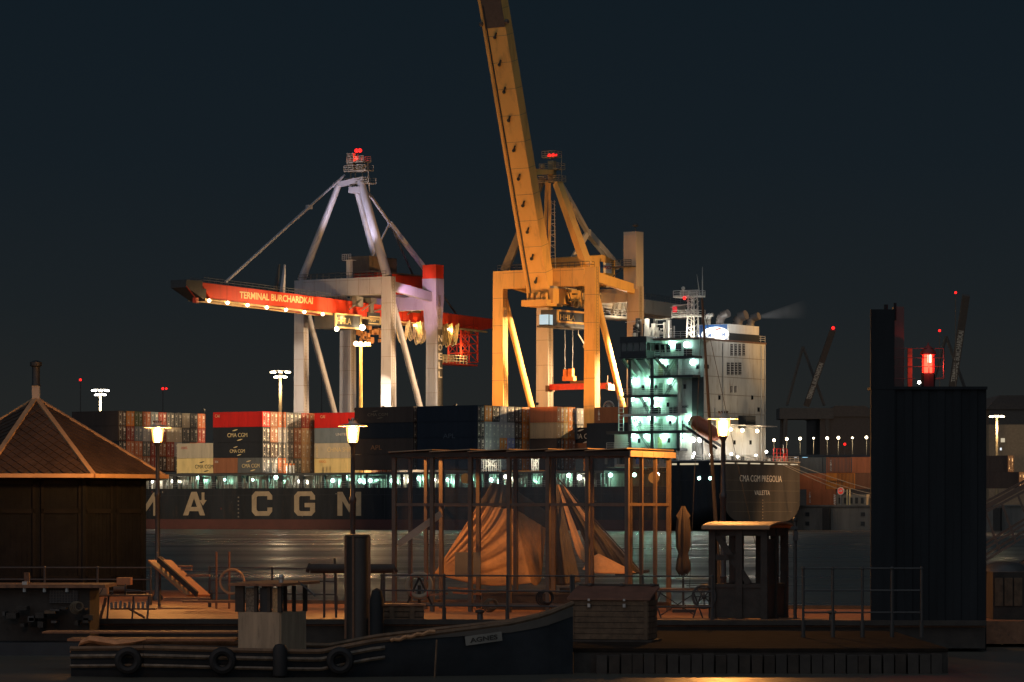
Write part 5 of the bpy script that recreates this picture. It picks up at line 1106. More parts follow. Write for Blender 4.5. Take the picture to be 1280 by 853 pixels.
G_dw = glow('dim_window', (1, .85, .6), .45); G_bl = glow('blue_window', (.35, .75, 1), 1.2); G_w2 = glow('white_window', (.9, .95, 1), .9)
farbox('warehouse', 'long low dark warehouse behind the lamp row with a lit sign', 'warehouse', 1025, 1100, 521, None, 1300, 60, m=mat('warehouse_wall', (.07, .055, .045), .8), win=[(1044, 1050, 515.2, 519, G_dw), (1028.5, 1030.5, 515.5, 517.5, G_dw), (1031.5, 1033.5, 515.5, 517.5, G_dw)], roof=(4, .25))
farbox('terminal_building', 'dark terminal building low behind the stern flagstaff with blue lit windows', 'building', 958, 1062, 572, None, 900, 20, win=[(1003, 1009.5, 571, 583, G_bl), (1012, 1014, 574, 582, G_w2), (993, 996, 571, 576, G_w2), (1052, 1057, 575, 583, G_w2)])
farbox('gantry_bridge', 'dark gantry crossing above the quay containers right of the stern', 'gantry', 985, 1092, 568.5, 571.5, 880, 3, m=M_greydk)
farbox('office_block', 'faintly lit office block at the right picture edge behind the mast', 'building', 1236, 1300, 531, None, 1000, 30, m=mat('far_wall_light', (.2, .16, .11), .8), win=[(1251, 1256, 548, 553, G_dw), (1250, 1252, 560, 563, G_w2), (1248, 1256, 573, 576, G_w2)])
farbox('shed', 'dark shed with a pale sign at the far right edge', 'shed', 1236, 1300, 512, None, 1250, 40, roof=(5, .2), win=[(1246, 1252, 504, 508, G_dw)])
for i, (u, v, lab) in enumerate(((1056, 555.5, 'small red lamp low under the far lamp row'), (1031.5, 573.5, 'small red lamp just above the quay containers'), (402, 462.5, 'tiny red lamp between the legs of the grey crane'), (100.5, 475, 'tiny red lamp high left above the kiosk roof'), (203.5, 486, 'pair of tiny red lamps above the left deck containers'), (1174.5, 413.5, 'red lamp above the lantern on the steel pile'), (1194.5, 366, 'faint red lamp at the top right far crane'))):
    Y = 1000; x, z = X_(u, Y), Z_(v, Y); o = thing('beacon_pole', lab, 'beacon', (x, Y, QZ), WORLD)
    mb = MB(); mb.tube((x, Y, QZ), (x, Y, z - .3), .15, 5); part('pole', mb, M_far, o)
    mb = MB(); mb.ball((x, Y, z), .36, 8); (mb.ball((x + 1, Y, z), .3, 8) if u == 203.5 else None); part('lamp_head', mb, G_red, o)
def farcrane(u0, v0, u1, v1, Y, lab, txt=None, wdt=2.0, red=True, mm=None, spec=None):
    p, q = Vector((X_(u0, Y), Y, Z_(v0, Y))), Vector((X_(u1, Y), Y - 12, Z_(v1, Y)))
    o = thing('distant_crane', lab, 'crane', (p.x, Y, QZ), WORLD, 'distant cranes')
    mb = MB(); mb.beam(p, q, wdt, wdt, up=(0, 1, 0)); part('boom', mb, mm or M_far2, o)
    mb = MB()
    for dx in (-9, 9):
        mb.tube((p.x + dx, Y, QZ), (p.x + dx*.85, Y, p.z - 3), .9, 6); mb.tube((p.x + dx, Y + 15, QZ), (p.x + dx*.85, Y + 15, p.z - 3), .9, 6)
    mb.box((p.x - 10, Y - 1, p.z - 5), (p.x + 10, Y + 16, p.z - 1)); mb.tube((p.x - 7, Y + 4, p.z), (p.x - 1, Y + 4, p.z + 22), .6, 6); mb.tube((p.x + 7, Y + 4, p.z), (p.x - 1, Y + 4, p.z + 22), .6, 6); part('portal', mb, M_far, o)
    if red: mb = MB(); mb.ball(q + Vector((0, -1, .6)), .6, 8); part('beacon', mb, G_red, o)
    if txt:
        d = (q - p); L = d.length; d.normalize(); nn = Vector((0, -1, 0)); up = nn.cross(d); 
        s0, s1 = txt[1], txt[2]
        part('boom_lettering', text_mb(txt[0], p + d*L*s0 + nn*(wdt/2 + .1) - up*(wdt*.38), d, up, L*(s1-s0), wdt*.76, bold=.02), mat('far_lettering', (.25, .23, .2), .6, emit=(.8, .7, .55), es=.035), o)
    return o
farcrane(1008, 507, 1037.5, 414.5, 1300, 'distant dark crane with raised boom and red tip lamp right of the deckhouse', ('TERMINAL BURCHARDKAI', .08, .56), 2.2)
farcrane(1188, 500, 1202, 372, 1200, 'distant crane with raised lettered boom behind the lantern on the steel pile', ('TERMINAL BURCHARDKAI', .17, .66), 2.4, red=False)

light(WORLD, (X_(1060, 1240), 1240, 22), 9000, (1, .62, .34), 2.0); light(WORLD, (X_(1240, 960), 950, 24), 6000, (1, .62, .34), 2.0)  # added lights with no fitting, lifting the far cranes and buildings
# quay furniture right of the stern
tt = T(1046, 31.5); o = thing('concrete_barrier', 'grey concrete barrier block on the quay under the round red sign', 'barrier', (tt - 3, -32, QZ), SHIP)
mb = MB(); mb.box((tt - 6.2, -32.6, QZ + .06), (tt, -31.4, QZ + 2.0)); part('block', mb, mat('barrier_concrete', (.22, .20, .16), .8), o)
for i in range(5): mb = MB(); mb.box((tt - 1 - i*1.15, -31.4, QZ + .3), (tt - .45 - i*1.15, -31.3, QZ + 1.4)); part('recess', mb, M_dark, o)
mb = MB()
for i in range(6): mb.prism([(tt + .15, -31.35, QZ + .1 + .32*i), (tt + .55, -31.35, QZ + .25 + .32*i), (tt + .55, -31.35, QZ + .41 + .32*i), (tt + .15, -31.35, QZ + .26 + .32*i)], (0, .05, 0))
part('hazard_stripe', mb, M_plate, o)
tt = T(1051, 31.2); o = thing('round_sign', 'round red sign with white bar standing on the quay edge', 'sign', (tt, -31.2, QZ), SHIP)
mb = MB(); mb.tube((tt, -31.2, QZ + .05), (tt, -31.2, QZ + 1.9), .06, 6); part('post', mb, M_bar, o)
mb = MB(); mb.tube((tt, -31.2, QZ + 2.6), (tt, -31.1, QZ + 2.6), .72, 16); part('disc', mb, M_textw, o)
mb = MB(); mb.tube((tt, -31.09, QZ + 2.6), (tt, -31.06, QZ + 2.6), .56, 16); part('red_face', mb, mat('sign_red', (.75, .04, .03), .5, emit=(1, .08, .04), es=.25), o)
mb = MB(); mb.box((tt - .36, -31.055, QZ + 2.5), (tt + .36, -31.03, QZ + 2.72)); part('bar', mb, M_textw, o)
for u in (1058.8, 1062.2):
    tt = T(u, 31.3); mb = MB(); mb.tube((tt, -31.3, QZ + .05), (tt, -31.3, QZ + 2.9), .11, 6); solo('marker_post', mb, M_text, 'left of the two thin pale posts right of the round sign' if u < 1060 else 'right of the two thin pale posts right of the round sign', 'post', SHIP, group='marker posts on the quay')

# ================================================================ FOREGROUND
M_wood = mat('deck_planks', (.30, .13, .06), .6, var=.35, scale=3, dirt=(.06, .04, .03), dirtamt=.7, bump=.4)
M_wdk = mat('dark_timber', (.055, .042, .032), .75, var=.3, scale=3, bump=.4)
M_wmid = mat('weathered_timber', (.16, .098, .055), .75, var=.35, scale=4, dirt=(.05, .035, .025), dirtamt=.6, bump=.5)
M_iron = mat('painted_iron', (.07, .065, .06), .4, metal=.2, scale=5)
M_rust = mat('rusty_iron', (.22, .10, .05), .6, metal=.2, scale=8, dirt=(.06, .03, .02), dirtamt=.7)
M_rub = mat('tyre_rubber', (.012, .012, .012), .7)
M_nav = mat('boat_black_paint', (.026, .029, .033), .45, var=.3, scale=2, bump=.1)
DZ = .65
pon = thing('pontoon', 'long floating landing stage with orange lit deck across the foreground', 'pontoon', (0, 92, 0), WORLD)
pp = [(-28, 88), (11.5, 85.2), (11.5, 98.8), (5, 100), (-3, 104), (-9.5, 106.5), (-9.9, 112), (-10.5, 123), (-28, 123)]
mb = MB(); mb.prism([(x, y, .08) for x, y in pp], (0, 0, DZ - .08 - .06)); part('float', mb, M_wdk, pon)
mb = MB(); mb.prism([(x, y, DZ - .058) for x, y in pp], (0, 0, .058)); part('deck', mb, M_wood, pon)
mb = MB(); mb.beam((-28, 87.9, DZ + .05), (11.5, 85.1, DZ + .05), .16, .12); mb.beam((11.4, 98.7, DZ + .05), (5, 99.9, DZ + .05), .14, .1); mb.beam((5, 99.9, DZ + .05), (-3, 103.9, DZ + .05), .14, .1); mb.beam((-3, 103.9, DZ + .05), (-9.5, 106.4, DZ + .05), .14, .1); part('edge_beam', mb, M_wdk, pon)
# near right landing
pon2 = thing('pontoon', 'lower near landing stage carrying the wooden chest at lower right', 'pontoon', (5, 80, 0), WORLD)
mb = MB(); mb.box((X_(717, 74) , 74, -.3), (9.2, 85.0, .45)); part('float', mb, M_wdk, pon2)
mb = MB(); mb.box((X_(717, 74) - .03, 73.95, .453), (9.2, 85.0, .52)); part('deck', mb, mat('landing_planks', (.030, .022, .017), .95, spec=.03, var=.4, scale=3, bump=.5), pon2)
x = X_(745, 74)
while x < 9:
    mb = MB(); mb.box((x, 73.6, -.8), (x + .22, 73.94, .42 - RN.random()*.05)); part('fender_post', mb, RN.choice((mat('fender_brown', (.05, .036, .026), .85, var=.4, scale=3, bump=.4), M_wdk)), pon2); x += .235 + RN.random()*.03
for i, (ua, ub, vv) in enumerate(((838, 1000, 790), (818, 890, 800), (1015, 1090, 764), (900, 960, 776))):
    Y = 3.0*F/(vv - 640) if False else None

# ---- street lamps
M_lglass = bpy.data.materials.new('orange_lantern_glass'); M_lglass.use_nodes = True; n = M_lglass.node_tree; n.nodes.remove(n.nodes['Principled BSDF'])
e_ = n.nodes.new('ShaderNodeEmission'); e_.inputs[0].default_value = (1.0, .42, .10, 1); e_.inputs[1].default_value = 3.0; t_ = n.nodes.new('ShaderNodeBsdfTransparent'); mxs = n.nodes.new('ShaderNodeMixShader'); mxs.inputs[0].default_value = .6
n.links.new(t_.outputs[0], mxs.inputs[1]); n.links.new(e_.outputs[0], mxs.inputs[2]); n.links.new(mxs.outputs[0], n.nodes['Material Output'].inputs[0]); M_lglass.cycles.emission_sampling = 'NONE'
def street_lamp(u, Y, zc, lab, vbase=DZ, gm_=None):
    x = X_(u, Y); o = thing('street_lamp', lab, 'street lamp', (x, Y, vbase), WORLD, 'old style street lamps on the landing stage')
    mb = MB(); mb.lathe((x, Y, 0), [(.16, vbase), (.16, vbase + .12), (.10, vbase + .2), (.085, vbase + .95), (.105, vbase + 1.0), (.08, vbase + 1.06), (.075, zc - 2.2), (.10, zc - 2.15), (.10, zc - 2.05), (.068, zc - 2.0), (.058, zc - .62), (.09, zc - .56), (.12, zc - .50)], 12); part('pole', mb, M_iron, o)
    mb = MB(); mb.lathe((x, Y, zc), [(.03, .22), (.05, .17), (.10, .14), (.13, .06), (.40, .005), (.42, -.02), (.40, -.03), (.14, -.012)], 20); part('hat', mb, mat('hat_enamel', (.62, .50, .38), .4), o)
    mb = MB()
    for i in range(10): a = 2*math.pi*i/10; mb.tube((x + .10*math.cos(a), Y + .1*math.sin(a), zc + .13), (x + .13*math.cos(a), Y + .13*math.sin(a), zc + .19), .015, 4)
    part('crown', mb, M_rust, o)
    mb = MB(); mb.lathe((x, Y, zc), [(.12, -.50), (.15, -.42), (.185, -.12), (.185, -.015)], 14); part('lantern_glass', mb, M_lglass, o)
    mb = MB(); mb.lathe((x, Y, zc), [(.04, -.44), (.085, -.38), (.095, -.10), (.04, -.05)], 12); part('bulb', mb, gm_ or G_lant, o)
    mb = MB()
    for i in range(4): a = math.pi/4 + math.pi*i/2; mb.tube((x + .135*math.cos(a), Y + .135*math.sin(a), zc - .49), (x + .19*math.cos(a), Y + .19*math.sin(a), zc - .02), .008, 4)
    mb.lathe((x, Y, zc), [(.12, -.52), (.13, -.48), (.11, -.47)], 12); part('lantern_frame', mb, M_iron, o)
    return o
street_lamp(197, 109, 6.04, 'street lamp beside the kiosk roof at left, smallest of the three glowing lanterns')
street_lamp(441, 99.2, 5.84, 'middle street lamp with glowing lantern left of the glass shelter')
street_lamp(904, 94.7, 5.93, 'right street lamp with glowing lantern in front of the deckhouse above the small cabin')

# unseen lamp added left of the picture edge to fill the near boats
street_lamp(640 - 10.4*F/63, 63, 5.4, 'added street lamp outside the picture at left, filling the foreground', 0.3, glow('fill_lantern_glow', (1.0, .45, .14), 800, True))
# ---- kiosk
KX, KY, KR, KW = X_(45, 116), 116.0, 4.45, 3.75
kio = thing('kiosk', 'dark octagonal kiosk with orange lit slate roof at the left', 'kiosk', (KX, KY, DZ), WORLD)
def kp(k, r, z): a = math.radians(-13.6 + 45*k); return Vector((KX + r*math.sin(a), KY - r*math.cos(a), z))
ze, za = Z_(594, 112), 7.15
wall_m = mat('kiosk_wall', (.011, .013, .016), .95, spec=.03, var=.2, scale=2)
for k in range(8):
    a, b_ = kp(k, KW, DZ), kp(k+1, KW, DZ); mb = MB(); n_ = (b_ - a).cross(Vector((0, 0, 1))).normalized()
    mb.prism([a, b_, b_ + Vector((0, 0, ze - DZ)), a + Vector((0, 0, ze - DZ))], -n_*.1); part('wall', mb, wall_m, kio)
    if k in (0, 1, 7):
        mb = MB(); L = (b_ - a).length; d = (b_ - a).normalized(); no = n_ if (n_.dot(Vector((KX, KY, 0)) - a) < 0) else -n_
        fr_ = [0.02, .49, .51, .98]
        for (s0, s1) in ((0.02, .47), (.53, .98)):
            for (p0, p1, z0, z1) in ((s0, s0 + .035, 1.2, ze - .1), (s1 - .035, s1, 1.2, ze - .1), (s0, s1, 1.2, 1.33), (s0, s1, 3.35, 3.5), (s0, s1, ze - .28, ze - .12)):
                q0_ = a + d*L*p0; q1_ = a + d*L*p1
                mb.prism([q0_ + Vector((0, 0, z0 - DZ)), q1_ + Vector((0, 0, z0 - DZ)), q1_ + Vector((0, 0, z1 - DZ)), q0_ + Vector((0, 0, z1 - DZ))], no*.05)
        part('door_frame', mb, mat('kiosk_frame', (.014, .015, .017), .95, spec=.03), kio)
        for j in range(16):
            s0 = (j + .08)/16; s1 = (j + .92)/16; q0_ = a + d*L*s0; q1_ = a + d*L*s1; mb = MB()
            mb.prism([q0_ + Vector((0, 0, 1.3 - DZ)), q1_ + Vector((0, 0, 1.3 - DZ)), q1_ + Vector((0, 0, ze - .2 - DZ)), q0_ + Vector((0, 0, ze - .2 - DZ))], no*.008); part('plank', mb, wall_m, kio)
    mb = MB(); mb.tube(kp(k, KW, DZ), kp(k, KW, ze), .1, 6); part('corner_post', mb, wall_m, kio)
apx = Vector((KX, KY, za)); slate = mat('roof_slate', (.055, .036, .026), .65, spec=.2, var=.35, scale=1.2); slate2 = mat('roof_slate_lit', (.13, .085, .06), .5, var=.35, scale=1.2)
mb = MB()
for k in range(8): mb.add([kp(k, KR, ze), kp(k+1, KR, ze), apx], [(0, 1, 2)])
mb.add([kp(k, KR, ze - .12) for k in range(8)], [tuple(range(8))])
part('roof', mb, M_wdk, kio)
def slates(k, single, dw=.34, dh=.46):
    a, b_ = kp(k, KR, ze), kp(k+1, KR, ze); d = (b_ - a).normalized(); L = (b_ - a).length; mid = (a+b_)/2; up = (apx - mid); Hh = up.length; up.normalize(); n_ = d.cross(up).normalized()
    if n_.z < 0: n_ = -n_
    out = MB(); cnt = 0; row = 0; y = .02
    while y < Hh - .25:
        xs = -L/2 + (0 if row % 2 else dw/2)
        while xs < L/2:
            hw_ = L/2*(1 - (y + dh*.35)/Hh)
            if abs(xs) < hw_ - .02:
                c = mid + d*xs + up*y; jt = RN.uniform(0, .008)
                w2 = dw/2*.96
                pts = [c + n_*(.050 + jt), c + d*w2 + up*dh*.5 + n_*.034, c + up*dh + n_*.012, c - d*w2 + up*dh*.5 + n_*.034]
                m_ = MB() if single else out
                m_.prism(pts, -n_*.018)
                if single: part('slate', m_, slate, kio); cnt += 1
            xs += dw
        y += dh/2; row += 1
    if not single: part('slates', out, slate, kio, kind='stuff')
slates(0, True)
for k in (1, 2, 6, 7): slates(k, False)
for k in range(8):
    mb = MB(); a = kp(k, KR + .06, ze + .02); mb.beam(a, apx + Vector((0, 0, .03)), .17, .07); part('hip_ridge', mb, mat('copper_trim', (.34, .22, .12), .6, dirt=(.15, .09, .05), dirtamt=.5), kio)
    mb = MB(); mb.beam(kp(k, KR + .1, ze - .02), kp(k+1, KR + .1, ze - .02), .16, .13); part('eave_board', mb, mat('eave_trim', (.40, .25, .13), .5), kio)
mb = MB(); mb.box((KX - .12, KY - .12, za - .15), (KX + .12, KY + .12, za + .42)); part('finial_base', mb, M_grey, kio)
mb = MB(); mb.lathe((KX, KY, za + .42), [(.17, 0), (.13, .05), (.13, .62), (.2, .66), (.2, .78), (.05, .84)], 12); part('chimney_cowl', mb, M_dark, kio)

# ---- glass shelter
SY0, SX0 = 97.3, X_(493, 97.3); SY1, SX1 = 94.5, X_(784, 94.5)
sang = math.atan2(SY1 - SY0, SX1 - SX0); SL = math.hypot(SX1 - SX0, SY1 - SY0); SD = 3.1
SH = Frame(SX0, SY0, sang)
she = thing('glass_shelter', 'glazed waiting shelter with dark frame and flat metal roof in the middle foreground', 'shelter', (0, 0, DZ), SH)
M_fr = mat('shelter_frame', (.15, .10, .065), .45, var=.2, scale=3)
zr, zm, zb0 = 4.90, 3.60, .86
def post(x, y, w=.11):
    mb = MB(); mb.box((x - w/2, y - w/2, DZ), (x + w/2, y + w/2, zr)); part('post', mb, M_fr, she)
bays = 6; bl = SL/bays
for i in range(bays + 1): post(i*bl, 0); post(i*bl, SD)
for j in (1, 2): post(0, SD*j/3, .09); post(SL, SD*j/3, .09)
def bar(a, b_): mb = MB(); mb.beam(a, b_, .07, .08); part('mullion', mb, M_fr, she)
for y in (0, SD): bar((.06, y, zm), (SL - .06, y, zm)); bar((.06, y, zb0), (SL - .06, y, zb0))
for x in (0, SL): bar((x, .06, zm), (x, SD - .06, zm)); bar((x, .06, zb0), (x, SD - .06, zb0))
gm = bpy.data.materials.new('dusty_glass'); gm.use_nodes = True; n = gm.node_tree; n.nodes.remove(n.nodes['Principled BSDF'])
tr = n.nodes.new('ShaderNodeBsdfTransparent'); tr.inputs[0].default_value = (.985, .988, .985, 1); gl = n.nodes.new('ShaderNodeBsdfGlossy'); gl.inputs['Roughness'].default_value = .08
df = n.nodes.new('ShaderNodeBsdfDiffuse'); df.inputs[0].default_value = (.22, .21, .20, 1); fn = n.nodes.new('ShaderNodeFresnel'); fn.inputs[0].default_value = 1.33
m1 = n.nodes.new('ShaderNodeMixShader'); m2 = n.nodes.new('ShaderNodeMixShader'); tcn = n.nodes.new('ShaderNodeTexCoord'); nz = n.nodes.new('ShaderNodeTexNoise'); nz.inputs['Scale'].default_value = 2.2; nz.inputs['Detail'].default_value = 8
mr = n.nodes.new('ShaderNodeMapRange'); mr.inputs[1].default_value = .35; mr.inputs[2].default_value = .75; mr.inputs[3].default_value = .004; mr.inputs[4].default_value = .03
n.links.new(tcn.outputs['Object'], nz.inputs['Vector']); n.links.new(nz.outputs[0], mr.inputs[0]); n.links.new(mr.outputs[0], m1.inputs[0]); n.links.new(tr.outputs[0], m1.inputs[1]); n.links.new(df.outputs[0], m1.inputs[2])
gq = n.nodes.new('ShaderNodeNewGeometry'); sbq = n.nodes.new('ShaderNodeMath'); sbq.operation = 'SUBTRACT'; sbq.inputs[0].default_value = 1.0; mlq = n.nodes.new('ShaderNodeMath'); mlq.operation = 'MULTIPLY'; n.links.new(gq.outputs['Backfacing'], sbq.inputs[1]); n.links.new(sbq.outputs[0], mlq.inputs[0]); n.links.new(fn.outputs[0], mlq.inputs[1]); n.links.new(mlq.outputs[0], m2.inputs[0]); n.links.new(m1.outputs[0], m2.inputs[1]); n.links.new(gl.outputs[0], m2.inputs[2]); n.links.new(m2.outputs[0], n.nodes['Material Output'].inputs[0])
def pane(p, q, z0, z1):
    p = Vector(p); q = Vector(q); d = (q-p).normalized(); nn = Vector((-d.y, d.x, 0))*.004; mb = MB()
    mb.prism([(p.x, p.y, z0), (q.x, q.y, z0), (q.x, q.y, z1), (p.x, p.y, z1)], nn); part('pane', mb, gm, she)
for y in (0, SD):
    for i in range(bays):
        for z0, z1 in ((zb0 + .05, zm - .05), (zm + .05, zr - .02)): pane((i*bl + .056, y, 0), ((i+1)*bl - .056, y, 0), z0, z1)
for x in (0, SL):
    for j in range(3):
        if x == 0 and j == 1: continue
        for z0, z1 in ((zb0 + .05, zm - .05), (zm + .05, zr - .02)): pane((x, SD*j/3 + .056, 0), (x, SD*(j+1)/3 - .056, 0), z0, z1)
mb = MB(); mb.box((-.12, -.12, zr), (SL + .12, SD + .12, zr + .14)); part('roof_frame', mb, M_wdk, she)
for i in range(bays):
    mb = MB(); x0, x1 = i*bl - .1 + (.1 if i else 0), (i+1)*bl + .08
    mb.prism([(x0, -.2, zr + .142), (x1, -.2, zr + .20), (x1, -.2, zr + .225), (x0, -.2, zr + .167)], (0, SD + .4, 0)); part('roof_sheet', mb, mat('roof_metal', (.45, .30, .17), .4, metal=.3), she)
for j in range(4):
    mb = MB(); mb.box((SL + .122, -.15 + j*(SD+.3)/4, zr - .01), (SL + .16, -.17 + (j+1)*(SD+.3)/4, zr + .15)); part('fascia_panel', mb, mat('fascia_metal', (.50, .36, .22), .4, metal=.2), she)
mb = MB(); mb.tube((SL*.935, SD + .0, zr - .55), (SL*.935, SD + .04, zr - .55), .16, 14); part('round_notice', mb, mat('notice_beige', (.30, .24, .16), .6), she)
mb = MB(); mb.tube((.75, SD - .0, 4.35), (.75, SD + .05, 4.35), .15, 14); part('round_notice', mb, M_dark, she)
mb = MB(); mb.box((.45, SD - .06, 1.55), (1.25, SD - .03, 2.25)); part('paper_notice', mb, mat('paper_notice_m', (.16, .15, .13), .6), she)
mb = MB(); mb.beam((.03, .2, 2.5), (1.2, .5, 3.35), .05, .18); part('fabric_sash', mb, mat('sash', (.5, .42, .3), .7), she)
mb = MB(); mb.box((1.6, SD - .75, DZ), (5.6, SD - .35, DZ + .42)); mb.box((1.6, SD - .76, DZ + .421), (5.6, SD - .34, DZ + .47)); part('bench', mb, M_wdk, she)

# ---- covered boat behind the shelter
bt = thing('covered_boat', 'moored boat under tent like orange lit tarpaulins behind the glass shelter', 'boat', (X_(650, 102.4), 102.4, 0), WORLD)
def PX(u, v, Y): return Vector((X_(u, Y), Y, Z_(v, Y)))
def hull_boat(x0, x1, yc, hb, zs, zbot, mats, parent, n=14, bow=1, name='hull'):
    mb = MB(); R_ = []
    for i in range(n+1):
        s_ = i/n; x = x0 + (x1-x0)*s_; f_ = math.sin(math.pi*min(1, (1-s_)*1.6)/2)**.7 if s_ > .375 else 1.0
        if s_ < .15: f_ *= .75 + .25*s_/.15
        f_ = max(f_, .03); zt_ = zs(s_)
        R_.append([(x, yc - hb*f_, zt_), (x, yc - hb*f_*.94, (zt_+zbot)/2), (x, yc - hb*f_*.6, zbot), (x, yc + hb*f_*.6, zbot), (x, yc + hb*f_*.94, (zt_+zbot)/2), (x, yc + hb*f_, zt_)])
    for a_, b_ in zip(R_, R_[1:]): mb.add(a_ + b_, [(j, j+1, 6+j+1, 6+j) for j in range(5)])
    mb.add(R_[0], [tuple(range(6))]); h = part(name, mb, mats, parent)
    mb = MB(); dk = []
    for a_, b_ in zip(R_, R_[1:]):
        o1 = Vector((0, .06, -.14)); o2 = Vector((0, -.06, -.14)); mb.add([Vector(a_[0]) + o1, Vector(b_[0]) + o1, Vector(b_[5]) + o2, Vector(a_[5]) + o2], [(0, 1, 2, 3)])
    part('deck', mb, M_wdk, parent)
    mb = MB(); mb.path([Vector(r[0]) for r in R_], .055, 6); mb.path([Vector(r[5]) for r in R_], .055, 6); part('gunwale', mb, M_wmid, parent)
    return R_
hull_boat(X_(480, 102.4), X_(815, 102.4), 102.8, 1.3, lambda s: .55 + .5*s**2.5, -.3, M_nav, bt)
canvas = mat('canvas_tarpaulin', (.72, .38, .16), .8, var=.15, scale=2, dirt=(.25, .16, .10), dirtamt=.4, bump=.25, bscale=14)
def cloth(A_, B_, C_, D_, nu, nv, amp, parent, m=None, foc='D', k=9.0, name='tarpaulin', sagb=.10, t0=0.0, t1=1.0):
    A_, B_, C_, D_ = map(Vector, (A_, B_, C_, D_)); vs_ = []       # A top-left, B top-right, C bottom-right, D bottom-left
    nrm_ = (B_ - A_).lerp(C_ - D_, .5).cross(D_ - A_).normalized()
    for j in range(nv+1):
        t_ = t0 + (t1-t0)*j/nv
        for i in range(nu+1):
            s_ = i/nu; p = A_.lerp(B_, s_).lerp(D_.lerp(C_, s_), t_)
            if foc == 'D': th = math.atan2(1.02 - t_, s_ + .03)
            elif foc == 'T': th = s_*1.6
            else: th = math.atan2(1.02 - t_, 1.03 - s_)
            ph = (1 - 2*abs(math.sin(th*k + .4*math.sin(t_*5)))) + .45*math.sin(th*k*2.3 + 1) + .2*math.sin(th*k*5.1 + 2*t_)
            env = math.sin(math.pi*min(1, max(0, s_)))**.5 * (.25 + .75*math.sin(math.pi*t_)) if foc != 'T' else (.2 + .8*t_)*math.sin(math.pi*s_)**.4
            p = p + nrm_*(amp*ph*env) + Vector((0, 0, -sagb*math.sin(math.pi*s_)*t_**3))
            vs_.append(p)
    q = nu + 1; mb = MB(); mb.add(vs_, [(j*q+i, j*q+i+1, (j+1)*q+i+1, (j+1)*q+i) for j in range(nv) for i in range(nu)])
    o = part(name, mb, m or canvas, parent, fixn=False); sm_ = o.modifiers.new('thick', 'SOLIDIFY'); sm_.thickness = .01
    return o
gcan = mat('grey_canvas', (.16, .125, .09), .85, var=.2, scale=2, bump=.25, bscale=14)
f0 = .245
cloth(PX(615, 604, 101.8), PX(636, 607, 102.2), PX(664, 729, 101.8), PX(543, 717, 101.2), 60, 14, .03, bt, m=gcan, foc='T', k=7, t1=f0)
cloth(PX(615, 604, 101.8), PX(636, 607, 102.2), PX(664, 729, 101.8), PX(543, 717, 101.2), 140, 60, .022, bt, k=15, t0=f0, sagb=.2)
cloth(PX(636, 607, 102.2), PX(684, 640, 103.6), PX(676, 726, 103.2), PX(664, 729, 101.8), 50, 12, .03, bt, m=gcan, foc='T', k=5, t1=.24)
cloth(PX(636, 607, 102.2), PX(684, 640, 103.6), PX(676, 726, 103.2), PX(664, 729, 101.8), 70, 50, .02, bt, foc='C', k=13, t0=.24)
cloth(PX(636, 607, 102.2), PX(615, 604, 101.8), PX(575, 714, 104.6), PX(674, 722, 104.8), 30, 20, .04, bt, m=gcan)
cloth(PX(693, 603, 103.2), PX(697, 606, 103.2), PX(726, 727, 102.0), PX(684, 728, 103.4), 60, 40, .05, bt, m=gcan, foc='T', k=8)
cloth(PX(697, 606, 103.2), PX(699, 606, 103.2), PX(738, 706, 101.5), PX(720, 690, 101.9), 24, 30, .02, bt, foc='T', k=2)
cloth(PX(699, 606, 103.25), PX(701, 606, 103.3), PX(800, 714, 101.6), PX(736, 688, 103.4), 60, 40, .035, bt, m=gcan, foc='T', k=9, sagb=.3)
cloth(PX(735, 700, 101.8), PX(748, 692, 101.8), PX(795, 716, 101.4), PX(728, 712, 101.4), 24, 12, .02, bt, foc='T', k=2)
cloth(PX(702, 604, 103.1), PX(703.5, 605, 103.1), PX(738, 652, 102.4), PX(731, 652, 102.4), 8, 10, .01, bt, foc='T', k=1)
mb = MB(); mb.tube(PX(689, 735, 102.8), PX(689, 575, 102.8), .06, 8, r2=.04); mb.tube(PX(800, 713, 101.3), PX(690, 590, 102.8), .018, 5); mb.tube(PX(811, 714, 101.3), PX(770, 719, 102.0), .05, 6); part('mast', mb, M_wdk, bt)
mb = MB(); mb.box((X_(700, 102.4), 102.5, .6), (X_(760, 102.4), 103.6, 1.15)); part('cabin', mb, M_wdk, bt)

# ---- railing along the landing stage
def railing(name, lab, pts, h, grp='railings of the landing stage', sp=1.6, z0=DZ, n_r=3, r=.022):
    o = thing(name, lab, 'railing', (pts[0][0], pts[0][1], z0), WORLD, grp)
    for a, b_ in zip(pts, pts[1:]):
        a = Vector((*a, z0)); b_ = Vector((*b_, z0)); n_ = max(1, round((b_-a).length/sp))
        for i in range(n_ + 1):
            c = a.lerp(b_, i/n_); mb = MB(); mb.tube(c, c + Vector((0, 0, h)), .032, 8); mb.tube(c, c + Vector((0, 0, .38)), .05, 8); mb.ball(c + Vector((0, 0, h)), .045, 8); part('post', mb, M_iron, o)
        for j in range(n_r):
            zz = h*(1 - j*.32); mb = MB(); mb.tube(a + Vector((0, 0, zz)), b_ + Vector((0, 0, zz)), r, 6); part('rail', mb, M_iron, o)
    return o
railing('railing', 'low pipe railing in front of the glass shelter', [(X_(477, 87.3), 87.3), (X_(714, 86), 86.2)], 1.17)
railing('railing', 'pipe railing between the wooden chest and the small cabin', [(X_(714, 86) + .06, 86.2), (X_(890, 86), 85.9)], 1.17)
railing('railing', 'pipe railing in front of the kiosk at left', [(X_(-10, 104), 104), (X_(190, 104), 103.6)], 1.10, sp=1.58)
railing('railing', 'pipe railing at the water edge left of the steel mooring pile', [(X_(262, 101), 101), (X_(420, 99), 99)], 1.15, sp=2.0)
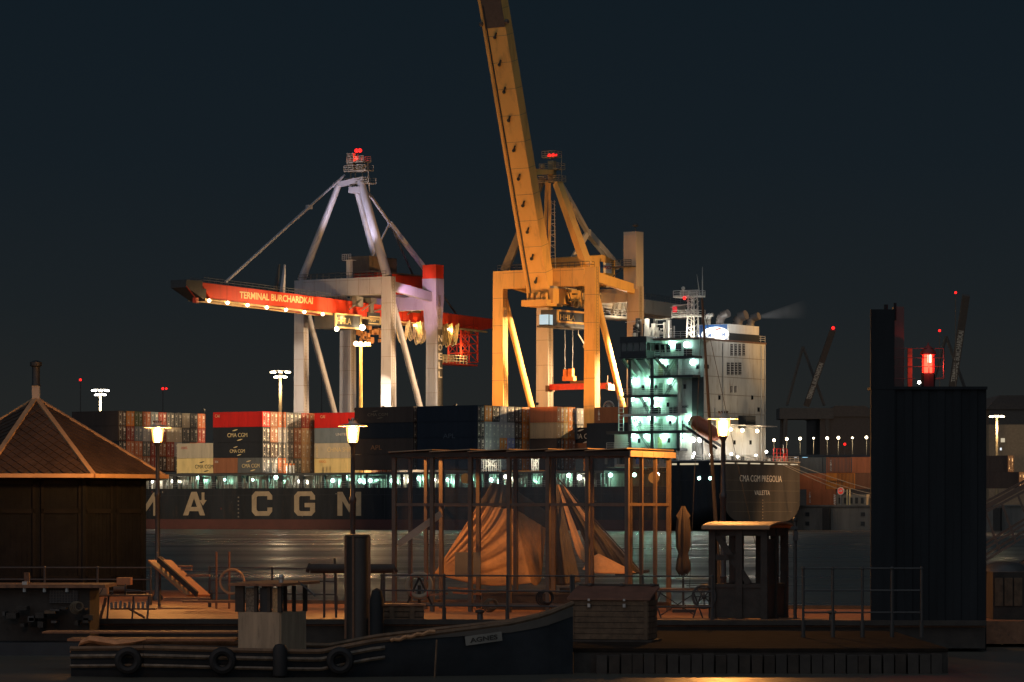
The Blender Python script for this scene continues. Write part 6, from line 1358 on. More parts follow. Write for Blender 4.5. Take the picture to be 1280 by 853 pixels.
railing('railing', 'tall barred railing in front of the dark steel pile at right', [(X_(1004, 80.5), 80.5), (X_(1152, 80.5), 80.5)], 1.58, sp=.66, z0=.52)

# ---- mooring pile with fender
x = X_(447, 86); mp = thing('mooring_pile', 'thick dark steel mooring pile standing before the middle street lamp', 'mooring pile', (x, 86, 0), WORLD)
mb = MB(); mb.lathe((x, 86, 0), [(.29, -1), (.29, 2.76), (.31, 2.78), (.31, 2.84), (.27, 2.85)], 20); part('pile', mb, mat('pile_steel', (.07, .055, .045), .5, var=.3, scale=2, streak=True, dirt=(.16, .09, .05), dirtamt=.5), mp)
for dx in (-.29, -.1, .3): mb = MB(); mb.box((x + dx - .02, 85.68, .3), (x + dx + .03, 85.74, 2.8)); part('wear_strip', mb, M_rust, mp)
x = X_(471, 85.5); mb = MB(); mb.lathe((x, 85.5, 0), [(.12, .25), (.17, .3), (.17, 1.25), (.12, 1.48), (.02, 1.54)], 12); solo('rubber_fender', mb, M_rub, 'upright dark rubber fender right of the thick mooring pile', 'fender')
# long beam on thin posts
o = thing('beam_rack', 'long dark rounded beam carried on thin posts beside the mooring pile', 'rack', (X_(438, 91), 91, DZ), WORLD)
mb = MB(); mb.path([(X_(384, 91), 91, 1.96), (X_(388, 91), 91, 1.93), (X_(492, 91), 91, 1.93), (X_(495, 91), 91, 1.96)], .13, 10); part('beam', mb, M_wdk, o)
for u in (405, 420, 480): mb = MB(); mb.tube((X_(u, 91), 91.1, DZ), (X_(u - (2 if u == 420 else 0), 91), 91.1, 2.2 if u == 420 else 1.9), .035, 6); part('post', mb, M_iron, o)
# thin boat masts at 268/286
for u, vt, lab in ((270.5, 640, 'left of the two thin poles behind the small wheelhouse'), (286.5, 655, 'right of the two thin poles behind the small wheelhouse')):
    mb = MB(); mb.tube((X_(u, 99.5), 99.5, DZ), (X_(u, 99.5), 99.5, Z_(690 if vt else 0, 99.5)), .035, 6); solo('pole', mb, M_rust, lab, 'pole', group='thin poles by the gangway')
# gangway ramp
o = thing('gangway', 'steep orange lit gangway ramp leading down beside the left street lamp', 'gangway', (X_(222, 101), 101, DZ), WORLD)
a, b_ = Vector((X_(194, 101), 102.2, Z_(702, 101))), Vector((X_(251, 101), 100.2, Z_(744, 101)))
mb = MB(); mb.beam(a, b_, .75, .06, up=(0, 0, 1)); part('ramp', mb, mat('ramp_orange', (.48, .20, .08), .6), o)
mb = MB()
for sg in (-.38, .38): mb.beam(a + Vector((0, sg, .05)), b_ + Vector((0, sg, .05)), .06, .16)
part('side_rail', mb, M_wdk, o)
for i in range(9): c = a.lerp(b_, (i+.5)/9); mb = MB(); mb.box((c.x - .03, c.y - .34, c.z + .03), (c.x + .03, c.y + .34, c.z + .07)); part('cleat', mb, M_wdk, o)
mb = MB(); mb.tube(a, (a.x, a.y, DZ), .05, 6); part('support', mb, M_iron, o)
# rope coil ring on post
mb = MB(); c = (X_(290, 99), 99, Z_(727, 99)); mb.torus(c, .34, .035, 'y', 20, 6); solo('ring_buoy', mb, mat('buoy_worn', (.45, .26, .12), .6), 'thin ring hanging on the pole behind the wheelhouse', 'ring buoy')
# lifebuoy on stand
o = thing('lifebuoy_stand', 'lifebuoy on an A shaped stand at the left end of the shelter', 'lifebuoy', (X_(524, 89.6), 89.6, DZ), WORLD)
c = Vector((X_(524, 88), 88, Z_(732, 88)))
mb = MB(); mb.torus(c, .29, .065, 'y', 24, 8); part('lifebuoy', mb, mat('buoy_cream', (.38, .28, .18), .6), o)
mb = MB()
for i in range(4): a = math.pi/4 + i*math.pi/2; mb.torus(c + Vector((.29*math.cos(a), 0, .29*math.sin(a))), .075, .012, 'x', 10, 4)
part('band', mb, M_redp, o)
mb = MB(); mb.beam(c + Vector((0, .1, .2)), c + Vector((-.32, .1, -.5)), .07, .05); mb.beam(c + Vector((0, .1, .2)), c + Vector((.32, .1, -.5)), .07, .05); mb.beam((c.x, c.y + .15, DZ), (c.x, c.y + .15, c.z), .08, .08); part('stand', mb, M_wdk, o)
# slatted crate
o = thing('wooden_crate', 'slatted wooden crate with orange lit lid below the lifebuoy', 'crate', (X_(502, 87.5), 87.5, .2), WORLD)
x0, x1 = X_(474.5, 86.6), X_(530, 86.6); zt_ = Z_(755, 86.6); zb_ = .26
for i in range(6):
    z0 = zb_ + (zt_ - zb_ - .06)*i/6; mb = MB(); mb.box((x0, 86.5, z0 + .012), (x1, 86.54, z0 + (zt_ - zb_ - .06)/6 - .012)); part('slat', mb, M_wmid, o)
mb = MB(); mb.box((x0 + .01, 86.55, zb_), (x1 - .01, 87.0, zt_ - .06)); part('body', mb, M_wdk, o)
mb = MB(); mb.box((x0 - .03, 86.45, zt_ - .055), (x1 + .03, 87.05, zt_)); part('lid', mb, M_wood, o)
for xx in (x0 + .25, x1 - .35): mb = MB(); mb.box((xx, 86.46, zb_), (xx + .12, 86.495, zt_ - .06)); part('batten', mb, M_wmid, o)

# ---- chest
CF = Frame(X_(712, 77.9), 77.9, -math.radians(14))
ch = thing('wooden_chest', 'large planked wooden chest with sloping lid at lower right', 'chest', (0, 0, .52), CF)
cw, cd, zf, zk = 1.79, .95, Z_(750, 77.9) + .0, Z_(735.5, 78.6)
npl = 7
for i in range(npl):
    z0 = .57 + (zf - .57)*i/npl; z1 = .57 + (zf - .57)*(i+1)/npl
    mb = MB(); mb.box((0, 0, z0 + .006), (cw, .03, z1 - .006)); part('plank', mb, M_wmid, ch)
    mb = MB(); mb.box((cw - .03, .032, z0 + .006), (cw, cd, z1 - .006)); part('plank', mb, M_wmid, ch)
mb = MB(); mb.prism([(.02, .032, .56), (.02, cd, .56), (.02, cd, zk - .04), (.02, .032, zf - .02)], (cw - .055, 0, 0)); part('body', mb, M_wdk, ch)
mb = MB(); mb.prism([(-.05, -.05, zf), (-.05, cd + .03, zk + .005), (-.05, cd + .03, zk + .05), (-.05, -.05, zf + .045)], (cw + .1, 0, 0)); part('lid', mb, mat('chest_lid', (.20, .085, .05), .5, var=.25, scale=3), ch)
mb = MB(); mb.box((-.02, cd + .06, zk + .02), (cw + .02, cd + .12, zk + .09)); part('back_beam', mb, M_wdk, ch)
for x in (.25, .98, 1.68): mb = MB(); mb.box((x - .04, cd - .06, zk + .06), (x + .04, cd + .1, zk + .11)); part('hinge', mb, M_iron, ch)
for x in (.45, 1.25): mb = MB(); mb.box((x - .025, -.065, zf - .02), (x + .025, -.05, zf + .03)); mb.box((x - .03, -.06, zf - .16), (x + .03, -.01, zf - .08)); part('latch', mb, M_bar, ch)
for x in (0.02, cw - .1): mb = MB(); mb.box((x, -.022, .57), (x + .08, -.002, zf)); part('corner_batten', mb, M_wmid, ch)
mb = MB(); mb.box((-.1, -.15, .523), (cw + .1, cd, .56)); part('skid', mb, M_wdk, ch)

# ---- umbrella
ux, uy = X_(854, 96), 96.0; um = thing('garden_umbrella', 'closed beige umbrella wrapped around its pole right of the shelter', 'umbrella', (ux, uy, DZ), WORLD)
mb = MB(); mb.tube((ux, uy, DZ), (ux, uy, Z_(635, 96)), .03, 8); mb.box((ux - .3, uy - .3, DZ), (ux + .3, uy + .3, DZ + .08)); part('pole', mb, M_iron, um)
mb = MB(); N_ = 24; prof = [(718, .6), (712, 1.0), (700, .85), (692, .62), (684, .95), (665, 1.0), (650, .85), (640, .55), (633, .25)]
vs_ = []
for v_, r_ in prof:
    z = Z_(v_, 96)
    for i in range(N_): a = 2*math.pi*i/N_; rr = .165*r_*(1 + (.28 if i % 3 == 0 else -.1 if i % 3 == 1 else .05)); vs_.append((ux + rr*math.cos(a), uy + rr*math.sin(a), z + (.06*math.sin(a*4) if v_ == 718 else 0)))
mb.add(vs_, [(k*N_+i, k*N_+(i+1) % N_, (k+1)*N_+(i+1) % N_, (k+1)*N_+i) for k in range(len(prof)-1) for i in range(N_)]); part('canopy', mb, mat('umbrella_cloth', (.09, .065, .045), .85), um)
mb = MB()
for sg in (-1, 1): mb.prism([(ux + sg*.06, uy - .05, Z_(635, 96)), (ux + sg*.2, uy - .06, Z_(645, 96)), (ux + sg*.12, uy - .12, Z_(650, 96))], (0, .02, 0))
part('valance', mb, mat('umbrella_cloth', (.09, .065, .045), .85), um)

# ---- small cabin at right
HF = Frame(X_(891, 90.4), 90.4, -math.radians(24)); hc = thing('ticket_cabin', 'small open sided wooden cabin with curved roof under the right street lamp', 'cabin', (0, 0, DZ), HF)
hw_, hd_ = 1.42, 1.5; hz = 2.98
for x, y in ((0, 0), (hw_*.52, 0), (hw_, 0), (0, hd_), (hw_, hd_), (hw_, hd_*.5), (hw_*.52, hd_)):
    mb = MB(); mb.box((x - .09, y - .07, DZ), (x + .09, y + .07, hz)); part('post', mb, M_wdk, hc)
for (a, b_) in (((0, 0), (hw_, 0)), ((hw_, 0), (hw_, hd_)), ((0, hd_), (hw_, hd_)), ((0, 0), (0, hd_))):
    for zz, th in ((hz - .1, .2), (1.5, .1)): mb = MB(); mb.beam((*a, zz), (*b_, zz), .1, th); part('rail_beam', mb, M_wdk, hc)
    mb = MB(); mb.beam((*a, 1.06), (*b_, 1.06), .05, .78); part('wall_panel', mb, M_wdk, hc)
mb = MB(); mb.beam((.1, -.02, 2.85), (1.0, -.02, 1.55), .06, .16); part('diagonal_brace', mb, M_wdk, hc)
mb = MB(); mb.box((.0, -.05, 2.15), (.74, .05, 2.3)); part('crossbar', mb, M_wdk, hc)
mb = MB(); pts = []
for i in range(13): a = math.pi*i/12; pts.append((-.22, hd_/2 - (hd_/2 + .25)*math.cos(a), hz + .02 + .15*math.sin(a)))
mb.prism(pts + [(-.22, p[1], p[2] - .05) for p in pts[::-1]], (hw_ + .44, 0, 0)); part('roof', mb, mat('cabin_roof', (.34, .19, .10), .6), hc)
mb = MB(); mb.box((hw_ + .01, .1, .7), (hw_ + .04, hd_*.45, 2.7)); part('door', mb, mat('cabin_door', (.035, .03, .028), .6), hc)
# masts near it
o = thing('sailing_boat', 'small dark sailing boat hidden behind the cabin with a slightly leaning mast', 'boat', (X_(905, 103), 103, 0), WORLD)
hull_boat(X_(860, 103), X_(965, 103), 103, .7, lambda s: .45 + .25*s**2, -.2, M_nav, o)
mb = MB(); mb.tube(PX(900, 740, 103), PX(877.5, 372, 103), .07, 8, r2=.03); part('mast', mb, M_wdk, o)
mb = MB(); mb.tube(PX(877.8, 378, 103), PX(862, 735, 103), .008, 4); mb.tube(PX(877.8, 378, 103), PX(955, 730, 103), .008, 4); part('stay', mb, M_iron, o)
mb = MB(); mb.tube(PX(901, 660, 103), PX(940, 655, 103), .06, 6); part('boom', mb, M_wdk, o)
x = X_(994, 90); mb = MB(); mb.tube((x, 90, DZ), (x, 90, Z_(652, 90)), .045, 8); mb.ball((x, 90, Z_(650, 90)), .07, 8); mb.box((x - .12, 89.93, Z_(662, 90)), (x + .06, 89.97, Z_(658, 90))); mb.box((x - .05, 89.9, Z_(676, 90)), (x + .07, 90.1, Z_(664, 90))); solo('mooring_post', mb, M_iron, 'slim dark post with small bracket right of the cabin', 'post')
# table with stacked boards and wheel
o = thing('trestle_table', 'trestle table with orange lit top between umbrella and cabin', 'table', (X_(852, 91), 91, DZ), WORLD)
mb = MB(); mb.box((X_(812, 91), 90.6, Z_(738, 91)), (X_(889, 91), 91.3, Z_(735.5, 91))); part('table_top', mb, M_wood, o)
for u in (820, 872):
    for sg in (-1, 1): mb = MB(); mb.beam((X_(u - 6*sg, 91), 90.9, DZ), (X_(u + 6*sg, 91), 90.9, Z_(738, 91)), .035, .035); part('leg', mb, M_iron, o)
mb = MB(); mb.tube((X_(826, 91), 90.95, 1.28), (X_(868, 91), 90.95, .72), .014, 5); part('brace', mb, M_iron, o); mb = MB(); mb.tube((X_(826, 91), 90.95, .72), (X_(868, 91), 90.95, 1.28), .014, 5); part('brace', mb, M_iron, o)
o = thing('board_stack', 'stepped stack of dark boards lying on the trestle table', 'boards', (X_(868, 91), 91, Z_(735, 91)), WORLD)
for i in range(5): mb = MB(); mb.box((X_(848 + (4-i)*4.5 - 3, 91), 90.7, Z_(735.3 - i*2.9, 91)), (X_(889, 91), 91.2, Z_(738 - (i+1)*2.9 - .2, 91))); part('board', mb, M_wdk, o)
o = thing('cart_wheel', 'spoked iron wheel leaning below the boards beside the cabin', 'wheel', (X_(880, 90.3), 90.3, DZ), WORLD)
c = Vector((X_(880, 90.3), 90.3, Z_(746, 90.3))); mb = MB(); mb.torus(c, .29, .035, 'y', 24, 6); part('rim', mb, M_iron, o)
mb = MB(); mb.ball(c, .07, 8); part('hub', mb, M_iron, o)
for i in range(8): a = math.pi*i/4; mb = MB(); mb.tube(c, c + Vector((.27*math.cos(a), 0, .27*math.sin(a))), .014, 5); part('spoke', mb, M_iron, o)

# ---- boat with name board
bo = thing('work_boat', 'black work boat with AGNES name board on its bow in the near foreground', 'boat', (X_(400, 72), 73, 0), WORLD)
bx0, bx1 = X_(85, 72), X_(718, 72)
def sheer(s):
    u = 85 + (718-85)*s
    pts = [(85, 812), (180, 810), (300, 813), (400, 815), (460, 803), (550, 792), (600, 786), (640, 781), (680, 772), (718, 757)]
    for (a, va), (b__, vb) in zip(pts, pts[1:]):
        if a <= u <= b__ + .01: return Z_(va + (vb-va)*(u-a)/(b__-a), 72)
    return .6
R_ = hull_boat(bx0, bx1, 73.7, 1.7, sheer, -.6, M_nav, bo, n=40)
mb = MB(); mb.path([Vector(r[0]) + Vector((0, -.02, -.16)) for r in R_[:26]], .05, 6); mb.path([Vector(r[0]) + Vector((0, -.03, -.36)) for r in R_[:26]], .04, 6); part('rubbing_strake', mb, mat('strake_wood', (.13, .095, .06), .35, var=.7, scale=5, bump=.6), bo)
mb = MB(); 
for a_, b__ in zip(R_[26:], R_[27:]):
    fa = (a_[0][0] - R_[26][0][0])/(R_[40][0][0] - R_[26][0][0]); fb = (b__[0][0] - R_[26][0][0])/(R_[40][0][0] - R_[26][0][0]); mb.add([Vector(a_[0]) + Vector((0, -.035, .02)), Vector(b__[0]) + Vector((0, -.035, .02)), Vector(b__[0]) + Vector((0, -.03, -.05 - .22*fb)), Vector(a_[0]) + Vector((0, -.03, -.05 - .22*fa))], [(0, 1, 2, 3)])
part('bow_plank', mb, mat('bow_band', (.12, .10, .08), .6), bo)
k1 = (580-85)/(718-85)*40; ra = Vector(R_[31][0]); rb_ = Vector(R_[34][0])
xd = (Vector((X_(628, 72), rb_.y, Z_(790, 72))) - Vector((X_(581, 72), ra.y, Z_(796, 72)))).normalized(); yo = Vector((0, -.10, 0))
na = Vector((X_(582, 72), ra.y - .10, Z_(808.5, 72))); upv = Vector((0, 0, 1)) - xd*xd.z; upv.normalize(); nlen = .80
mb = MB(); mb.prism([na, na + xd*nlen, na + xd*nlen + upv*.19, na + upv*.19], Vector((0, .03, 0))); nbd = part('name_board', mb, mat('name_board_m', (.26, .24, .20), .6), bo)
part('name_lettering', text_mb('AGNES', na + xd*.10 + upv*.045, xd, upv, .60, .10, bold=.02, th=.012), mat('name_letter', (.05, .04, .03), .6), nbd)
for i, u in enumerate((160, 278, 350, 425)):
    c = Vector((X_(u, 71.9), 71.93, Z_(826, 72))); mb = MB(); mb.torus(c, .20, .085, 'y', 20, 8, sq=1.1) if u != 350 else mb.lathe((c.x, c.y, c.z - .35), [(.1, 0), (.15, .05), (.15, .6), (.1, .68), (.02, .7)], 10)
    ty = part('tyre_fender', mb, M_rub, bo)
mb = MB(); mb.tube((X_(546, 72), 72.05, Z_(800, 72)), (X_(543, 72), 72.0, -.1), .02, 5); part('mooring_rope', mb, M_wmid, bo)
mb = MB(); mb.path([(X_(488 + 4*i, 72), 72.15, Z_(801.5 - .9*i, 72) + .02*math.sin(i*1.7)) for i in range(15)], .04, 6); part('coiled_line', mb, mat('line_orange', (.5, .26, .12), .7), bo)
# lumpy folded tarpaulin on the stern
pts = [(88, 815), (97, 812), (101, 804), (112, 800), (128, 802), (146, 805), (165, 803), (182, 800)]; mb = MB(); rg = []
for i, (u, v) in enumerate(pts):
    c = PX(u, v, 72.6); r_ = (.05, .06, .08, .13, .14, .15, .10, .03)[i]; rg.append([c + Vector((0, r_*1.6*math.cos(a), r_*.7*math.sin(a))) for a in [2*math.pi*j/10 for j in range(10)]])
for a_, b__ in zip(rg, rg[1:]): mb.add(a_ + b__, [(j, (j+1) % 10, 10+(j+1) % 10, 10+j) for j in range(10)])
mb.add(rg[0], [tuple(range(10))]); mb.add(rg[-1], [tuple(range(10))])
part('folded_tarpaulin', mb, mat('tarp_orange', (.62, .28, .12), .7, var=.3, scale=6, bump=.8), bo)
mb = MB(); mb.box((X_(90, 74), 73.2, Z_(800, 74)), (X_(297, 74), 74.2, Z_(797, 74))); mb.box((X_(60, 76), 75.0, Z_(790, 76)), (X_(300, 76), 76.0, Z_(788, 76))); part('deck_planking', mb, M_wood, bo)
# wheelhouse
WF = Frame(X_(299, 73.0), 73.0, -math.radians(26)); wh = thing('wheelhouse', 'small pale wheelhouse with curtained windows on the near boat', 'cabin', (0, 0, .5), WF)
a1, a2 = .98, 1.05; z0, zw0, zw1, z1 = .5, Z_(765, 73), Z_(735, 73), Z_(730, 73)
M_wh = mat('wheelhouse_paint', (.42, .31, .20), .6, var=.25, scale=4, streak=True, dirt=(.16, .11, .07), dirtamt=.6)
for (p, q, m_) in (((0, 0), (a1, 0), M_wh), ((a1, 0), (a1, a2), M_wh), ((0, a2), (a1, a2), M_wh), ((0, 0), (0, a2), M_wh)):
    mb = MB(); mb.beam((*p, (z0+zw0)/2), (*q, (z0+zw0)/2), .05, zw0 - z0); part('wall', mb, m_, wh)
for x, y, w_ in ((.02, 0, .2), (a1*.42, 0, .07), (a1*.74, 0, .07), (a1, 0, .09), (a1, a2, .08), (a1, a2*.55, .06), (0, a2, .1), (.5, a2, .06)):
    mb = MB(); mb.box((x - w_/2, y - .035, zw0), (x + w_/2, y + .035, z1 - .04)); part('window_post', mb, M_wdk, wh)
for x0_, x1_, mm in ((.13, .38, mat('lace_curtain', (.22, .18, .13), .8, var=.6, scale=26)), (.47, .70, M_dark), (.77, .93, mat('lit_curtain', (.55, .38, .20), .8, var=.4, scale=20))):
    mb = MB(); mb.box((x0_, .05, zw0), (x1_, .06, zw1)); part('curtain', mb, mm, wh)
mb = MB(); mb.prism([(-.18, -.16, z1 - .04), (a1 + .12, -.16, z1 - .04), (a1 + .3, a2 + .1, z1), (-.05, a2 + .1, z1)], (0, 0, .055)); part('roof', mb, M_wood, wh)
mb = MB(); mb.tube((a1*.85, .3, z1), (a1*.85, .3, z1 + .1), .05, 8); mb.ball((a1*.85, .3, z1 + .14), .06, 8); part('roof_lamp', mb, M_bar, wh); mb = MB(); mb.tube((a1 + .15, .5, z1 + .05), (a1 + .55, .5, z1 - .25), .02, 5); part('lamp_arm', mb, M_iron, wh)
# ---- barge cabin far left
o = thing('barge', 'dark moored barge with low deckhouse and grille window at lower left', 'boat', (X_(50, 84), 84, 0), WORLD)
mb = MB(); mb.box((X_(-200, 84), 83, -.4), (X_(118, 84), 86.5, .30)); part('hull', mb, M_nav, o)
mb = MB(); mb.box((X_(-200, 84), 84, .31), (X_(112, 84), 86, Z_(732.5, 84) - .05)); part('deckhouse', mb, M_wdk, o)
mb = MB(); mb.box((X_(-205, 84), 83.7, Z_(732.5, 84) - .045), (X_(133, 84), 86.2, Z_(732.5, 84) + .03)); part('deckhouse_roof', mb, M_wood, o)
mb = MB(); mb.box((X_(62, 84), 83.95, Z_(754, 84)), (X_(98, 84), 83.99, Z_(738, 84))); gr = part('grille_window', mb, M_dark, o)
mb = MB()
for i in range(10): xx = X_(63 + 3.6*i, 84); mb.box((xx, 83.93, Z_(754, 84)), (xx + .012, 83.948, Z_(738, 84)))
for i in range(5): zz = Z_(754 - 3.4*i, 84); mb.box((X_(62, 84), 83.925, zz), (X_(98, 84), 83.943, zz + .012))
part('grille', mb, M_iron, gr)
mb = MB(); mb.box((X_(58, 84), 83.96, Z_(757, 84)), (X_(108, 84), 83.985, Z_(735.5, 84))); part('window_frame', mb, M_wmid, o) if False else None
for u in (32, 57, 85): mb = MB(); mb.tube((X_(u, 84), 83.8, Z_(733, 84)), (X_(u, 84), 83.8, Z_(740, 84)), .045, 8); mb.box((X_(u - 3, 84), 83.8, Z_(727, 84) - .12), (X_(u + 3, 84), 84.0, Z_(727, 84))) if u == 32 else None; part('vent', mb, M_bar, o)
mb = MB(); mb.box((X_(30, 85), 85, Z_(731, 85)), (X_(36, 85), 85.2, Z_(716, 85))); part('stub_post', mb, M_rust, o)
for i in range(16):
    u = RN.uniform(-10, 108); v = RN.uniform(757, 785); mb = MB(); mb.box((X_(u, 83.5), 83.3, Z_(v, 83.5)), (X_(u + RN.uniform(3, 14), 83.5), 83.9, Z_(v - RN.uniform(2, 8), 83.5))); part('stowed_gear', mb, RN.choice((M_wmid, M_wdk, M_iron)), o)
# workbench and gear between barge and wheelhouse
o = thing('work_bench', 'low orange lit work bench on thin crossed legs left of the gangway', 'bench', (X_(155, 88), 88, .3), WORLD)
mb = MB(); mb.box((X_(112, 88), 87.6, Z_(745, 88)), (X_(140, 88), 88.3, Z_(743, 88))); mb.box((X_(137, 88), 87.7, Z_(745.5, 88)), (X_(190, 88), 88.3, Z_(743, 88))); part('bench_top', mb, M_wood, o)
for u in (114, 134, 165, 184):
    mb = MB(); mb.beam((X_(u, 88), 87.8, .3), (X_(u + 3, 88), 87.8, Z_(745, 88)), .04, .04); part('leg', mb, M_iron, o)
mb = MB(); mb.tube((X_(124, 88), 87.7, .5), (X_(134, 88), 87.7, Z_(747, 88)), .04, 5); mb.tube((X_(160, 88), 87.8, 1.0), (X_(182, 88), 87.8, .75), .03, 5); part('brace', mb, M_rust, o)
o = thing('tool_box', 'orange lit metal box with handle straps on the work bench', 'box', (X_(124, 87.8), 87.8, Z_(743, 88)), WORLD)
mb = MB(); mb.box((X_(112, 87.8), 87.6, Z_(742.8, 88)), (X_(134.5, 87.8), 88.1, Z_(734, 88))); part('body', mb, mat('box_orange', (.5, .24, .12), .6), o)
mb = MB(); mb.tube((X_(118, 87.6), 87.55, Z_(742, 88)), (X_(122, 87.6), 87.55, Z_(735, 88)), .01, 4); mb.tube((X_(125, 87.6), 87.55, Z_(742, 88)), (X_(129, 87.6), 87.55, Z_(735, 88)), .01, 4); part('strap', mb, M_dark, o)
o = thing('hand_winch', 'small iron hand winch with drum on the work bench', 'winch', (X_(149, 87.8), 87.8, Z_(743, 88)), WORLD)
c = Vector((X_(149, 87.8), 87.8, Z_(737, 87.8))); mb = MB(); mb.tube(c - Vector((.14, 0, 0)), c + Vector((.14, 0, 0)), .09, 12); part('drum', mb, M_rust, o)
mb = MB(); mb.torus(c + Vector((.16, 0, 0)), .12, .018, 'x', 14, 5); mb.tube(c, c + Vector((.55, 0, -.04)), .02, 5); mb.tube(c, c + Vector((-.2, 0, -.12)), .02, 5); part('crank', mb, M_iron, o)
mb = MB(); mb.box((X_(148, 90), 89.6, Z_(731, 90)), (X_(165, 90), 90.1, Z_(722, 90))); solo('storage_box', mb, mat('orange_box', (.62, .22, .08), .6), 'small bright orange storage box behind the railing at left', 'box')
o = thing('storage_shelf', 'dark shelf of jars under the work bench', 'shelf', (X_(165, 89), 89, .6), WORLD)
mb = MB(); mb.box((X_(140, 89), 88.6, Z_(762, 89)), (X_(196, 89), 89.1, Z_(760, 89))); part('shelf_board', mb, M_wood, o)
for i in range(9): u = 141 + i*5.6; mb = MB(); mb.tube((X_(u, 89), 88.7, Z_(760, 89)), (X_(u, 89), 88.7, Z_(753 - (i % 3), 89)), .035, 8); part('jar', mb, M_bar, o)
# loose gear on the deck at left and bright planks
o = thing('plank_pile', 'orange lit planks stacked on the landing stage near the gangway', 'planks', (X_(250, 97), 97, DZ), WORLD)
for i, (u0, u1, v, Y) in enumerate(((222, 240, 708, 99.5), (226, 239, 712, 99.4), (232, 262, 719.5, 99), (205, 262, 748, 96), (228, 300, 752, 95.5), (90, 290, 786, 88.6))):
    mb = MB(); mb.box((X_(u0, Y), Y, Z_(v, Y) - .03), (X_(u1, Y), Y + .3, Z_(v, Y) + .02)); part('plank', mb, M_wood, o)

# ---- steel dolphin with navigation lantern
DY = 86.0; dol = thing('steel_dolphin', 'huge dark sheet steel mooring dolphin carrying a red navigation lantern', 'mooring dolphin', (X_(1160, DY), DY, 0), WORLD)
M_dol = mat('dolphin_steel', (.028, .030, .032), .85, spec=.1, var=.25, scale=1.5, streak=True)
x0, x1, zt_ = X_(1091, DY), X_(1233, DY), Z_(487, DY)
vs_ = []; n_ = 22
mb = MB(); mb.box((x0 + .3, DY + .12, -1), (x1 - .05, DY + .9, zt_ - .03)); part('core', mb, M_dol, dol)
pts = []; st = (x1 - x0)/7
for i in range(7):
    xa = x0 + i*st
    for dx, dy in ((0, 0), (st*.42, 0), (st*.5, .03), (st*.92, .03)): pts.append((xa + dx, DY + dy))
pts.append((x1, DY))
mb = MB(); mb.add([(x, y, -1) for x, y in pts] + [(x, y, zt_) for x, y in pts], [(i, i+1, len(pts)+i+1, len(pts)+i) for i in range(len(pts)-1)]); part('sheet_piling', mb, M_dol, dol)
mb = MB(); mb.box((x0 - .03, DY - .05, zt_), (x1 + .02, DY + .95, zt_ + .07)); part('cap_plate', mb, M_dol, dol)
mb = MB(); mb.box((X_(1088.5, DY), DY + .0 - .04, -1), (X_(1118, DY), DY + .1, Z_(387, DY))); part('tall_pile', mb, M_dol, dol)
mb = MB(); mb.tube((X_(1109, DY), DY + .3, Z_(387, DY)), (X_(1109, DY), DY + .3, Z_(380, DY)), .05, 8); mb.tube((X_(1120.5, DY), DY + .3, Z_(400, DY)), (X_(1120.5, DY), DY + .3, Z_(378, DY)), .035, 8); part('pile_eye', mb, M_dol, dol)
mb = MB(); mb.box((X_(1120, DY), DY + .5, zt_ + .07), (X_(1133, DY), DY + .9, Z_(382, DY))); part('rear_pile', mb, mat('pile_brown', (.10, .06, .05), .5, var=.3, streak=True, scale=3), dol)
mb = MB(); mb.box((X_(1136.5, DY), DY + .3, zt_ + .07), (X_(1142, DY), DY + .42, Z_(435, DY))); part('bracket_post', mb, M_rust, dol)
mb = MB()
for v in (447, 458, 473, 435): mb.tube((X_(1120, DY), DY + .2, Z_(v, DY)), (X_(1181, DY) if v != 473 else X_(1145, DY), DY + .2, Z_(v, DY)), .008, 4)
mb.path([(X_(1170, DY), DY + .2, Z_(435, DY)), (X_(1181, DY), DY + .2, Z_(435, DY)), (X_(1181, DY), DY + .2, Z_(473, DY)), (X_(1171, DY), DY + .2, Z_(473, DY))], .018, 5); part('lantern_guard', mb, M_iron, dol)
lx, lz = X_(1162, DY), Z_(452, DY)
mb = MB(); mb.lathe((lx, DY + .3, lz), [(.17, -.62), (.17, -.30), (.13, -.27)], 8); part('lantern_base', mb, M_dol, dol)
mb = MB(); mb.lathe((lx, DY + .3, lz), [(.10, -.27), (.10, .18)], 8); part('lantern_glass', mb, G_redl, dol)
mb = MB(); mb.box((lx - .02, DY + .17, lz - .02), (lx + .06, DY + .195, lz + .17)); part('lantern_lens', mb, glow('lens_glow', (1, .75, .5), 3), dol)
mb = MB(); mb.lathe((lx, DY + .3, lz), [(.20, .18), (.19, .24), (.10, .36), (.03, .40), (.01, .48)], 8)
for i in range(6): a = math.pi/6 + math.pi*i/3; mb.box((lx + .145*math.cos(a) - .014, DY + .3 + .145*math.sin(a) - .014, lz - .27), (lx + .145*math.cos(a) + .014, DY + .3 + .145*math.sin(a) + .014, lz + .19))
part('lantern_frame', mb, mat('lantern_red_frame', (.35, .04, .03), .5), dol)
light(WORLD, (lx - .02, DY + .02, lz - .1), 22, (1, .05, .03), .05, parent=dol); light(WORLD, (lx - .45, DY + .35, lz), 12, (1, .05, .03), .05, parent=dol)
# bright lamp seen just above the dolphin cap
Y = 930; x, z = X_(1157, Y), Z_(477, Y); o = thing('light_mast', 'bright white floodlights seen just over the steel dolphin under the red lantern', 'floodlight mast', (x, Y, QZ), WORLD, 'floodlight masts of the terminal')
mb = MB(); mb.tube((x, Y, QZ), (x, Y, z), .4, 6); part('pole', mb, M_greydk, o)
for dx, r_ in ((0, .8), (-1.7, .45), (1.3, .45)): mb = MB(); mb.ball((x + dx, Y, z - abs(dx)*.15), r_, 8); part('floodlight', mb, G_white, o)
light(WORLD, (x, Y - 4, z), 8000, WARM, 1.0, parent=o)
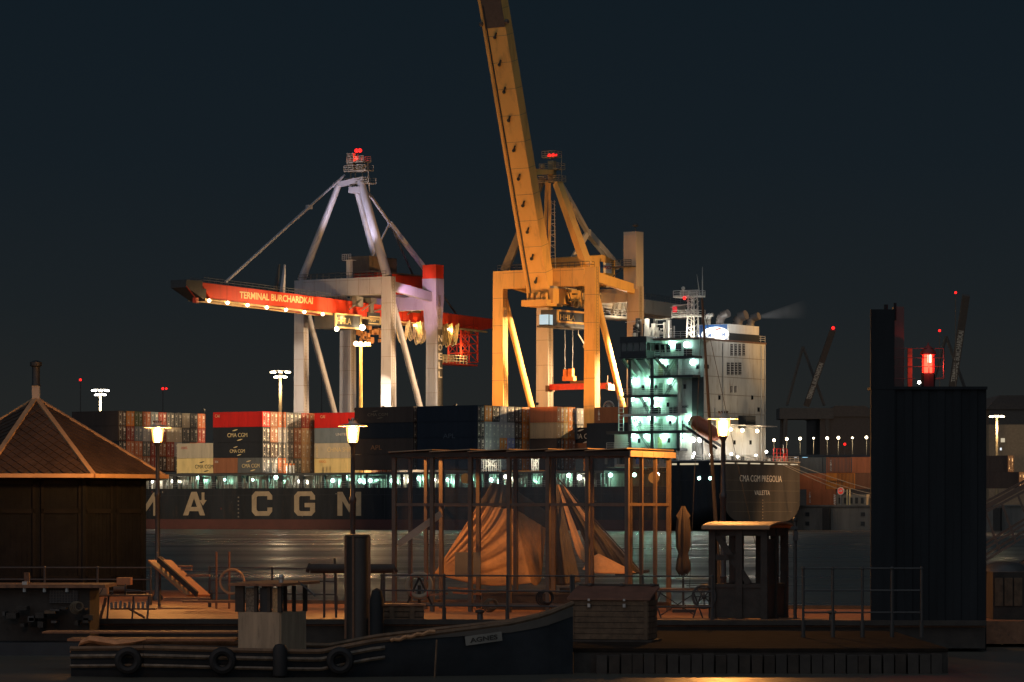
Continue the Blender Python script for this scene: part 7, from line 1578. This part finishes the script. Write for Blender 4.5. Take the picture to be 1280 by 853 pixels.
# ---- gangway bridge at the right edge
o = thing('access_bridge', 'dark truss gangway rising out of the picture at the right edge', 'gangway', (X_(1255, 100), 100, DZ), WORLD)
for (ua, va, ub, vb) in ((1225, 690, 1330, 625), (1225, 705, 1330, 640), (1225, 742, 1330, 678), (1225, 644, 1330, 588), (1225, 636, 1330, 580)):
    for dy in (0, 1.6): mb = MB(); mb.beam(PX(ua, va, 100) + Vector((0, dy, 0)), PX(ub, vb, 100) + Vector((0, dy, 0)), .06, .07); part('chord', mb, M_iron, o)
for i in range(5):
    ua = 1232 + i*20; mb = MB(); mb.beam(PX(ua, 640 - i*11, 100), PX(ua + 18, 690 - i*12, 100), .05, .06); part('strut', mb, M_iron, o)
mb = MB(); mb.add([PX(1225, 742, 100), PX(1330, 678, 100), PX(1330, 678, 100) + Vector((0, 1.6, 0)), PX(1225, 742, 100) + Vector((0, 1.6, 0))], [(0, 1, 2, 3)]); part('walkway', mb, M_wdk, o)
o = thing('landing_hut', 'small dark hut corner with round roof at the lower right edge', 'hut', (X_(1262, 90), 90, DZ), WORLD)
mb = MB(); mb.box((X_(1238, 90), 89.5, DZ), (X_(1300, 90), 92, Z_(715, 90))); part('wall', mb, M_wdk, o)
mb = MB(); mb.lathe((X_(1262, 90), 90.8, Z_(715, 90)), [(.62, 0), (.5, .16), (.3, .24), (.02, .27)], 14); part('roof', mb, M_iron, o)
for i in range(3): mb = MB(); mb.box((X_(1240 + i*12, 90), 89.46, 1.0), (X_(1250 + i*12, 90), 89.497, Z_(722, 90))); part('wall_panel', mb, M_wmid, o)
mb = MB(); mb.box((10.0, 88.2, .08), (16, 93, DZ)); part('platform', mb, M_wood, o)

# ---- exhaust plume
va = Vector((T(951, 14), -14, Z(396, T(951, 14), 14))); vb = Vector((T(1012, 14), -14, Z(386, T(1012, 14), 14)))
mb = MB(); mb.tube(va, va.lerp(vb, .4), .45, 12, r2=1.3); mb2 = MB(); mb2.tube(va, vb, .35, 14, r2=1.9)
sm = bpy.data.materials.new('steam_volume'); sm.use_nodes = True; n = sm.node_tree; n.nodes.remove(n.nodes['Principled BSDF'])
pv = n.nodes.new('ShaderNodeVolumePrincipled'); pv.inputs['Color'].default_value = (.9, .9, .92, 1); pv.inputs['Density'].default_value = .12
tcn = n.nodes.new('ShaderNodeTexCoord'); nz = n.nodes.new('ShaderNodeTexNoise'); nz.inputs['Scale'].default_value = .35; mr = n.nodes.new('ShaderNodeMapRange'); mr.inputs[1].default_value = .2; mr.inputs[2].default_value = .8; mr.inputs[3].default_value = .02; mr.inputs[4].default_value = .09
sx = n.nodes.new('ShaderNodeSeparateXYZ'); m_f = n.nodes.new('ShaderNodeMapRange'); m_f.inputs[1].default_value = 0; m_f.inputs[2].default_value = -(va - vb).length*.93; m_f.inputs[3].default_value = 1; m_f.inputs[4].default_value = 0
mm = n.nodes.new('ShaderNodeMath'); mm.operation = 'MULTIPLY'
n.links.new(tcn.outputs['Object'], nz.inputs['Vector']); n.links.new(nz.outputs[0], mr.inputs[0]); n.links.new(tcn.outputs['Object'], sx.inputs[0]); n.links.new(sx.outputs['X'], m_f.inputs[0]); n.links.new(mr.outputs[0], mm.inputs[0]); n.links.new(m_f.outputs[0], mm.inputs[1]); n.links.new(mm.outputs[0], pv.inputs['Density']); n.links.new(pv.outputs[0], n.nodes['Material Output'].inputs['Volume'])
st_ = solo('steam', mb2, sm, 'thin pale plume of steam blowing off the funnel to the right', 'steam', SHIP, kind='stuff', base=tuple(va))
light(SHIP, va + Vector((-.5, 3.0, -1.2)), 900, (1, .95, .9), .2, parent=ship)  # added light with no fitting, brightens the steam
# ---- night haze over the harbour
HAZE = 0
if HAZE:
    mb = MB(); mb.box((-460, -30, -3.0), (460, 1420, 112))
    hm = bpy.data.materials.new('haze_volume'); hm.use_nodes = True; n = hm.node_tree; n.nodes.remove(n.nodes['Principled BSDF'])
    pv = n.nodes.new('ShaderNodeVolumePrincipled'); pv.inputs['Color'].default_value = (.92, .92, .92, 1); pv.inputs['Density'].default_value = HAZE; pv.inputs['Anisotropy'].default_value = .3
    n.links.new(pv.outputs[0], n.nodes['Material Output'].inputs['Volume'])
    solo('haze', mb, hm, kind='stuff')

# ---- bollards, tyres and coils along the landing stage
for k_, (u, Y, lab) in enumerate(((330, 88.4, 'small iron bollard behind the roof of the wheelhouse'), (600, 86.6, 'small iron bollard on the deck edge below the tarpaulin tent'), (690, 86.6, 'small iron bollard on the deck edge left of the wooden chest'), (1040, 86.0, 'small iron bollard on the deck behind the tall barred railing'))):
    x = X_(u, Y); mb = MB(); mb.lathe((x, Y, DZ), [(.10, 0), (.08, .04), (.07, .24), (.12, .27), (.12, .32), (.02, .34)], 12); solo('bollard', mb, M_iron, lab, 'bollard', group='bollards on the landing stage', base=(x, Y, DZ))
for k_, (u, lab) in enumerate(((215, 'tyre hung on the stage edge right under the gangway'), (408, 'tyre hung on the stage edge left of the mooring pile'), (548, 'tyre hung on the stage edge right of the crate'), (655, 'tyre hung on the stage edge left of the wooden chest'))):
    Y = 87.6 - .0017*(u - 200); x = X_(u, Y); mb = MB(); mb.torus((x, Y - .12, .36), .2, .085, 'y', 18, 8); solo('tyre', mb, M_rub, lab, 'tyre', group='tyres on the landing stage edge', base=(x, Y, .36))
for k_, (u, v, Y, r_, lab) in enumerate(((680, 748, 90, .2, 'dark coil of hose hanging on the railing left of the chest'), (612, 757, 88.5, .16, 'coil of rope lying on the deck below the tents'), (95, 760, 83.2, .14, 'coil of rope hanging on the barge deckhouse'))):
    x, z = X_(u, Y), Z_(v, Y); mb = MB()
    for q_ in range(4): mb.torus((x + .03*q_, Y - .05*q_, z + .012*q_), r_ - .015*q_, .018, 'y', 18, 5)
    solo('rope_coil', mb, M_rub if k_ == 0 else mat('dark_rope', (.14, .10, .06), .8), lab, 'coil', base=(x, Y, z))
for k_, (u0, v0, u1, v1, Y) in enumerate(((518, 746, 560, 742, 93), (560, 735, 668, 742, 99.8), (566, 741, 668, 747, 99.6))):
    mb = MB(); mb.beam(PX(u0, v0, Y), PX(u1, v1, Y), .12, .05); solo('loose_plank', mb, M_wood, ('short plank leaning inside the shelter at left', 'upper long plank lying below the tents', 'lower long plank lying below the tents')[k_], 'plank', group='loose planks by the shelter', base=tuple(PX(u0, v0, Y)))
